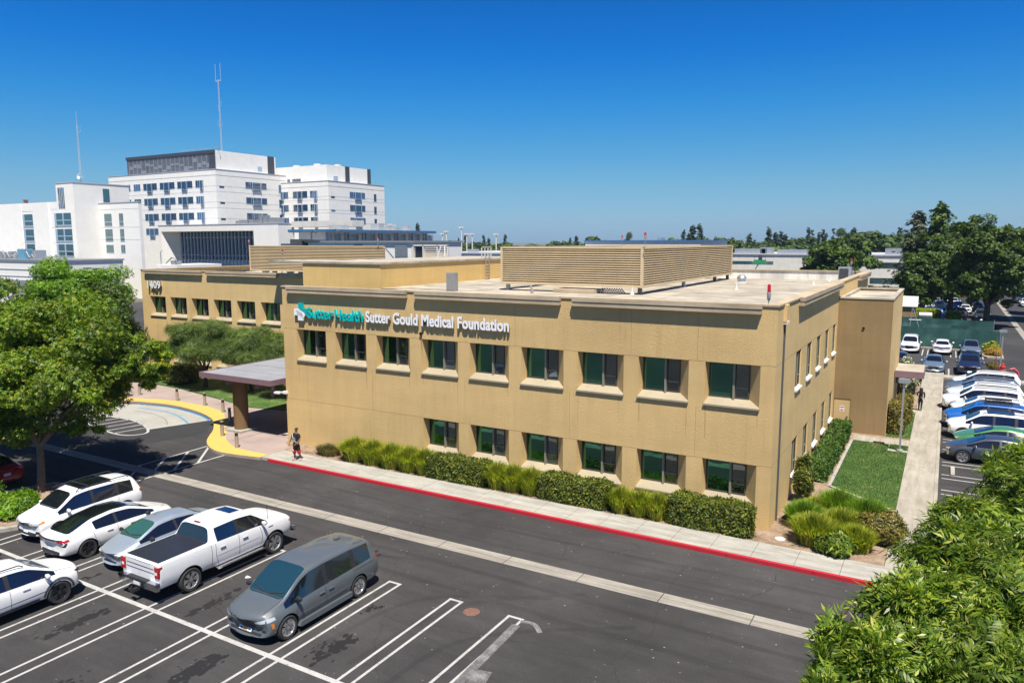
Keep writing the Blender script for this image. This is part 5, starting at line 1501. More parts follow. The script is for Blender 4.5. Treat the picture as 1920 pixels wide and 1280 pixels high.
    # projected patches
    def patch(name, quad, axis, mat, n=6, m=4, off=0.008, parent=None, back=False):
        """quad: four (a,b) corners in the plane across axis: 'x+','x-','y+','y-','z-'"""
        q = MB(); G_ = []
        if axis[0] == 'y': n, m, off = max(n,10), max(m,4), off+0.007
        ok = True
        for j in range(m+1):
            for i in range(n+1):
                u, v = i/n, j/m
                a = (quad[0][0]*(1-u)+quad[1][0]*u)*(1-v)+(quad[3][0]*(1-u)+quad[2][0]*u)*v
                b = (quad[0][1]*(1-u)+quad[1][1]*u)*(1-v)+(quad[3][1]*(1-u)+quad[2][1]*u)*v
                if axis[0] == 'x': s = 1 if axis[1] == '+' else -1; o = Vector((s*3,a,b)); d = Vector((-s,0,0))
                elif axis[0] == 'y': s = 1 if axis[1] == '+' else -1; o = Vector((a,s*6,b)); d = Vector((0,-s,0))
                else: o = Vector((a,b,4)); d = Vector((0,0,-1))
                h, nn, ii, dd = bvh.ray_cast(o, d)
                bad = h is None or (axis[0] == 'x' and (h.x*s < 0.3 or abs(h.x) < wmx*0.55)) or (axis[0] == 'y' and h.y*s < ymx*0.72)
                if bad:
                    if axis[0] == 'x': pt = Vector((s*wmx, a, b))
                    elif axis[0] == 'y': pt = Vector((a, s*ymx, b))
                    else: pt = Vector((a, b, 1.2))
                    h, nn, ii, dd = bvh.find_nearest(pt)
                    if (h-pt).length > 0.6: ok = False
                if nn.dot(d) > 0: nn = -nn
                G_.append(h + nn*off)
        if not ok and not back: return None
        fs = [(j*(n+1)+i, j*(n+1)+i+1, (j+1)*(n+1)+i+1, (j+1)*(n+1)+i) for j in range(m) for i in range(n)]
        q.add(G_, fs)
        return q.build(name, mat, parent or t, True, True)
    def line_patch(name, pts, axis, w, mat, off=0.004):
        for i in range(len(pts)-1):
            a, b = Vector(pts[i]), Vector(pts[i+1]); d = (b-a).normalized(); nn = Vector((-d.y,d.x))*w/2
            patch(name, [a-nn,b-nn,b+nn,a+nn], axis, mat, 8, 1, off)
    for fn in opts.get('patches', []): fn(patch, line_patch)
    # wheels
    wx = wmx-0.13
    for ay in axles:
        for sx in (1,-1): make_wheel(t, sx*wx, ay, wr, sx, opts.get('rim',RIM), 0.25, opts.get('style','y'), opts.get('spokes',6))
    # mirrors
    if 'mirror' in opts:
        my, mz, mx = opts['mirror']
        for sx in (1,-1):
            q = MB(); n = 8
            q.lathe([(0.001,-0.11),(0.055,-0.09),(0.085,0.0),(0.075,0.08),(0.001,0.11)],'x',10)
            q.v = [(sx*(mx+0.13)+a, my+b*0.75, mz+c) for a,b,c in q.v]
            q.build('mirror', opts.get('mirmat',paint), t, True, True)
            q = MB(); q.box(min(sx*(mx-0.03),sx*(mx+0.06)),max(sx*(mx-0.03),sx*(mx+0.06)),my-0.03,my+0.03,mz-0.06,mz-0.02); q.build('mirror_arm', BLKP, t, False, True)
    for (hy,hz,hx) in opts.get('handles', []):
        for sx in (1,-1):
            h, nn, ii, dd = bvh.ray_cast(Vector((sx*3,hy,hz)), Vector((-sx,0,0)))
            hx_ = abs(h.x) if h else hx
            q = MB(); a,b = sorted((sx*(hx_-0.01),sx*(hx_+0.035))); q.box(a,b,hy-0.11,hy+0.11,hz-0.018,hz+0.018); q.build('door_handle', opts.get('hmat',paint), t, False, True)
    if 'rails' in opts:
        x,y0,y1,z,m = opts['rails']
        for sx in (1,-1):
            q = MB(); q.tube([(sx*x,y0,z-0.05),(sx*x,y0+0.12,z+0.03),(sx*x*1.0,(y0+y1)/2,z+0.045),(sx*x,y1-0.12,z+0.02),(sx*x,y1,z-0.06)],0.02,6); q.build('roof_rail', m, t, True, True)
    for fn in opts.get('extra', []): fn(t)
    bpy.data.meshes.remove(ev)
    return t

def st(y,zb,zs,zr,wm,ws,wr,**k): return dict(y=y,zb=zb,zs=zs,zr=zr,wm=wm,ws=ws,wr=wr,**k)
def common_patches(L, zn, w, hy, front_lamps=None, tails=None, grille=None, plate=True, doors=(), belt=0.9, sill=0.35, hood=None, lampmat=LAMP, platef=True):
    out = []
    def f(patch, line):
        if front_lamps:
            for sx in (1,-1):
                patch('headlight', [(sx*a,b) for a,b in front_lamps], 'y+', lampmat, 8, 4, 0.006)
        if tails:
            for sx in (1,-1): patch('taillight', [(sx*a,b) for a,b in tails], 'y-', TAIL, 8, 4, 0.006)
        if grille: patch('grille', grille, 'y+', BLKP, 8, 4, 0.006)
        if plate:
            patch('licence_plate', [(-0.16,zn-0.02),(0.16,zn-0.02),(0.16,zn+0.12),(-0.16,zn+0.12)], 'y-', PLATE, 2, 2, 0.02)
            if platef: patch('licence_plate', [(-0.16,0.34),(0.16,0.34),(0.16,0.48),(-0.16,0.48)], 'y+', PLATE, 2, 2, 0.02)
        for sx in ('x+','x-'):
            for dpts in doors: line('door_seam', dpts, sx, 0.014, SEAM)
        if hood:
            y0,y1,xx = hood
            line('bonnet_seam', [(-xx,y0),(xx,y0)], 'z-', 0.02, SEAM)
            for s in (1,-1): line('bonnet_seam', [(s*xx,y0),(s*xx*0.92,y1)], 'z-', 0.014, SEAM)
    out.append(f); return out

def sedan(name, label, paint, L=4.75, W=1.84, Hh=1.44, fast=False, blackroof=False, opts=None, cat='car', group=None, nose=0.0):
    h = L/2; w = W/2; k = Hh/1.44
    tp = 'roofglass' if blackroof else 'body'
    if fast:
        S = [st(-h,.34,.78,.86,w*.84,w*.80,w*.66,bow=.16), st(-h+.10,.26,.86,1.00*k,w*.93,w*.87,w*.76,bow=.12), st(-h+.42,.24,.92,1.02*k,w*.99,w*.90,w*.74,bow=.04,top='rw'),
             st(-h+.95,.23,.94,1.20*k,w,w*.92,w*.64,side='body',top='rw'), st(-h+1.35,.22,.95,1.34*k,w,w*.92,w*.60,side='sg',top=tp), st(-.40,.22,.93,1.43*k,w,w*.92,w*.61,side='sg',top=tp), st(-.28,.22,.93,1.44*k,w,w*.92,w*.61,side='black',top=tp), st(-.20,.22,.93,1.44*k,w,w*.92,w*.61,side='sg',top=tp), st(.42,.22,.92,1.40*k,w,w*.91,w*.60,side='sg',top='ws')]
    else:
        S = [st(-h,.36,.80,.86,w*.84,w*.78,w*.66,bow=.14), st(-h+.10,.28,.90,.99*k,w*.93,w*.86,w*.74,bow=.10), st(-h+.62,.24,.94,1.05*k,w*.985,w*.90,w*.74,bow=.03,top='rw'),
             st(-h+1.22,.23,.95,1.36*k,w,w*.92,w*.58,side='sg',top=tp), st(-.32,.22,.93,1.44*k,w,w*.92,w*.60,side='sg',top=tp), st(-.20,.22,.93,1.445*k,w,w*.92,w*.60,side='black',top=tp), st(-.12,.22,.93,1.445*k,w,w*.92,w*.60,side='sg',top=tp), st(.50,.22,.92,1.41*k,w,w*.91,w*.59,side='sg',top='ws')]
    S += [st(1.34,.22,.90,1.02,w,w*.90,w*.76,gl=.02,bow=-.05), st(h-.65,.22,.84,.93,w*.985,w*.87,w*.74,gl=.02), st(h-.22,.24,.72,.80,w*.93,w*.82,w*.68,gl=.02,bow=.14), st(h,.30,.63,.72,w*.84,w*.72,w*.58,gl=.02,bow=.22)]
    o = dict(mirror=(.98,.99,w*.93), handles=[(-.32-.25,.80,w),(.62-.25,.80,w)])
    doors = [[(-.24,.90),(-.24,.32)],[(.95,.88),(1.02,.5),(.98,.32)],[(-1.15,.9),(-1.05,.6),(-.95,.4)]]
    o['patches'] = common_patches(L,.62,w,h,[(w*.46,.60),(w*.80,.65),(w*.79,.74),(w*.48,.69)],[(w*.35,.80),(w*.78,.80),(w*.78,.90),(w*.35,.87)],[(-.34,.46),(.34,.46),(.40,.60),(-.40,.60)],True,doors,hood=(1.30,h-.35,w*.74))
    if opts: 
        px_ = opts.pop('patches', None)
        o.update(opts)
        if px_ is not None: o['patches'] = px_
    return make_car(name, label, cat, S, (-h+1.02, h-.92), .325 if W < 1.8 else .34, paint, o, group)

def suv(name, label, paint, L=4.75, W=1.90, Hh=1.70, opts=None, cat='suv', group=None, sunroof=False, boxy=False):
    h = L/2; w = W/2; tp = 'roofglass' if sunroof else 'body'; zt = Hh
    b = 0.0 if not boxy else 0.04
    S = [st(-h,.42,.92,.98,w*.88,w*.80,w*.66,bow=.12), st(-h+.07,.34,1.02,1.14,w*.95,w*.88,w*.74,bow=.10,top='rw'), st(-h+.36,.28,1.06,zt-.12,w*.985,w*.91,w*.66,bow=.05,side='body',top='body'), st(-h+.52,.27,1.07,zt-.06,w*.99,w*.92,w*.66,side='sg'),
         st(-h+1.18,.26,1.06,zt,w,w*.93,w*.68,side='black'), st(-h+1.26,.26,1.06,zt,w,w*.93,w*.68,side='sg',top=tp), st(-.10,.26,1.03,zt+.01,w,w*.93,w*.68,side='black',top=tp), st(-.02,.26,1.03,zt+.01,w,w*.93,w*.68,side='sg',top=tp), st(.28,.26,1.02,zt-.01,w,w*.93,w*.675,side='sg'), st(.62,.26,1.02,zt-.06,w,w*.92,w*.66,side='sg',top='ws'),
         st(1.32,.26,1.00,1.16+b,w,w*.91,w*.78,gl=.02,bow=-.05), st(h-.62,.26,.95,1.06+b,w*.985,w*.88,w*.76,gl=.02), st(h-.20,.28,.88,1.00+b,w*.94,w*.84,w*.70,gl=.02,bow=.14), st(h,.36,.74,.86,w*.86,w*.76,w*.62,gl=.02,bow=.20)]
    o = dict(mirror=(1.02,1.10,w*.93), handles=[(-.60,.90,w),(.40,.90,w)], rails=(w*.66,-h+.6,.5,zt-.0,BLKP))
    doors = [[(-.06,1.0),(-.06,.36)],[(1.0,.98),(1.08,.6),(1.02,.36)],[(-1.12,1.0),(-1.05,.75),(-.9,.45)]]
    o['patches'] = common_patches(L,.72,w,h,[(w*.50,.72),(w*.80,.76),(w*.80,.86),(w*.50,.82)],[(w*.60,.88),(w*.82,.88),(w*.82,1.04),(w*.60,1.02)],[(-.36,.56),(.36,.56),(.42,.78),(-.42,.78)],True,doors,hood=(1.30,h-.35,w*.78))
    if opts:
        px_ = opts.pop('patches', None); o.update(opts)
        if px_ is not None: o['patches'] = px_
    return make_car(name, label, cat, S, (-h+.98, h-.95), .365, paint, o, group)

def orient(o, x, y, faces, z=-0.15):
    """faces: direction the bonnet points"""
    o.location = (x,y,z); o.rotation_euler = (0,0,{'+y':0,'-y':math.pi,'-x':math.pi/2,'+x':-math.pi/2}[faces])

# pickup -------------------------------------------------------
w = 1.015
S = [st(-2.92,.52,1.30,1.33,w*.965,w*.93,w*.85,gl=.01,e=.01,bow=.02), st(-2.86,.46,1.34,1.37,w*.985,w*.955,w*.87,gl=.01,e=.01,top='cover'), st(-1.05,.42,1.36,1.39,w,w*.955,w*.87,gl=.01,e=.01,top='cover'), st(-.93,.42,1.36,1.40,w,w*.955,w*.86,gl=.02,e=.02,top='rw'),
     st(-.78,.40,1.33,1.86,w,w*.95,w*.72,side='body'), st(-.66,.40,1.33,1.92,w,w*.95,w*.725,side='sg'), st(.22,.40,1.31,1.95,w,w*.95,w*.73,side='black'), st(.30,.40,1.31,1.95,w,w*.95,w*.73,side='sg'), st(.98,.40,1.30,1.90,w,w*.95,w*.72,side='sg',top='ws'),
     st(1.58,.42,1.26,1.40,w,w*.945,w*.84,gl=.02,bow=-.04), st(2.35,.44,1.22,1.34,w*.99,w*.935,w*.84,gl=.02,e=.04), st(2.78,.48,1.14,1.24,w*.96,w*.90,w*.80,gl=.02,e=.04,bow=.08), st(2.94,.55,1.00,1.08,w*.90,w*.84,w*.72,gl=.02,bow=.12)]
def truck_patches(patch, line):
    pass
    line('tailgate_crease', [(-.72,1.16),(.72,1.16)], 'y-', .02, SEAM); line('tailgate_crease', [(-.72,1.02),(.72,1.02)], 'y-', .02, GREYP)
    line('tailgate_seam', [(-.78,.80),(-.78,1.3)], 'y-', .015, SEAM); line('tailgate_seam', [(.78,.80),(.78,1.3)], 'y-', .015, SEAM)
    for s in (1,-1): patch('headlight', [(s*.60,.92),(s*.82,.92),(s*.82,1.0),(s*.60,1.0)], 'y+', LAMP, 5, 3, .008)
    patch('grille', [(-.55,.66),(.55,.66),(.55,.96),(-.55,.96)], 'y+', BLKP, 8, 4, .008)
    for sx in ('x+','x-'):
        for d in ([(.26,1.28),(.26,.52)],[(1.22,1.25),(1.30,.9),(1.25,.52)],[(-.72,1.30),(-.74,.9),(-.62,.52)],[(-.90,1.36),(-.90,.50)]): line('door_seam', d, sx, .016, SEAM)
        line('body_crease', [(-.7,.86),(1.2,.88)], sx, .02, M['panel_line'])
        patch('side_marker', [(2.62,1.02),(2.78,1.00),(2.78,1.06),(2.62,1.08)], sx, AMBER, 3, 2, .008)
        patch('badge', [(1.60,1.10),(1.82,1.10),(1.82,1.13),(1.60,1.13)], sx, SEAM, 3, 1, .008)
    patch('sunroof', [(-.40,.36),(.40,.36),(.38,.82),(-.38,.82)], 'z-', CG, 5, 4, .012)
    patch('brake_light', [(-.16,-.72),(.16,-.72),(.16,-.64),(-.16,-.64)], 'z-', simple('brake_lens',(0.18,0.02,0.03),0.3), 4, 2, .015)
    line('bed_cover_fold', [(-.82,-2.3),(.82,-2.3)], 'z-', .02, SEAM); line('bed_cover_fold', [(-.82,-1.68),(.82,-1.68)], 'z-', .02, SEAM)
def truck_extra(t):
    for s in (1,-1):
        q = MB(); a,b = sorted((s*.80,s*.99)); q.box(a,b,-2.945,-2.78,.90,1.27); q.build('taillight', TAIL, t, False, True)
        q = MB(); a,b = sorted((s*.82,s*.93)); q.box(a,b,-2.955,-2.946,1.02,1.10); q.build('reverse_lamp', PLATE, t, False, True)
    q = MB(); q.box(-.98,.98,-3.05,-2.90,.50,.68); q.box(-.45,.45,-3.06,-3.052,.53,.66); q.box(-.98,-.5,-3.08,-2.9,.66,.76); q.box(.5,.98,-3.08,-2.9,.66,.76); q.build('rear_bumper', CHROME, t, False, True)
    q = MB(); q.box(-.5,.5,-3.09,-2.92,.72,.78); q.box(-.9,.9,-2.95,-2.88,.42,.5); q.build('bumper_step', BLKP, t, False, True)
    q = MB(); q.box(-.16,.16,-3.075,-3.065,.56,.68); q.build('licence_plate', PLATE, t, False, True)
    q = MB(); q.box(-.06,.06,-3.28,-3.0,.36,.46); q.cyl(0,-3.25,.46,.58,.035,8); q.box(-.28,-.1,-3.2,-3.12,.34,.42); q.build('tow_hitch', BLKP, t, False, True)
    for s in (1,-1):
        q = MB(); a,b = sorted((s*.93,s*1.07)); q.box(a,b,-.75,1.35,.40,.45); q.build('side_step', CHROME, t, False, True)
        q = MB(); a,b = sorted((s*.80,s*.98)); q.box(a,b,-1.50,-1.46,.30,.62); q.build('mud_flap', BLKP, t, False, True)
    q = MB(); q.box(-.92,.92,2.88,3.0,.52,.70); q.build('front_bumper', CHROME, t, False, True)
    q = MB(); q.tube([(.86,1.7,1.36),(.88,1.66,1.95)],.008,5); q.build('aerial', BLKP, t, False, True)
    q = MB(); q.box(-.05,.05,.05,.2,1.95,2.0); q.build('roof_fin', PAINT['white'], t, False, True)
    for s in (1,-1):
        q = MB(); a,b = sorted((s*.965,s*.985)); q.box(a,b,-.9,-.72,1.3,1.9)
truck = make_car('pickup_truck','white crew cab pickup with black bed cover, tailgate towards the viewer','pickup truck',S,(-1.76,1.88),.41,PAINT['white'],
   dict(mirror=(1.30,1.40,.99),handles=[(-.45,1.10,w),(.52,1.10,w)],hmat=CHROME,patches=[truck_patches],extra=[truck_extra],gap=.09,rim=RIM,style='y',spokes=6,crease=.5,endcrease=.9,rw=CG))
orient(truck,-16.78,-13.09,'+y')

# minivan ------------------------------------------------------
w = 1.005; h = 2.6
S = [st(-h,.40,.95,1.02,w*.88,w*.82,w*.68,bow=.12), st(-h+.06,.32,1.05,1.20,w*.95,w*.89,w*.76,bow=.10,top='rw'), st(-h+.34,.26,1.08,1.64,w*.985,w*.92,w*.70,bow=.05), st(-h+.50,.25,1.08,1.72,w*.99,w*.93,w*.71,side='sg'), st(-h+1.28,.24,1.06,1.78,w,w*.94,w*.73,side='black'), st(-h+1.40,.24,1.06,1.79,w,w*.94,w*.73,side='sg'),
     st(-.02,.23,1.02,1.80,w,w*.94,w*.735,side='black'), st(.08,.23,1.02,1.80,w,w*.94,w*.735,side='sg'), st(.62,.23,1.00,1.76,w,w*.94,w*.72,side='sg',top='ws'), st(1.00,.23,.98,1.60,w,w*.93,w*.72,side='sg',top='ws',gl=.03),
     st(1.66,.23,.94,1.14,w,w*.91,w*.80,gl=.02,bow=-.06), st(2.12,.24,.92,1.07,w*.985,w*.89,w*.77,gl=.02,bow=.04), st(2.44,.26,.84,.98,w*.94,w*.85,w*.70,gl=.02,bow=.16), st(2.56,.28,.78,.90,w*.90,w*.80,w*.64,gl=.02,bow=.24), st(h+.02,.32,.70,.80,w*.84,w*.72,w*.56,gl=.02,bow=.26)]
def van_patches(patch, line):
    for s in (1,-1):
        patch('headlight', [(s*.47,.70),(s*.80,.76),(s*.80,.86),(s*.52,.78)], 'y+', LAMP, 10, 4, .007)
        patch('fog_trim', [(s*.66,.46),(s*.80,.47),(s*.80,.52),(s*.66,.52)], 'y+', BLKP, 3, 2, .007)
        patch('taillight', [(s*.58,1.0),(s*.84,1.0),(s*.84,1.12),(s*.58,1.12)], 'y-', TAIL, 6, 3, .008)
    g_ = patch('grille', [(-.36,.54),(.36,.54),(.43,.76),(-.43,.76)], 'y+', BLKP, 8, 4, .008)
    patch('badge', [(-.16,.69),(.16,.69),(.17,.715),(-.17,.715)], 'y+', CHROME, 4, 1, .016)
    patch('lower_grille', [(-.62,.34),(.62,.34),(.66,.40),(-.66,.40)], 'y+', BLKP, 8, 2, .008)
    patch('licence_plate', [(-.26,.37),(.26,.37),(.26,.49),(-.26,.49)], 'y+', PLATE, 3, 2, .03)
    patch('orange_plate_emblem', [(-.09,.375),(.07,.375),(.07,.485),(-.09,.485)], 'y+', PLATEO, 2, 2, .034)
    patch('plate_marks', [(-.23,.41),(-.13,.41),(-.13,.45),(-.23,.45)], 'y+', SEAM, 2, 1, .034); patch('plate_marks', [(.11,.41),(.21,.41),(.21,.45),(.11,.45)], 'y+', SEAM, 2, 1, .034)
    for sx in ('x+','x-'):
        for d in ([(.10,1.0),(.08,.30)],[(1.25,.95),(1.36,.6),(1.28,.30)],[(-1.22,1.05),(-1.2,.62),(-1.0,.50)]): line('door_seam', d, sx, .014, SEAM)
        line('slide_rail', [(-2.2,.98),(-1.25,.98)], sx, .02, SEAM); line('body_crease', [(-1.1,.50),(1.2,.44)], sx, .02, SEAM)
        patch('side_marker', [(2.16,.56),(2.24,.56),(2.26,.72),(2.18,.72)], sx, AMBER, 3, 2, .01); patch('headlight_wrap', [(2.10,.80),(2.34,.76),(2.34,.86),(2.12,.88)], sx, LAMP, 4, 3, .01); patch('taillight', [(-2.50,1.02),(-2.36,1.02),(-2.34,1.14),(-2.48,1.14)], sx, TAIL, 3, 3, .01)
    line('bonnet_seam', [(-.70,1.62),(.70,1.62)], 'z-', .03, SEAM)
    for s in (1,-1): line('bonnet_seam', [(s*.74,1.6),(s*.66,2.3)], 'z-', .014, SEAM); line('roof_channel', [(s*.66,-2.0),(s*.66,-1.5)], 'z-', .03, SEAM)
    for s in (1,-1): line('wiper', [(s*.1,1.58),(s*.62,1.46)], 'z-', .03, BLKP, .02)
def van_extra(t):
    q = MB(); q.box(-.06,.06,-1.55,-1.35,1.79,1.84); q.build('roof_fin', PAINT['grey'], t, False, True)
    for s in (1,-1):
        q = MB(); a,b = sorted((s*.94,s*1.045)); q.box(a,b,-1.02,1.20,.20,.36); q.add([(a,1.20,.20),(b,1.20,.20),(b,1.20,.36),(a,1.20,.36),(a,1.28,.24),(b,1.28,.24)],[(0,1,5,4),(1,2,5),(2,3,4,5),(3,0,4)]); q.build('side_skirt', PAINT['grey'], t, False, True)
van = make_car('minivan','matt grey minivan with an orange centred front plate, nose towards the viewer','minivan',S,(-1.42,1.67),.36,PAINT['grey'],
   dict(mirror=(1.30,1.12,.95),mirmat=BLKP,handles=[(-.12,.86,w),(.28,.86,w)],patches=[van_patches],extra=[van_extra],ws=CG_TEAL,rim=RIM,spokes=7,gap=.065))
orient(van,-11.62,-13.72,'-y')

# silver sedan -------------------------------------------------
def focus_p(patch, line):
    for s in (1,-1):
        patch('headlight', [(s*.34,.57),(s*.68,.62),(s*.68,.74),(s*.38,.69)], 'y+', simple('hazed_lens',(0.62,0.62,0.48),0.3), 8, 4, .008)
        patch('taillight', [(s*.62,.82),(s*.82,.82),(s*.80,1.0),(s*.62,.96)], 'y-', TAIL, 5, 4, .008)
    patch('grille', [(-.24,.54),(.24,.54),(.30,.64),(-.30,.64)], 'y+', BLKP, 8, 3, .008)
    patch('grille_bar', [(-.26,.575),(.26,.575),(.27,.59),(-.27,.59)], 'y+', CHROME, 6, 1, .014)
    patch('lower_grille', [(-.36,.34),(.36,.34),(.36,.39),(-.36,.39)], 'y+', BLKP, 8, 2, .008)
    patch('licence_plate', [(-.17,.42),(.15,.42),(.15,.53),(-.17,.53)], 'y+', PLATE, 3, 2, .025)
    for sx in ('x+','x-'):
        for d in ([(-.24,.90),(-.24,.32)],[(.92,.88),(1.0,.5),(.95,.32)],[(-1.05,.9),(-1.0,.6),(-.9,.4)]): line('door_seam', d, sx, .014, SEAM)
        patch('side_marker', [(1.86,.50),(2.0,.50),(1.98,.57),(1.86,.57)], sx, AMBER, 3, 2, .008)
    line('bonnet_seam', [(-.62,1.28),(.62,1.28)], 'z-', .03, SEAM)
    for s in (1,-1): line('bonnet_seam', [(s*.66,1.28),(s*.56,1.95)], 'z-', .012, SEAM); line('wiper', [(s*.05,1.24),(s*.5,1.14)], 'z-', .025, BLKP, .02)
car = sedan('sedan','older silver sedan between the white fastback and the pickup','none' and PAINT['silver'],4.5,1.72,1.43,opts=dict(patches=[focus_p],ws=CG_GREEN,mirmat=BLKP,rim=RIM,extra=[lambda t:(lambda q:(q.tube([(.1,.2,1.44),(.25,-.35,1.72)],.006,5),q.build('aerial',BLKP,t,False,True)))(MB())]))
orient(car,-19.72,-13.2,'-y')
# white fastback, tail to viewer --------------------------------
def k5_p(patch, line):
    for s in (1,-1):
        patch('taillight', [(s*.46,.79),(s*.76,.77),(s*.76,.87),(s*.50,.86)], 'y-', TAIL, 6, 4, .008)
        pass
        patch('headlight', [(s*.45,.60),(s*.76,.64),(s*.76,.72),(s*.50,.68)], 'y+', LAMP, 6, 3, .008)
    patch('tail_strip', [(-.74,.87),(.74,.87),(.74,.91),(-.74,.91)], 'y-', BLKP, 14, 2, .012)
    patch('diffuser', [(-.60,.30),(.60,.30),(.56,.44),(-.56,.44)], 'y-', BLKP, 8, 3, .008)
    patch('licence_plate', [(-.16,.44),(.16,.44),(.16,.56),(-.16,.56)], 'y-', PLATE, 3, 2, .02)
    patch('grille', [(-.40,.46),(.40,.46),(.48,.62),(-.48,.62)], 'y+', BLKP, 8, 4, .008)
    for sx in ('x+','x-'):
        for d in ([(-.24,.90),(-.24,.30)],[(.95,.88),(1.02,.5),(.98,.30)],[(-1.2,.92),(-1.12,.6),(-.95,.4)]): line('door_seam', d, sx, .014, SEAM)
        patch('taillight', [(-2.30,.80),(-2.06,.84),(-2.08,.91),(-2.30,.89)], sx, TAIL, 4, 3, .01); patch('tail_trim', [(-2.28,.66),(-2.22,.66),(-2.14,.80),(-2.22,.80)], sx, BLKP, 3, 3, .01)
    line('boot_seam', [(-.70,-2.22),(.70,-2.22)], 'z-', .012, SEAM)
car = sedan('fastback_car','white fastback car with black glass roof and dark wheels, tail towards the viewer',PAINT['white'],4.9,1.86,1.44,fast=True,blackroof=True,opts=dict(patches=[k5_p],rim=RIMD,spokes=5,style='y',mirmat=BLKP))
orient(car,-22.42,-13.55,'+y')
# white suv under the tree ------------------------------------
def sf_p(patch, line):
    for s in (1,-1):
        patch('headlight', [(s*.44,.74),(s*.78,.78),(s*.78,.89),(s*.46,.86)], 'y+', LAMP, 8, 4, .008)
        patch('fog_lamp', [(s*.62,.44),(s*.80,.46),(s*.80,.54),(s*.62,.54)], 'y+', BLKP, 4, 3, .008)
        patch('taillight', [(s*.58,.92),(s*.80,.92),(s*.80,1.06),(s*.58,1.04)], 'y-', TAIL, 5, 4, .008)
    patch('grille', [(-.34,.64),(.34,.64),(.40,.80),(-.40,.80)], 'y+', CHROME, 8, 4, .008)
    for z in (.67,.715,.76): patch('grille_slot', [(-.32,z),(.32,z),(.33,z+.018),(-.33,z+.018)], 'y+', BLKP, 6, 1, .013)
    patch('lower_bumper', [(-.62,.34),(.62,.34),(.66,.46),(-.66,.46)], 'y+', BLKP, 8, 3, .008)
    patch('licence_plate', [(-.18,.42),(.14,.42),(.14,.54),(-.18,.54)], 'y+', PLATE, 3, 2, .03)
    for sx in ('x+','x-'):
        for d in ([(-.06,1.0),(-.06,.36)],[(1.0,.98),(1.08,.6),(1.02,.36)],[(-1.12,1.0),(-1.05,.75),(-.9,.45)]): line('door_seam', d, sx, .014, SEAM)
        patch('taillight', [(-2.24,.96),(-2.08,.98),(-2.08,1.08),(-2.24,1.06)], sx, TAIL, 3, 3, .01); patch('indicator', [(1.86,.86),(2.12,.80),(2.12,.88),(1.90,.93)], sx, AMBER, 4, 3, .01)
    line('bonnet_seam', [(-.7,1.28),(.7,1.28)], 'z-', .03, SEAM)
    for s in (1,-1): line('bonnet_seam', [(s*.76,1.28),(s*.64,2.0)], 'z-', .012, SEAM)
def sf_rack(t):
    q = MB()
    for y in (-.95,.0): q.box(-.66,.66,y-.03,y+.03,1.76,1.79)
    q.build('roof_crossbar', BLKP, t, False, True)
car = suv('suv','white suv in the tree shade, its nose towards the viewer',PAINT['white'],4.7,1.89,1.72,opts=dict(patches=[sf_p],extra=[sf_rack],rim=RIM),sunroof=True)
orient(car,-25.05,-13.2,'-y')
# white crossover bottom left, nose away -----------------------
def ev_p(patch, line):
    for s in (1,-1):
        patch('headlight', [(s*.50,.80),(s*.80,.84),(s*.80,.90),(s*.52,.88)], 'y+', BLKP, 6, 3, .008)
    for sx in ('x+','x-'):
        for d in ([(-.06,1.0),(-.06,.36)],[(.98,.98),(1.12,.7),(1.06,.36)],[(-1.12,1.0),(-1.05,.75),(-.9,.45)]): line('door_seam', d, sx, .014, SEAM)
        patch('side_marker', [(2.02,.74),(2.14,.72),(2.14,.78),(2.02,.80)], sx, AMBER, 3, 2, .01)
        patch('sill_cladding', [(-1.0,.30),(1.0,.30),(1.05,.44),(-1.0,.44)], sx, GREYP, 8, 2, .01)
        line('cladding_line', [(-1.0,.56),(1.05,.60)], sx, .02, BLKP)
        # arch lip
        pts = [(1.40+.475*math.cos(a),.365+.475*math.sin(a)) for a in [math.pi*(0.02+0.96*i/9) for i in range(10)]]
        line('arch_cladding', pts, sx, .075, GREYP, .012)
        pts = [(-1.37+.475*math.cos(a),.365+.475*math.sin(a)) for a in [math.pi*(0.02+0.96*i/9) for i in range(10)]]
        line('arch_cladding', pts, sx, .075, GREYP, .012)
    line('bonnet_seam', [(-.7,1.30),(.7,1.30)], 'z-', .04, BLKP)
    for s in (1,-1): line('bonnet_seam', [(s*.76,1.28),(s*.66,2.1)], 'z-', .012, SEAM)
car = suv('crossover_car','white crossover with black wheel arch cladding at the bottom left, nose away from the viewer',PAINT['white'],4.7,1.88,1.60,opts=dict(patches=[ev_p],rim=RIMD,spokes=5,style='y',gap=.04))
orient(car,-19.70,-18.93,'+y')
# red car and dark car, partly seen ----------------------------
car = sedan('sedan','red car in deep shade beyond the planted island',PAINT['red'],4.6,1.80,1.44); orient(car,-34.9,-12.3,'-x')
car = suv('suv','black vehicle cut by the left picture edge beyond the empty crossing',PAINT['black'],4.7,1.9,1.7); orient(car,-25.1,-19.0,'+y')

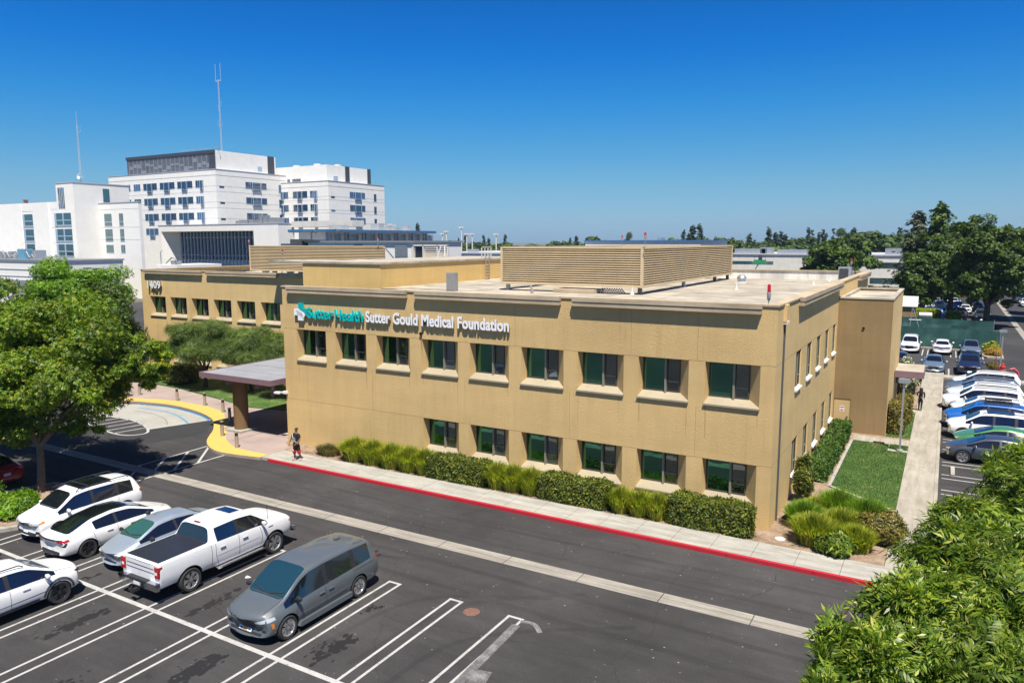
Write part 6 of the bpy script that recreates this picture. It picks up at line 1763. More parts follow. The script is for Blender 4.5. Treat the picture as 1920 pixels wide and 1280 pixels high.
# right hand lot: bonnets towards the walk (-x) ----------------
G1 = 'cars parked nose to the side walk'
r1 = [
 ('sedan', 'dark grey blue sedan nearest the bottom right tree', 'dark', 16.0, 5.95, dict(L=4.85,W=1.85)),
 ('sedan', 'metallic green sedan between a white suv and the dark sedan', 'green', 18.7, 6.35, dict(L=4.8,W=1.85,Hh=1.42,fast=True)),
 ('suv', 'white suv with dark sunroof between green and blue cars', 'white', 21.4, 6.0, dict(L=4.75,W=1.9,Hh=1.70,sunroof=True)),
 ('suv', 'bright blue suv with a black roof rack basket', 'blue', 24.1, 5.85, dict(L=4.7,W=1.9,Hh=1.72,boxy=True)),
 ('suv', 'small white suv between blue suv and long white estate', 'white', 26.8, 6.2, dict(L=4.4,W=1.84,Hh=1.62)),
 ('suv', 'long white suv with silver roof rails, nose nearest the woman', 'white', 29.6, 5.65, dict(L=5.0,W=1.95,Hh=1.76)),
 ('suv', 'white suv with raised tail just beyond the long railed suv', 'pearl', 32.4, 5.95, dict(L=4.85,W=1.9,Hh=1.66)),
 ('suv', 'slate blue suv sixth stall beyond the green car', 'steel', 35.0, 5.95, dict(L=4.8,W=1.9,Hh=1.60)),
 ('suv', 'farthest white suv in the row before the hydrant', 'white', 37.9, 6.3, dict(L=4.7,W=1.88,Hh=1.66)),
]
protos = {}
def recolor(o, paint):
    for ch in o.children:
        for i, sl in enumerate(ch.material_slots):
            if sl.material and sl.material.name.startswith('paint_'):
                sl.link = 'OBJECT'; sl.material = paint
def place_car(kind, label, paint, x, y, faces, group, z=-0.15, **kw):
    key = (kind,)+tuple(sorted(kw.items()))
    if key in protos:
        c = copy_tree(protos[key]); recolor(c, PAINT[paint]); c['label'] = label
        if group: c['group'] = group
    else:
        c = (sedan if kind == 'sedan' else suv)(kind, label, PAINT[paint], group=group, **kw); protos[key] = c
    orient(c, x, y, faces, z); return c
for (kd,lb,pt,y,xn,kw) in r1:
    L = kw['L']; c = place_car(kd, lb, pt, xn+L/2, y, '-x', G1, **kw)
    if 'basket' in lb:
        q = MB()
        for yy in (-.6,.6): q.box(yy-.02,yy+.02,-1.3,.1,1.80,1.92)
        for k in range(8): q.box(-.6,.6,-1.3+k*.19,-1.28+k*.19,1.80,1.83)
        q.box(-.6,.6,.08,.12,1.82,1.95); q.build('roof_basket', BLKP, c, False, True)
# cars at the green fence and facing them
G2 = 'cars in the small car park by the green fence'
place_car('suv','white suv parked under the left half of the green fence','white',2.6,59.6,'-y',G2,L=4.8,W=1.9,Hh=1.72)
place_car('sedan','white sedan backed towards the lane, middle of the green fence','white',5.55,59.9,'+y',G2,L=4.75,W=1.83)
place_car('sedan','dark blue grey hatchback next to the island with the yellow shrub','steel',8.1,59.6,'-y',G2,L=4.7,W=1.85,Hh=1.58,fast=True)
place_car('sedan','light blue sedan facing the viewer above the side canopy','bluegrey',5.0,47.0,'-y',G2,L=4.75,W=1.83)
place_car('suv','navy crossover facing the viewer at the end of the nose-in row','navy',7.75,47.2,'-y',G2,L=4.8,W=1.9,Hh=1.72)
place_car('sedan','dark car mostly hidden behind the flowering shrub at the tower','dark',2.15,47.6,'-y',G2,L=4.75,W=1.83)
# rows of cars under the big trees
G3 = 'cars parked in rows beneath the big trees'
rr = random.Random(12)
cols = ['steel','blue','white','dark','pearl','silver','black','white','bluegrey','navy','beige','dark','white','silver']
spots = []
for i in range(7): spots.append((-8.0+i*2.9 if i < 2 else -5.3+i*2.75, 98.3, '-y' if i % 2 else '+y'))
k = 0
words = {'steel':'steel blue','blue':'bright blue','white':'white','dark':'dark grey','pearl':'pale grey','silver':'silver','black':'black','bluegrey':'blue grey','navy':'navy','beige':'beige'}
pos = []
for row,(y0,n,x0) in enumerate([(98.2,6,-3.6),(104.2,6,-3.2),(111.5,6,-2.6),(117.5,6,-3.6),(126.0,6,-4.2)]):
    for i in range(n):
        pos.append((x0+i*2.75,y0+rr.uniform(-.2,.2),row,i))
ordn = ['first','second','third','fourth','fifth','sixth']
for (x,y,row,i) in pos:
    c = cols[(k*5+row) % len(cols)]; k += 1
    if rr.random() < 0.10: continue
    kd = 'suv' if rr.random() < 0.5 else 'sedan'
    kw = dict(L=4.7,W=1.9,Hh=1.7) if kd == 'suv' else dict(L=4.75,W=1.83)
    place_car(kd, '%s %s under the big trees, %s in the %s row beyond the green fence' % (words[c], 'suv' if kd=='suv' else 'sedan', ordn[i], ordn[row]), c, x+rr.uniform(-.1,.1), y, '-x' if False else ('+y' if rr.random() < .5 else '-y'), G3, **kw)
G4 = 'vehicles on the far road and lots'
place_car('suv','dark vehicle on the far road at the right edge','dark',17.6,139,'-y',G4,L=4.7,W=1.9,Hh=1.7)
place_car('sedan','white sedan on the far road nearer than the dark vehicle','white',17.9,131,'-y',G4,L=4.75,W=1.83)
for i,(x,y,c) in enumerate([(-10.2,142,'white'),(-6.6,142,'white'),(-9.5,156,'black'),(-6.2,156,'black'),(-3,143,'dark')]):
    place_car('suv','%s suv in the far lot beyond the tower roof, %s from the left' % (words[c], ordn[i]),c,x,y,'-y',G4,L=4.7,W=1.9,Hh=1.7)
# ---------------------------------------------------------------- vegetation
def fast_mesh(name, V, F, mats, parent=None, smooth=False):
    """V (n,3) array, F (m,k) array of equal sized faces"""
    V = np.asarray(V, np.float32); F = np.asarray(F, np.int32)
    if parent is not None:
        o = root_of(parent).location; V = V - np.array([o.x,o.y,o.z], np.float32)
    me = bpy.data.meshes.new(name)
    me.vertices.add(len(V)); me.vertices.foreach_set('co', V.ravel())
    k = F.shape[1]; me.loops.add(F.size); me.loops.foreach_set('vertex_index', F.ravel())
    me.polygons.add(len(F)); me.polygons.foreach_set('loop_start', np.arange(0, F.size, k, dtype=np.int32))
    me.polygons.foreach_set('loop_total', np.full(len(F), k, np.int32))
    me.update(calc_edges=True)
    for m in (mats if isinstance(mats,(list,tuple)) else [mats]): me.materials.append(m)
    ob = bpy.data.objects.new(name, me); COL.objects.link(ob)
    if parent is not None: ob.parent = parent
    return ob

def place_templates(T, TF, P, Z, size, rng, twist=True):
    """copies template T (k,3) at points P with local +Z along Z (n,3)"""
    n = len(P); Z = Z/np.maximum(1e-6, np.linalg.norm(Z,axis=1,keepdims=True))
    a = rng.normal(size=(n,3)); X = a-(a*Z).sum(1,keepdims=True)*Z; X /= np.linalg.norm(X,axis=1,keepdims=True)
    Y = np.cross(Z,X)
    V = P[:,None,:] + size[:,None,None]*(T[None,:,0,None]*X[:,None,:]+T[None,:,1,None]*Y[:,None,:]+T[None,:,2,None]*Z[:,None,:])
    F = (TF[None,:,:]+(np.arange(n)*len(T))[:,None,None]).reshape(-1,TF.shape[1])
    return V.reshape(-1,3), F

# one leaf: a folded pointed blade lying along X (4 corners)
LEAF = np.array([(0,0,0),(0.45,0.2,0.07),(1,0,-0.05),(0.45,-0.2,0.07)]); LEAF_F = np.array([(0,1,2,3)])
def spray(nleaf, L, lw, droop, seed, ll=0.5):
    """compound leaf: leaflets in pairs along a stalk; stalk along X"""
    r = random.Random(seed); V = []; F = []
    for i in range(nleaf):
        t = (i//2+1)/(nleaf/2+0.5); sx = 1 if i % 2 else -1
        bx, bz = L*t, -droop*L*t*t
        ang = sx*math.radians(r.uniform(45,70)) if i < nleaf-1 else 0
        l = ll*r.uniform(0.8,1.1)*(1-0.3*abs(t-0.5)); w = lw*l
        c, s = math.cos(ang), math.sin(ang); dz = -0.35*l*r.uniform(0.3,1.4)
        b = len(V)
        V += [(bx,0,bz),(bx+c*l*0.45-s*w,s*l*0.45+c*w,bz+dz*0.2),(bx+c*l,s*l,bz+dz),(bx+c*l*0.45+s*w,s*l*0.45-c*w,bz+dz*0.2)]
        F.append((b,b+1,b+2,b+3))
    return np.array(V), np.array(F)

def crown_points(center, rad, nclump, per, rng, crad=0.28, shell=0.5, flat_bottom=0.35, sub=3):
    """clumps inside an ellipsoid, leaves round every clump; returns points and outward directions"""
    C = []; c0 = np.array(center, float); R3 = np.array(rad, float)
    while len(C) < nclump:
        d = rng.normal(size=3); d /= np.linalg.norm(d)
        r = rng.uniform(0.15,1)**shell
        p = d*r
        if p[2] < -flat_bottom*1.4: continue
        # uneven outline: lobes
        lob = 0.82+0.18*math.sin(3.1*d[0]+5*d[1]+c0[0])+0.10*math.sin(7*d[2]+4*d[0])
        C.append(p*lob)
    C = np.array(C); P = []; Z = []
    for c in C:
        cr = crad*rng.uniform(0.6,1.25); n = int(per*rng.uniform(0.6,1.3)*(cr/crad)**1.5)
        d = rng.normal(size=(n,3)); d /= np.linalg.norm(d,axis=1,keepdims=True)
        rr = rng.uniform(0.25,1,size=(n,1))**0.45*cr
        d2 = d*np.array([1,1,0.62]); P.append((c+d2*rr)*R3); Z.append(d*0.6+np.array([0,0,0.55])+c*0.35+rng.normal(size=(n,3))*0.55)
    P = np.concatenate(P)+c0; Z = np.concatenate(Z)
    return P, Z, C*R3+c0

def limbs(base, height_fork, C, rng, r0, nl=7, lean=(0,0)):
    q = MB(); b = Vector(base); f = b+Vector((lean[0],lean[1],height_fork))
    q.tube([b-Vector((0,0,0.1)), b+Vector((0,0,0.15)), b+(f-b)*0.5+Vector((rng.normal()*0.03,rng.normal()*0.03,0)), f], [r0*1.5,r0*1.12,r0*0.95,r0*0.85], 10)
    idx = rng.choice(len(C), size=min(nl,len(C)), replace=False)
    for i in idx:
        e = Vector(C[i]); m = f+(e-f)*0.45+Vector((rng.normal()*0.2,rng.normal()*0.2,0.1*(e-f).length))
        q.tube([f-Vector((0,0,0.12)), f+(m-f)*0.4, m, e], [r0*0.62,r0*0.45,r0*0.28,r0*0.08], 7)
        for k in range(2):
            j = rng.integers(len(C)); e2 = Vector(C[j])
            if (e2-m).length < (e-f).length*0.8: q.tube([m, m+(e2-m)*0.5+Vector((0,0,0.1)), e2], [r0*0.2,r0*0.13,r0*0.04], 5)
    return q

def tree(name, label, base, center, rad, nclump, per, T, size, mat, bark, seed, r0=0.16, fork=2.0, nl=7, group=None, crad=0.28, shell=0.5, cat='tree', fb=0.35, drop_region=None, extra=None):
    rng = np.random.default_rng(seed)
    t = thing(name, label, cat, base, 0, group)
    P, Z, C = crown_points(center, rad, nclump, per, rng, crad, shell, fb)
    if extra is not None:
        for (c2,r2,n2) in extra:
            P2,Z2,C2 = crown_points(c2, r2, n2, per, rng, crad*1.1, shell, 0.9); P = np.concatenate([P,P2]); Z = np.concatenate([Z,Z2]); C = np.concatenate([C,C2])
    V, F = place_templates(T[0], T[1], P, Z, rng.uniform(size[0],size[1],len(P)), rng)
    limbs(base, fork, C, rng, r0, nl, ((center[0]-base[0])*0.15,(center[1]-base[1])*0.15)).build('trunk', bark, t, True)
    fast_mesh('crown', V, F, mat, t)
    return t

M['leaf_left'] = leafmat('leaf_yellow_green', [(0,(0.045,0.11,0.014)),(0.45,(0.115,0.225,0.022)),(0.80,(0.23,0.33,0.03)),(0.955,(0.33,0.34,0.03)),(0.985,(0.45,0.30,0.03)),(1,(0.45,0.14,0.04))], 0.42, 0.45, 0.9, 0.55)
M['leaf_bright'] = leafmat('leaf_bright_green', [(0,(0.06,0.155,0.014)),(0.6,(0.16,0.32,0.025)),(1,(0.30,0.43,0.04))], 0.42, 0.45, 0.6, 0.6)
M['leaf_near'] = leafmat('leaf_lance', [(0,(0.045,0.10,0.015)),(0.5,(0.125,0.21,0.026)),(0.88,(0.25,0.32,0.045)),(1,(0.40,0.41,0.12))], 0.40, 0.38, 0.75, 0.7)
M['leaf_dark'] = leafmat('leaf_dark_green', [(0,(0.025,0.060,0.012)),(0.6,(0.065,0.125,0.02)),(1,(0.13,0.18,0.028))], 0.28, 0.5, 0.8, 0.35)
M['leaf_olive'] = leafmat('leaf_willowy', [(0,(0.06,0.115,0.03)),(0.6,(0.125,0.195,0.05)),(1,(0.21,0.26,0.08))], 0.38, 0.5, 0.7, 0.7)
M['leaf_far'] = leafmat('leaf_far_green', [(0,(0.03,0.07,0.02)),(0.6,(0.065,0.12,0.033)),(1,(0.12,0.165,0.045))], 0.2, 0.7, 0.6, 0.12)
M['leaf_far_light'] = leafmat('leaf_far_light', [(0,(0.05,0.10,0.018)),(0.6,(0.09,0.16,0.028)),(1,(0.14,0.19,0.04))], 0.2, 0.7, 0.6, 0.12)
M['needle_far'] = leafmat('needle_far', [(0,(0.018,0.038,0.024)),(0.6,(0.032,0.058,0.032)),(1,(0.05,0.075,0.04))], 0.1, 0.8, 0.5, 0.2)
M['needle_grey'] = leafmat('needle_grey', [(0,(0.05,0.065,0.045)),(0.6,(0.085,0.10,0.065)),(1,(0.12,0.13,0.085))], 0.1, 0.8, 0.6, 0.3)
M['hedge'] = leafmat('hedge_leaf', [(0,(0.03,0.06,0.010)),(0.5,(0.085,0.125,0.016)),(0.85,(0.17,0.20,0.022)),(1,(0.28,0.22,0.04))], 0.22, 0.55, 0.7, 2.2)
M['hedge_green'] = leafmat('hedge_leaf_green', [(0,(0.02,0.055,0.010)),(0.5,(0.05,0.115,0.015)),(1,(0.11,0.18,0.025))], 0.15, 0.55, 0.6, 2.0)
M['hedge_dry'] = leafmat('hedge_leaf_dry', [(0,(0.05,0.065,0.015)),(0.5,(0.14,0.13,0.025)),(1,(0.30,0.22,0.05))], 0.15, 0.55, 0.6, 2.0)
M['grassy'] = leafmat('grass_blade', [(0,(0.13,0.20,0.018)),(0.5,(0.30,0.38,0.035)),(0.85,(0.45,0.46,0.06)),(1,(0.58,0.48,0.13))], 0.45, 0.5, 0.6, 1.4)
M['grassy_green'] = leafmat('grass_blade_green', [(0,(0.08,0.19,0.018)),(0.6,(0.19,0.34,0.035)),(1,(0.35,0.45,0.07))], 0.45, 0.5, 0.6, 1.4)
M['grassy_dry'] = leafmat('grass_blade_dry', [(0,(0.13,0.10,0.05)),(0.6,(0.30,0.24,0.13)),(1,(0.22,0.25,0.06))], 0.25, 0.7, 0.5, 1.4)
M['hedge_core'] = simple('hedge_core', (0.03,0.035,0.015), 1.0, var=0.4, vscale=9)
M['yellow_flower'] = leafmat('ochre_shrub', [(0,(0.25,0.16,0.02)),(0.6,(0.45,0.28,0.03)),(1,(0.55,0.36,0.06))], 0.2, 0.6, 0.5, 2)
M['white_flower'] = leafmat('white_flower', [(0,(0.05,0.10,0.03)),(0.5,(0.09,0.15,0.04)),(0.62,(0.6,0.58,0.48)),(1,(0.7,0.68,0.6))], 0.2, 0.6, 0.3, 2)

SP_L = spray(7, 0.55, 0.26, 0.15, 1, 0.42)
SP_N = spray(12, 1.0, 0.13, 0.35, 2, 0.52)
SP_D = spray(6, 0.5, 0.30, 0.2, 3, 0.5)
SP_W = spray(9, 0.9, 0.07, 0.25, 4, 0.45)

# trees at the left
tree('ash_tree','large left foreground tree with yellow green leaves touched with orange, standing by the white suv',(-30.4,-12.0,-0.1),(-31.7,-10.7,5.6),(5.1,4.8,4.0),190,290,SP_L,(0.20,0.36),M['leaf_left'],M['bark'],5,0.17,2.3,11,None,0.22,0.45,fb=0.5,
     extra=[((-28.3,-9.0,6.0),(2.2,2.1,1.7),20),((-27.0,-8.2,5.3),(1.0,0.9,0.5),3),((-29.3,-8.6,4.3),(1.5,1.4,0.7),8),((-33.2,-12.4,2.9),(2.4,1.7,1.2),20),((-30.6,-12.9,3.2),(1.3,0.9,0.6),7),((-29.3,-10.6,2.9),(1.5,1.0,0.45),6)])
tree('ash_tree','tall left tree with yellow tinged crown cut by the left picture edge',(-39.5,-12.2,-0.1),(-40.4,-10.6,6.0),(5.2,5.0,4.1),150,290,SP_L,(0.22,0.38),M['leaf_left'],M['bark'],8,0.18,2.4,8,None,0.22,0.45)
tree('shade_tree','bright green rounded tree in front of the white block, left of the number 1409',(-60.5,7.0,0),(-59.8,6.4,6.0),(5.4,5.2,4.4),140,270,SP_L,(0.26,0.44),M['leaf_bright'],M['bark'],11,0.2,2.6,8,None,0.23,0.45)
tree('shade_tree','bright green tree behind the yellow tinged crown at the far left edge',(-64.5,-3.0,0),(-64.5,-3.0,6.6),(6.0,5.0,4.8),100,240,SP_L,(0.34,0.58),M['leaf_bright'],M['bark'],12,0.2,2.6,8,None,0.26,0.45)
tree('shade_tree','mid green tree low behind the left trees beside the wing corner',(-56.3,7.0,0),(-56.0,6.8,4.0),(4.2,3.2,3.9),110,260,SP_L,(0.24,0.42),M['leaf_dark'],M['bark'],13,0.18,1.8,7,None,0.28,0.45)
tree('shade_tree','lime green treetop peeking over the wing roof in front of the glass wall',(-76,50,0),(-76,50,6.4),(3.0,3.0,2.3),36,160,SP_L,(0.35,0.6),M['leaf_bright'],M['bark'],14,0.16,2,6,None,0.32,0.45)
tree('shade_tree','lime green treetop left of the far louvred screen over the wing roof',(-69.0,46,0),(-69.0,46,7.0),(3.0,2.6,2.3),36,160,SP_L,(0.35,0.6),M['leaf_bright'],M['bark'],15,0.16,2,6,None,0.32,0.45)
# willowy courtyard trees
tree('olive_tree','willowy courtyard tree nearest the drop-off loop with a forked trunk',(-45.4,8.6,0),(-45.0,8.2,3.6),(3.1,2.6,2.15),70,240,SP_W,(0.32,0.58),M['leaf_olive'],M['bark_dark'],21,0.15,1.0,8,'willowy courtyard trees',0.30,0.45)
tree('olive_tree','willowy courtyard tree in the middle of its row',(-40.8,9.2,0),(-40.9,8.9,3.4),(2.8,2.4,2.0),60,240,SP_W,(0.32,0.58),M['leaf_olive'],M['bark_dark'],22,0.13,1.1,8,'willowy courtyard trees',0.30,0.45)
tree('olive_tree','willowy courtyard tree rising behind the grey canopy roof',(-36.2,9.2,0),(-36.0,8.9,3.2),(2.7,2.2,1.9),56,240,SP_W,(0.32,0.58),M['leaf_olive'],M['bark_dark'],23,0.13,1.0,8,'willowy courtyard trees',0.30,0.45)

# near right trees, foliage close to the viewer
tree('pistache_tree','near tree with long compound leaves filling the bottom right corner',(7.6,-13.4,-0.15),(7.2,-13.7,4.0),(2.75,2.6,2.05),112,125,SP_N,(0.28,0.44),M['leaf_near'],M['bark'],31,0.13,2.2,10,None,0.25,0.5,fb=0.7,
     extra=[((4.85,-16.3,4.3),(0.9,0.8,0.7),8),((4.35,-17.8,4.05),(0.5,0.5,0.4),3),((5.1,-14.3,4.5),(0.8,0.8,0.75),7),((6.2,-12.3,5.4),(1.0,1.1,0.75),9),((7.6,-11.6,5.6),(1.2,1.1,0.8),10),((5.4,-15.8,3.2),(1.5,1.3,0.9),16)])
tree('pistache_tree','second leafy tree behind the bottom right one, hiding the start of the car row',(8.4,-7.8,-0.15),(8.2,-8.0,4.6),(2.3,2.2,1.9),76,120,SP_N,(0.28,0.44),M['leaf_near'],M['bark'],32,0.13,1.8,9,None,0.26,0.5,fb=0.7,
     extra=[((6.3,-9.8,4.3),(1.1,1.2,0.8),12),((9.0,-4.6,5.4),(1.4,1.5,1.0),15),((7.0,-6.4,3.4),(1.0,1.2,0.9),10),((9.6,-1.6,5.9),(1.1,1.2,0.8),9),((7.6,-5.6,5.4),(0.7,0.7,0.4),4)])

# big trees over the far car park
big = 'big roadside trees beyond the green fence'
for (bx,by,cz,rx,rz,seed,l) in [(10.4,88.5,8.0,5.6,5.8,41,'nearest big roadside tree with a thick trunk and a brown dead patch'),
        (2.4,99.5,6.0,3.9,4.4,42,'leftmost big roadside tree, its trunk above the pale green hedge'),
        (6.2,103.5,7.8,4.8,6.0,43,'big roadside tree just behind the tall grey lamp post'),
        (16.2,100.0,9.4,6.2,5.8,44,'big roadside tree at the right edge of the picture'),
        (9.0,116,9.0,5.6,6.4,45,'big roadside tree hidden behind the nearest one'),
        (20.5,112,8.5,5.0,5.6,46,'farthest right roadside tree over the far road')]:
    tree('roadside_tree', l, (bx,by,-0.15), (bx+0.2,by-0.3,cz), (rx,rx*0.95,rz), 150, 190, SP_D, (0.36,0.66), M['leaf_dark'], M['bark_dark'], seed, 0.42, 3.0, 8, big, 0.20, 0.45, fb=0.6)
def conifer(label, base, h, r, mat, seed, n=9000, size=(0.5,0.9), name='conifer', cat='tree', group=None, power=0.8, nb=70):
    rng = np.random.default_rng(seed); t = thing(name, label, cat, base, 0, group)
    q = MB(); q.tube([(base[0],base[1],base[2]),(base[0],base[1],base[2]+h*0.97)],[h*0.018,h*0.003],7); q.build('trunk', M['bark_dark'], t)
    P = []; Z = []
    for b in range(nb):
        z = rng.uniform(0.06,1.0); a = rng.uniform(0,2*math.pi); L = r*((1-z)**power)*rng.uniform(0.65,1.15)+0.05*r
        m = max(4,int(n/nb*(0.25+(1-z)))); s = rng.uniform(0.15,1,m)**0.7
        x = np.cos(a)*L*s; y = np.sin(a)*L*s; zz = z*h - 0.22*L*s*s + rng.normal(size=m)*0.05*r
        w = 0.16*L*(0.4+s)
        P.append(np.stack([x+rng.normal(size=m)*w,y+rng.normal(size=m)*w,zz+rng.normal(size=m)*w*0.35],1)); Z.append(np.stack([np.cos(a)*np.ones(m)*0.5,np.sin(a)*np.ones(m)*0.5,np.ones(m)],1)+rng.normal(size=(m,3))*0.35)
    P = np.concatenate(P)+np.array(base); Z = np.concatenate(Z)
    V, F = place_templates(SP_D[0], SP_D[1], P, Z, rng.uniform(size[0],size[1],len(P)), rng)
    fast_mesh('crown', V, F, mat, t); return t
conifer('tall dark conifer behind the big roadside trees', (3.6,136,0), 18.6, 5.8, M['leaf_dark'], 51, 5200, (0.8,1.3), power=0.65)
conifer('grey green conifer left of the tall dark one', (-0.2,140,0), 17.4, 4.4, M['needle_grey'], 52, 3600, (0.8,1.3), power=0.6)
tree('shade_tree','dark rounded tree in front of the low pale building beyond the roof',(-12.6,120,0),(-12.9,120,6.6),(5.3,5.0,5.2),90,130,SP_D,(0.7,1.2),M['leaf_dark'],M['bark_dark'],55,0.3,3,8,None,0.25,0.45)
tree('shade_tree','yellow green tree behind the dark rounded one',(-14.5,168,0),(-16,168,7.4),(6.5,5,5.4),60,110,SP_D,(0.9,1.4),M['leaf_far_light'],M['bark_dark'],56,0.3,3,6,None,0.27,0.45)

# hedges and shrubs ------------------------------------------------
def box_hedge(label, x0, x1, y0, y1, h, mat, n, seed, name='hedge', group=None, size=(0.10,0.17)):
    rng = np.random.default_rng(seed); t = thing(name, label, 'hedge', ((x0+x1)/2,(y0+y1)/2,0), 0, group)
    q = MB(); q.box(x0+0.08,x1-0.08,y0+0.08,y1-0.08,-0.02,h-0.09); q.build('stems', M['hedge_core'], t)
    A = [(x1-x0)*(y1-y0),(x1-x0)*h,(x1-x0)*h*0.4,(y1-y0)*h,(y1-y0)*h]; A = np.array(A)/sum(A); P = []; Z = []
    for i, a in enumerate(A):
        m = int(n*a); u = rng.uniform(0,1,m); v = rng.uniform(0,1,m); o = np.ones(m)
        if i == 0: p = np.stack([x0+(x1-x0)*u,y0+(y1-y0)*v,h*o],1); z = (0,0,1)
        elif i == 1: p = np.stack([x0+(x1-x0)*u,y0*o,h*v],1); z = (0,-1,0.35)
        elif i == 2: p = np.stack([x0+(x1-x0)*u,y1*o,h*v],1); z = (0,1,0.3)
        elif i == 3: p = np.stack([x0*o,y0+(y1-y0)*u,h*v],1); z = (-1,0,0.35)
        else: p = np.stack([x1*o,y0+(y1-y0)*u,h*v],1); z = (1,0,0.35)
        bumpy = 0.05*np.sin(p[:,0:1]*3.1+p[:,1:2]*2.3+seed)+0.03*np.sin(p[:,0:1]*9+p[:,2:3]*7)
        p = p + rng.normal(size=(m,3))*0.035 + bumpy*np.array(z)
        # soften the edges
        P.append(p); Z.append(np.array(z)+rng.normal(size=(m,3))*0.55)
    P = np.concatenate(P); Z = np.concatenate(Z)
    c = np.array([(x0+x1)/2,(y0+y1)/2,h*0.4]); hw = np.array([(x1-x0)/2,(y1-y0)/2,h*0.6])
    d = (P-c)/hw; k = np.maximum(0,np.sort(np.abs(d),axis=1)[:,1:2]-0.8); P = c+(P-c)*(1-0.35*k); P[:,2] = np.maximum(P[:,2],0.02)
    V, F = place_templates(LEAF, LEAF_F, P, Z, rng.uniform(size[0],size[1],len(P)), rng)
    fast_mesh('leaves', V, F, mat, t); return t
gh = 'clipped hedges along the front wall'
box_hedge('left clipped hedge under the first ground floor windows',-16.15,-12.75,-1.28,-0.25,1.02,M['hedge'],13000,61,group=gh)
box_hedge('middle clipped hedge along the front wall between two grass beds',-9.9,-6.55,-1.25,-0.25,1.02,M['hedge'],13000,62,group=gh)
box_hedge('right clipped hedge at the building corner under the last window',-3.85,-0.5,-1.27,-0.2,1.08,M['hedge'],14000,63,group=gh)
gs = 'low green hedges along the side wall'
for (a,b,l) in ((7.6,9.75,'nearest low green hedge along the side wall'),(10.3,12.4,'second low green hedge along the side wall'),(12.95,15.05,'third low green hedge along the side wall'),(15.6,18.1,'farthest low green hedge by the tower door')):
    box_hedge(l,0.28,1.12,a,b,0.85,M['hedge_green'],8000,int(a*10),group=gs)
box_hedge('dry topped square hedge by the grey lamp post, nearer one',3.08,3.85,19.2,21.3,1.75,M['hedge_dry'],9000,71)
box_hedge('dry topped square hedge under the side canopy, farther one',3.35,4.05,22.4,24.0,1.7,M['hedge_dry'],7000,72)
box_hedge('yellow green hedge between the green fence and the rows of cars',0.9,4.9,93.3,95.2,1.5,M['grassy'],5000,73,size=(0.25,0.4))
box_hedge('small yellow green bush right of the grey lamp post beyond the fence',5.9,7.4,92.8,94.2,1.3,M['grassy'],2500,74,size=(0.25,0.4))
box_hedge('long low hedge before the far pale building',-11,9,150,152,1.2,M['hedge_dry'],3500,75,size=(0.4,0.7))
def round_shrub(label, x, y, r, h, mat, n, seed, name='shrub', size=(0.10,0.18), cat='shrub', z0=0, group=None):
    rng = np.random.default_rng(seed); t = thing(name, label, cat, (x,y,z0), 0, group)
    q = MB(); q.lathe([(0.001,0),(r*0.75,0.02),(r*0.85,h*0.4),(r*0.6,h*0.8),(0.001,h*0.86)],'z',12,(x,y,z0)); q.build('stems', M['hedge_core'], t)
    d = rng.normal(size=(n,3)); d[:,2] = np.abs(d[:,2])-0.25; d /= np.linalg.norm(d,axis=1,keepdims=True)
    lob = 1+0.12*np.sin(d[:,0:1]*5+seed)+0.1*np.sin(d[:,1:2]*7+d[:,2:3]*4)
    P = d*np.array([r,r,h*0.62])*lob*rng.uniform(0.8,1.04,size=(n,1))+np.array([x,y,z0+h*0.38]); P[:,2] = np.maximum(P[:,2],z0+0.02)
    V, F = place_templates(LEAF, LEAF_F, P, d+rng.normal(size=(n,3))*0.5, rng.uniform(size[0],size[1],n), rng)
    fast_mesh('leaves', V, F, mat, t); return t
round_shrub('tall narrow clipped shrub by the near side windows',0.64,4.15,0.36,2.15,M['hedge'],5200,81)
round_shrub('dark rounded shrub at the foot of the wing left of the courtyard trees',-48.6,8.9,1.5,1.5,M['hedge'],5000,82,size=(0.16,0.26))
round_shrub('green shrub in the courtyard bed left of the dark rounded one',-52.2,8.5,1.7,1.3,M['grassy'],4500,83,size=(0.16,0.26))
round_shrub('sprawling shrub at the far left of the courtyard path',-55.6,7.4,1.6,1.1,M['grassy_green'],4500,84,size=(0.16,0.26))
round_shrub('green shrub on the left planted island next to the white suv',-28.4,-14.2,1.0,0.85,M['leaf_bright'],5000,85,size=(0.12,0.2))
round_shrub('dark shrub at the left picture edge on the planted island',-30.6,-14.9,1.3,1.0,M['hedge_green'],5600,86,size=(0.12,0.2))
round_shrub('yellow green shrub behind the others on the planted island near the red car',-31.7,-14.0,0.8,0.8,M['leaf_bright'],3200,87,size=(0.12,0.2))
round_shrub('ochre flowering shrub on the kerbed island at the fence end',10.15,59.3,0.75,0.75,M['yellow_flower'],2600,88,size=(0.12,0.2))
round_shrub('bright green shrub behind the ochre one at the fence end',9.95,60.9,0.75,1.15,M['grassy'],2600,89,size=(0.14,0.24))
round_shrub('white flowering shrub behind the side canopy at the tower',3.35,33.5,0.85,2.6,M['white_flower'],5200,90,size=(0.12,0.22))
round_shrub('pink leaved low shrub beside the hydrant',9.6,49.5,0.45,0.6,M['hedge_dry'],1500,91)

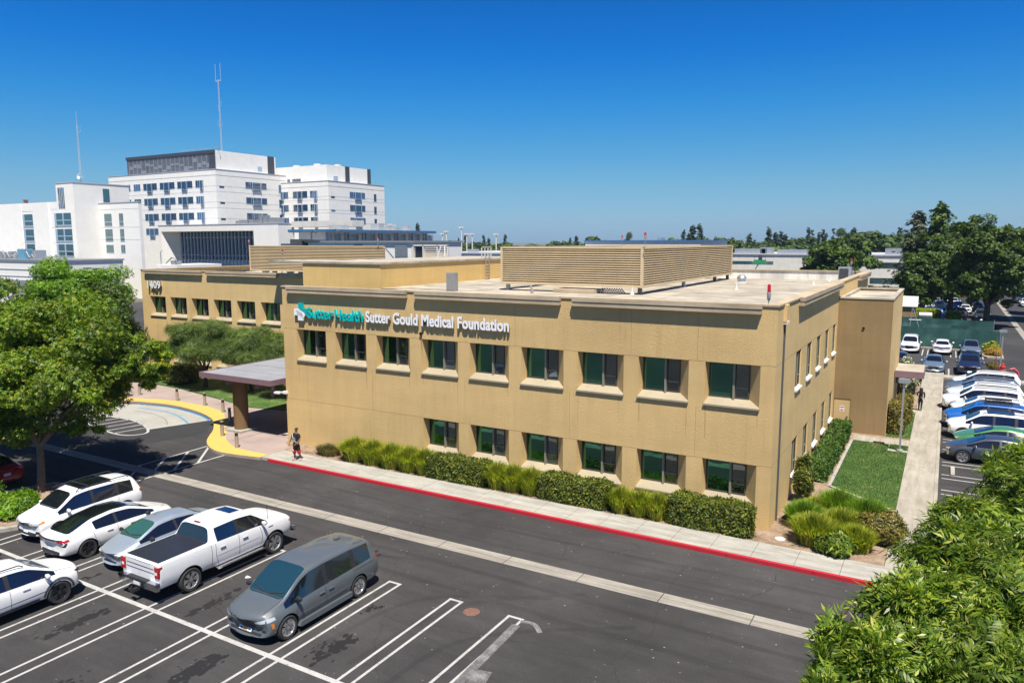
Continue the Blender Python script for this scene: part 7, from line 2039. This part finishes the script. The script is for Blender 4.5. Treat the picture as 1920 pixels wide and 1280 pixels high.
# ornamental grass clumps
def grass_clump(label, x, y, rx, ry, h, mat, n, seed, group=None, w=0.012, name='ornamental_grass'):
    rng = np.random.default_rng(seed); t = thing(name, label, 'grass clump', (x,y,0), 0, group)
    a = rng.uniform(0,2*math.pi,n); r = rng.uniform(0,1,n)**0.6
    bx = x+np.cos(a)*r*rx*0.72; by = y+np.sin(a)*r*ry*0.72
    hh = h*rng.uniform(0.55,1.08,n)*(1-0.25*r); lean = (0.12+0.5*r)*hh*rng.uniform(0.3,1.1,n); da = a+rng.normal(size=n)*0.6
    dx, dy = np.cos(da), np.sin(da); px, py = -dy*w*rng.uniform(0.7,1.6,n), dx*w*rng.uniform(0.7,1.6,n)
    def P(t_, k): return np.stack([bx+dx*lean*t_**2, by+dy*lean*t_**2, hh*(t_-0.16*t_**3*(lean/hh)*2)],1), k
    V = []
    for t_, k in ((0,1.0),(0.45,1.0),(0.8,0.7),(1.0,0.12)):
        c, _ = P(np.float64(t_), k); o = np.stack([px*k,py*k,np.zeros(n)],1); V += [c-o, c+o]
    V = np.stack(V,1).reshape(-1,3); b = (np.arange(n)*8)[:,None,None]
    F = (np.array([(0,1,3,2),(2,3,5,4),(4,5,7,6)])[None]+b).reshape(-1,4)
    fast_mesh('blades', V, F, mat, t); return t
gg = 'yellow green grass clumps along the front wall'
k = 0
for (x,rx,l) in ((-21.2,0.85,'leftmost'),(-19.9,0.8,'second from the left'),(-18.7,0.8,'third from the left'),(-17.5,0.8,'fourth from the left'),(-16.5,0.5,'fifth from the left, touching the left hedge')):
    grass_clump('yellow green grass clump %s in the long bed left of the hedges' % l, x,-0.78,rx,0.66,1.35,M['grassy'],2600,100+k,gg,0.016); k += 1
for (x,l) in ((-12.25,'left'),(-11.4,'middle'),(-10.45,'right')):
    grass_clump('grass clump between left and middle hedge, %s one of three' % l, x,-0.78,0.62,0.62,1.3,M['grassy'],2200,100+k,gg,0.016); k += 1
for (x,l) in ((-6.0,'left'),(-5.15,'middle'),(-4.35,'right')):
    grass_clump('grass clump between middle and right hedge, %s one of three' % l, x,-0.82,0.58,0.60,1.15,M['grassy'],2000,100+k,gg,0.016); k += 1
grass_clump('dry brown grass clump beside the walking man at the left corner of the wall',-23.1,-0.75,0.95,0.55,0.65,M['grassy_dry'],2400,130,None,0.016)
gc = 'grass clumps at the right building corner'
for i,(x,y,r,h,m,l) in enumerate([(1.75,-0.35,0.85,1.25,'grassy','front grass clump right of the building corner beside the walk'),(1.15,1.25,0.8,1.15,'grassy_green','grass clump behind the front one, nearest the wall'),(2.65,0.9,0.8,1.2,'grassy','grass clump in the middle of the corner bed'),
      (3.35,2.6,0.85,1.25,'grassy_green','grass clump at the near edge of the lawn'),(2.2,3.1,0.8,1.3,'grassy_green','tall green grass clump between lawn edging and side wall'),(3.2,-0.2,0.75,1.0,'grassy','right grass clump of the corner bed half hidden by the tree'),(1.4,2.4,0.6,0.95,'grassy','small grass clump near the cylinder shrub')]):
    grass_clump(l,x,y,r,r,h,M[m],2600,140+i,gc,0.016)
round_shrub('grey green shrub under the near tree at the corner bed',4.0,1.2,0.9,1.1,M['hedge_dry'],3200,150)
round_shrub('low leafy shrub at the foot of the walk by the corner bed',2.6,-0.9,0.7,0.7,M['leaf_near'],2600,151,size=(0.12,0.22))

# horizon trees ------------------------------------------------------
rng0 = random.Random(77)
def far_proto(kind, seed):
    rng = np.random.default_rng(seed)
    if kind == 'round':
        return tree('distant_tree','x',(0,0,0),(0,0,7.0),(5.6,5.6,4.9),34,70,SP_D,(1.2,2.0),M['leaf_far'] if seed % 2 else M['leaf_far_light'],M['bark_dark'],seed,0.35,2.5,4,None,0.34,0.5)
    if kind == 'conifer': return conifer('x',(0,0,0),17.0,4.0,M['needle_far'],seed,1500,(1.1,1.8),'distant_conifer',nb=46)
    if kind == 'cypress': return conifer('x',(0,0,0),18.0,1.35,M['needle_far'],seed,1200,(0.8,1.3),'distant_cypress',power=0.45,nb=40)
    if kind == 'palm':
        t = thing('distant_palm','x','palm',(0,0,0)); q = MB(); q.tube([(0,0,0),(0.2,0,7),(0,0,14)],[0.3,0.22,0.2],6); q.build('trunk', M['bark_dark'], t)
        n = 260; d = rng.normal(size=(n,3)); d[:,2] = np.abs(d[:,2])*0.9-0.5; d /= np.linalg.norm(d,axis=1,keepdims=True)
        V, F = place_templates(SP_W[0],SP_W[1],d*rng.uniform(0.4,1.6,size=(n,1))+np.array([0,0,14.2]),d+np.array([0,0,0.3]),rng.uniform(1.2,2.0,n),rng); fast_mesh('crown',V,F,M['leaf_far'],t); return t
PR = {'round':[far_proto('round',s) for s in (201,202,203,204)],'conifer':[far_proto('conifer',s) for s in (211,212)],'cypress':[far_proto('cypress',s) for s in (221,222)],'palm':[far_proto('palm',231)]}
LB = {'round':('broadleaf tree in the distant tree line along the horizon','tree','distant broadleaf trees'),'conifer':('dark conifer in the distant tree line along the horizon','tree','distant conifers'),
      'cypress':('narrow spire shaped tree standing up from the distant tree line','tree','distant spire trees'),'palm':('palm standing in the distant tree line','palm','distant palms')}
used = set()
def far_tree(kind, i, x, y, s, sz=1.0):
    p = PR[kind][i % len(PR[kind])]
    if p.name in used: o = copy_tree(p)
    else: o = p; used.add(p.name)
    o.location = (x,y,-0.1); o.scale = (s,s,s*sz); o.rotation_euler = (0,0,rng0.uniform(0,6.28))
    tag(o, LB[kind][0], LB[kind][1], LB[kind][2]); return o
def at_px(u, y):
    az = YAW+math.atan((u-960)/1400.6/math.cos(PITCH)); return 5.57+(y+30.04)*math.tan(az)
n = 0
u = 812
while u < 1930:
    y = rng0.uniform(235,420); k = rng0.random()
    kind = 'round' if k < 0.62 else ('conifer' if k < 0.95 else 'cypress')
    if u > 1250: s = rng0.uniform(0.75,1.1)
    else: s = rng0.uniform(0.62,0.92)
    if kind == 'conifer': s *= rng0.uniform(0.7,0.95)
    x = at_px(u, y); D = math.hypot(x-5.57,y+30)
    s *= 0.70+0.40*(D/420)
    far_tree(kind, n, x, y, s); n += 1
    u += rng0.uniform(7,13)
for (u_,y_,kind,hpx,wd) in [(1293,330,'conifer',424,1.15),(1305,335,'conifer',424,1.1),(1506,300,'cypress',428,1.0),(1513,302,'cypress',430,1.0),(1532,300,'cypress',432,1.1),(1552,300,'cypress',427,0.9),(1566,300,'palm',436,1.0),(1398,300,'conifer',440,1.0),(1446,300,'conifer',437,1.0),(1580,320,'conifer',441,1.0),(1734,250,'cypress',428,1.0),
                   (1715,240,'conifer',425,0.8),(1690,250,'round',432,1.1),(1640,245,'round',440,1.2),(1615,240,'round',437,1.2),(1112,320,'round',441,1.0),(1176,330,'palm',441,0.8),(948,300,'conifer',442,0.9),(787,300,'conifer',419,0.7),(862,300,'conifer',447,0.7),(1545,232,'round',452,1.0),(1380,236,'round',452,1.0),(1480,236,'round',450,1.0),(1425,232,'round',455,1.0)]:
    x = at_px(u_, y_); depth = (x-5.57)*math.sin(YAW)+(y_+30.04)*math.cos(YAW)
    top = 11.54+(452.5-hpx)/1400.6*depth; base_h = {'conifer':17,'cypress':18,'palm':14.5,'round':12}[kind]
    o = far_tree(kind, n, x, y_, wd*top/base_h, 1.0/wd); n += 1
def woods():
    rng = np.random.default_rng(99); m = 15000
    u = rng.uniform(700,1990,m); y = rng.uniform(430,900,m); az = YAW+np.arctan((u-960)/1400.6/math.cos(PITCH)); x = 5.57+(y+30.04)*np.tan(az)
    prof = 6.5+2.2*np.sin(u*0.031)+1.6*np.sin(u*0.083+1)+1.2*np.sin(u*0.21)
    z = rng.uniform(0,1,m)**0.55*prof
    P = np.stack([x,y,z],1); Z = rng.normal(size=(m,3))*0.5+np.array([0,-0.3,1.0])
    V, F = place_templates(SP_D[0],SP_D[1],P,Z,rng.uniform(2.6,4.6,m),rng)
    o = fast_mesh('far_woods', V, F, M['leaf_far']); tag(o, 'continuous belt of trees far off along the horizon', 'woods', kind='stuff')
woods()
# ---------------------------------------------------------------- people
SKIN = simple('skin_brown', (0.20,0.11,0.07), 0.6); SKIN2 = simple('skin_light', (0.38,0.24,0.17), 0.6)
CLB = simple('cloth_black', (0.012,0.012,0.014), 0.9); CLR = simple('cloth_red', (0.50,0.01,0.02), 0.8); CLW = simple('cloth_white', (0.7,0.7,0.72), 0.8)
HAIR = simple('hair_dark', (0.012,0.009,0.008), 0.7); BAGG = simple('bag_grey', (0.10,0.11,0.12), 0.7)
def skin_fig(name, nodes, edges, mat, parent, root=0, lv=2):
    """nodes: (x,y,z,r)"""
    pl = root_of(parent).location
    me = bpy.data.meshes.new(name); me.from_pydata([(n[0]-pl.x,n[1]-pl.y,n[2]-pl.z) for n in nodes], edges, []); me.validate()
    ob = bpy.data.objects.new(name, me); COL.objects.link(ob)
    sk = ob.modifiers.new('k','SKIN'); sk.use_smooth_shade = True; 
    sv = me.skin_vertices[0].data
    for i, n in enumerate(nodes):
        sv[i].radius = (n[3], n[4] if len(n) > 4 else n[3]); sv[i].use_root = (i == root)
    sb = ob.modifiers.new('s','SUBSURF'); sb.levels = lv; sb.render_levels = lv
    bpy.context.view_layer.update(); dg = bpy.context.evaluated_depsgraph_get()
    ev = bpy.data.meshes.new_from_object(ob.evaluated_get(dg), depsgraph=dg); bpy.data.objects.remove(ob)
    ev.materials.clear(); ev.materials.append(mat); ev.polygons.foreach_set('use_smooth', [True]*len(ev.polygons)); ev.name = name
    o = bpy.data.objects.new(name, ev); COL.objects.link(o); o.parent = parent; return o
def hand(nodes, edges, wrist, d, side, curl):
    """palm and five fingers on the end of an arm; d: direction, side: thumb direction"""
    d = Vector(d).normalized(); sd = Vector(side).normalized(); up = d.cross(sd).normalized()*curl
    b = len(nodes); p = Vector(nodes[wrist][:3])
    nodes.append((*(p+d*0.045),0.022,0.016)); edges.append((wrist,b))
    nodes.append((*(p+d*0.085),0.026,0.014)); edges.append((b,b+1))
    for k,(o,l) in enumerate(((0.028,0.065),(0.010,0.075),(-0.009,0.070),(-0.026,0.055))):
        i = len(nodes); q = p+d*0.09+sd*o
        nodes.append((*q,0.0085)); nodes.append((*(q+d*l*0.5+up*0.012),0.0080)); nodes.append((*(q+d*l*0.8+up*0.038),0.0070))
        edges += [(b+1,i),(i,i+1),(i+1,i+2)]
    i = len(nodes); nodes.append((*(p+d*0.04+sd*0.035),0.0095)); nodes.append((*(p+d*0.075+sd*0.052+up*0.012),0.0085)); edges += [(b,i),(i,i+1)]
def head(nodes, edges, neck, tilt=(0,0)):
    p = Vector(nodes[neck][:3]); i = len(nodes)
    nodes.append((p.x+tilt[0]*0.3,p.y+tilt[1]*0.3,p.z+0.07,0.055,0.055)); nodes.append((p.x+tilt[0]*0.7,p.y+tilt[1]*0.7,p.z+0.14,0.082,0.092)); nodes.append((p.x+tilt[0],p.y+tilt[1],p.z+0.22,0.078,0.088))
    edges += [(neck,i),(i,i+1),(i+1,i+2)]
def face(parent, c, fwd, skin):
    """nose, ears, eyes, mouth on the head, small meshes fused as one"""
    f = Vector(fwd).normalized(); s = f.cross(Vector((0,0,1))); q = MB()
    n = c+f*0.088; q.tube([n+Vector((0,0,0.03)), n+f*0.018-Vector((0,0,0.005)), n-Vector((0,0,0.012))],[0.006,0.012,0.007],6); q.build('nose', skin, parent, True)
    for k in (1,-1):
        e = c+s*k*0.082; q = MB(); q.tube([e+Vector((0,0,0.03)), e+s*k*0.012, e-Vector((0,0,0.03))],[0.008,0.012,0.007],6); q.build('ear', skin, parent, True)
        q = MB(); e = c+f*0.083+s*k*0.032+Vector((0,0,0.025)); q.tube([e-s*0.012,e+s*0.012],0.006,6); q.build('eye', HAIR, parent)
    q = MB(); m_ = c+f*0.086-Vector((0,0,0.045)); q.tube([m_-s*0.022,m_+s*0.022],0.005,6); q.build('mouth', simple('lips',(0.2,0.07,0.06),0.5), parent)

# man walking away from the wall corner, seen from behind
X0, Y0 = -23.75, -2.45
man = thing('person','man in black shirt and red hemmed shorts with a sling bag on the front walk','person',(X0,Y0,0))
L = lambda *p: (X0+p[0],Y0+p[1],p[2])
nodes = [(*L(0,0,0.92),0.13,0.11),(*L(0,0.02,1.10),0.13,0.105),(*L(0,0.02,1.28),0.155,0.11),(*L(0.0,0.03,1.42),0.11,0.08),(*L(0.0,0.03,1.49),0.055,0.055)]
edges = [(0,1),(1,2),(2,3),(3,4)]
head(nodes, edges, 4, (0.0,-0.01)); hc = Vector(nodes[6][:3])
def arm(sh, el, wr_, side, curl):
    i = len(nodes); nodes.append((*L(*sh),0.06)); nodes.append((*L(*el),0.042)); nodes.append((*L(*wr_),0.028)); edges.extend([(3,i),(i,i+1),(i+1,i+2)])
    d = Vector(wr_)-Vector(el); hand(nodes, edges, i+2, d, side, curl)
arm((-0.19,0.02,1.40),(-0.33,-0.02,1.17),(-0.43,-0.06,0.95),(0.3,-1,0),-1)
arm((0.19,0.02,1.40),(0.28,-0.02,1.15),(0.20,-0.20,1.00),(-1,0,0.3),1)
for (hx,kn,an,toe) in ((-0.09,(-0.11,-0.05,0.50),(-0.12,-0.02,0.09),(-0.14,-0.20,0.045)),(0.09,(0.10,0.06,0.50),(0.12,0.16,0.10),(0.13,0.0,0.05))):
    i = len(nodes); nodes.append((*L(hx,0,0.84),0.095,0.09)); nodes.append((*L(*kn),0.06)); nodes.append((*L(*an),0.042)); nodes.append((*L(*toe),0.035)); edges.extend([(0,i),(i,i+1),(i+1,i+2),(i+2,i+3)])
bod = skin_fig('body', nodes, edges, SKIN, man)
face(man, hc, (0,-1,0), SKIN)
skin_fig('hair', [(*(hc+Vector((0,0.015,0.02))),0.10,0.10),(*(hc+Vector((0,0.02,0.085))),0.108,0.108),(*(hc+Vector((0,0.0,0.12))),0.085,0.085)], [(0,1),(1,2)], HAIR, man)
sh = [(*L(0,0.01,0.90),0.16,0.13),(*L(0,0.02,1.15),0.16,0.13),(*L(0,0.02,1.30),0.185,0.135),(*L(0,0.03,1.43),0.12,0.09),(*L(-0.20,0.02,1.40),0.078),(*L(-0.30,-0.01,1.24),0.07),(*L(0.20,0.02,1.40),0.078),(*L(0.26,-0.01,1.24),0.07)]
skin_fig('shirt', sh, [(0,1),(1,2),(2,3),(3,4),(4,5),(3,6),(6,7)], CLB, man)
skin_fig('shorts', [(*L(0,0,1.00),0.155,0.13),(*L(0,0,0.86),0.155,0.135),(*L(-0.09,-0.02,0.74),0.115),(*L(-0.11,-0.04,0.50),0.105),(*L(0.09,0.02,0.74),0.115),(*L(0.10,0.05,0.50),0.105)], [(0,1),(1,2),(2,3),(1,4),(4,5)], CLB, man)
skin_fig('shorts_hem', [(*L(-0.11,-0.04,0.62),0.100),(*L(-0.115,-0.045,0.52),0.108),(*L(-0.115,-0.045,0.42),0.104),(*L(-0.115,-0.045,0.34),0.09)], [(0,1),(1,2),(2,3)], CLR, man)
skin_fig('shorts_hem', [(*L(0.10,0.05,0.62),0.100),(*L(0.105,0.055,0.52),0.108),(*L(0.105,0.06,0.42),0.104),(*L(0.105,0.065,0.34),0.09)], [(0,1),(1,2),(2,3)], CLR, man)
skin_fig('shorts_patch', [(*L(-0.13,-0.10,0.62),0.06,0.045),(*L(-0.13,-0.11,0.50),0.06,0.04)], [(0,1)], CLW, man)
for (a,b) in (((-0.115,-0.04,0.30),(-0.12,-0.02,0.12)),((0.11,0.12,0.30),(0.12,0.155,0.13))):
    skin_fig('sock', [(*L(*a),0.058),(*L(*b),0.047)], [(0,1)], CLB, man)
for (a,b) in (((-0.12,0.03,0.055),(-0.145,-0.19,0.045)),((0.12,0.20,0.06),(0.13,-0.01,0.05))):
    skin_fig('shoe', [(*L(*a),0.052,0.05),(*L(*b),0.048,0.035)], [(0,1)], CLW, man)
bag = skin_fig('sling_bag', [(*L(-0.05,-0.15,1.30),0.09,0.06),(*L(0.02,-0.16,1.16),0.12,0.07),(*L(0.04,-0.15,1.06),0.09,0.05)], [(0,1),(1,2)], BAGG, man)
q = MB(); q.tube([L(-0.16,-0.10,1.45),L(-0.04,-0.20,1.28),L(0.08,-0.22,1.12),L(0.17,-0.14,1.02)],0.012,6); q.build('bag_strap', CLW, man, True)
ph = thing('phone','dark phone held in the right hand of the walking man','phone',L(0.15,-0.30,1.0)); q = MB(); q.box(X0+0.10,X0+0.18,Y0-0.34,Y0-0.32,0.93,1.07); q.build('case', CLB, ph); q = MB(); q.box(X0+0.105,X0+0.175,Y0-0.343,Y0-0.3401,0.94,1.06); q.build('screen', simple('phone_screen',(0.05,0.06,0.08),0.1), ph)

# woman walking away on the side walk
X0, Y0 = 4.52, 27.3
wom = thing('person','woman with long dark hair dressed in black walking away along the side walk','person',(X0,Y0,0))
nodes = [(*L(0,0,0.86),0.12,0.10),(*L(0,0,1.02),0.105,0.085),(*L(0,0,1.18),0.125,0.09),(*L(0,0,1.31),0.10,0.07),(*L(0,0,1.37),0.045,0.045)]
edges = [(0,1),(1,2),(2,3),(3,4)]; head(nodes, edges, 4); hc = Vector(nodes[6][:3])
arm((-0.16,0,1.30),(-0.24,0.02,1.10),(-0.20,0.16,1.02),(0.3,1,0),1); arm((0.16,0,1.30),(0.21,0,1.07),(0.20,0.06,0.86),(0,1,0),1)
for (hx,kn,an,toe) in ((-0.08,(-0.08,0.06,0.46),(-0.08,0.0,0.08),(-0.08,0.16,0.04)),(0.08,(0.07,-0.02,0.46),(0.06,-0.14,0.12),(0.06,0.0,0.05))):
    i = len(nodes); nodes.append((*L(hx,0,0.80),0.09,0.085)); nodes.append((*L(*kn),0.055)); nodes.append((*L(*an),0.038)); nodes.append((*L(*toe),0.032)); edges.extend([(0,i),(i,i+1),(i+1,i+2),(i+2,i+3)])
skin_fig('body', nodes, edges, SKIN2, wom)
face(wom, hc, (0,1,0), SKIN2)
skin_fig('hair', [(*(hc+Vector((0,-0.01,0.085))),0.10,0.10),(*(hc+Vector((0,-0.03,0.0))),0.115,0.10),(*(hc+Vector((0,-0.07,-0.16))),0.12,0.07),(*(hc+Vector((0,-0.10,-0.34))),0.10,0.05)], [(0,1),(1,2),(2,3)], HAIR, wom)
skin_fig('jacket', [(*L(0,0,0.70),0.145,0.125),(*L(0,0,1.02),0.13,0.105),(*L(0,0,1.2),0.145,0.11),(*L(0,0,1.31),0.11,0.08),(*L(-0.17,0,1.29),0.06),(*L(-0.24,0.02,1.10),0.052),(*L(-0.205,0.14,1.03),0.042),(*L(0.17,0,1.29),0.06),(*L(0.215,0,1.07),0.052),(*L(0.205,0.05,0.90),0.04)], [(0,1),(1,2),(2,3),(3,4),(4,5),(5,6),(3,7),(7,8),(8,9)], CLB, wom)
skin_fig('leggings', [(*L(0,0,0.88),0.135,0.12),(*L(-0.08,0.03,0.66),0.085),(*L(-0.08,0.06,0.46),0.062),(*L(-0.08,0.0,0.05),0.045),(*L(0.08,-0.01,0.66),0.085),(*L(0.07,-0.02,0.46),0.062),(*L(0.06,-0.14,0.09),0.045)], [(0,1),(1,2),(2,3),(0,4),(4,5),(5,6)], CLB, wom)
for (a,b) in (((-0.08,-0.04,0.05),(-0.08,0.15,0.04)),((0.06,-0.17,0.08),(0.06,0.0,0.045))): skin_fig('shoe', [(*L(*a),0.046,0.045),(*L(*b),0.042,0.032)], [(0,1)], CLB, wom)
skin_fig('shoulder_bag', [(*L(0.03,-0.17,0.98),0.11,0.05),(*L(0.05,-0.17,0.86),0.12,0.055)], [(0,1)], BAGG, wom)
# ---------------------------------------------------------------- thin summer haze over the whole place
hz = MB(); hz.box(-2550, 2550, -390, 4150, -1.3, 66)
hm = bpy.data.materials.new('haze'); hm.use_nodes = True; hn = hm.node_tree
for n_ in list(hn.nodes): hn.nodes.remove(n_)
ho = hn.nodes.new('ShaderNodeOutputMaterial'); hv = hn.nodes.new('ShaderNodeVolumePrincipled')
hv.inputs['Color'].default_value = (0.62,0.84,1.0,1); hv.inputs['Density'].default_value = 0.00013; hv.inputs['Anisotropy'].default_value = 0.2
hn.links.new(hv.outputs[0], ho.inputs['Volume'])
tag(hz.build('haze', hm), kind='stuff')
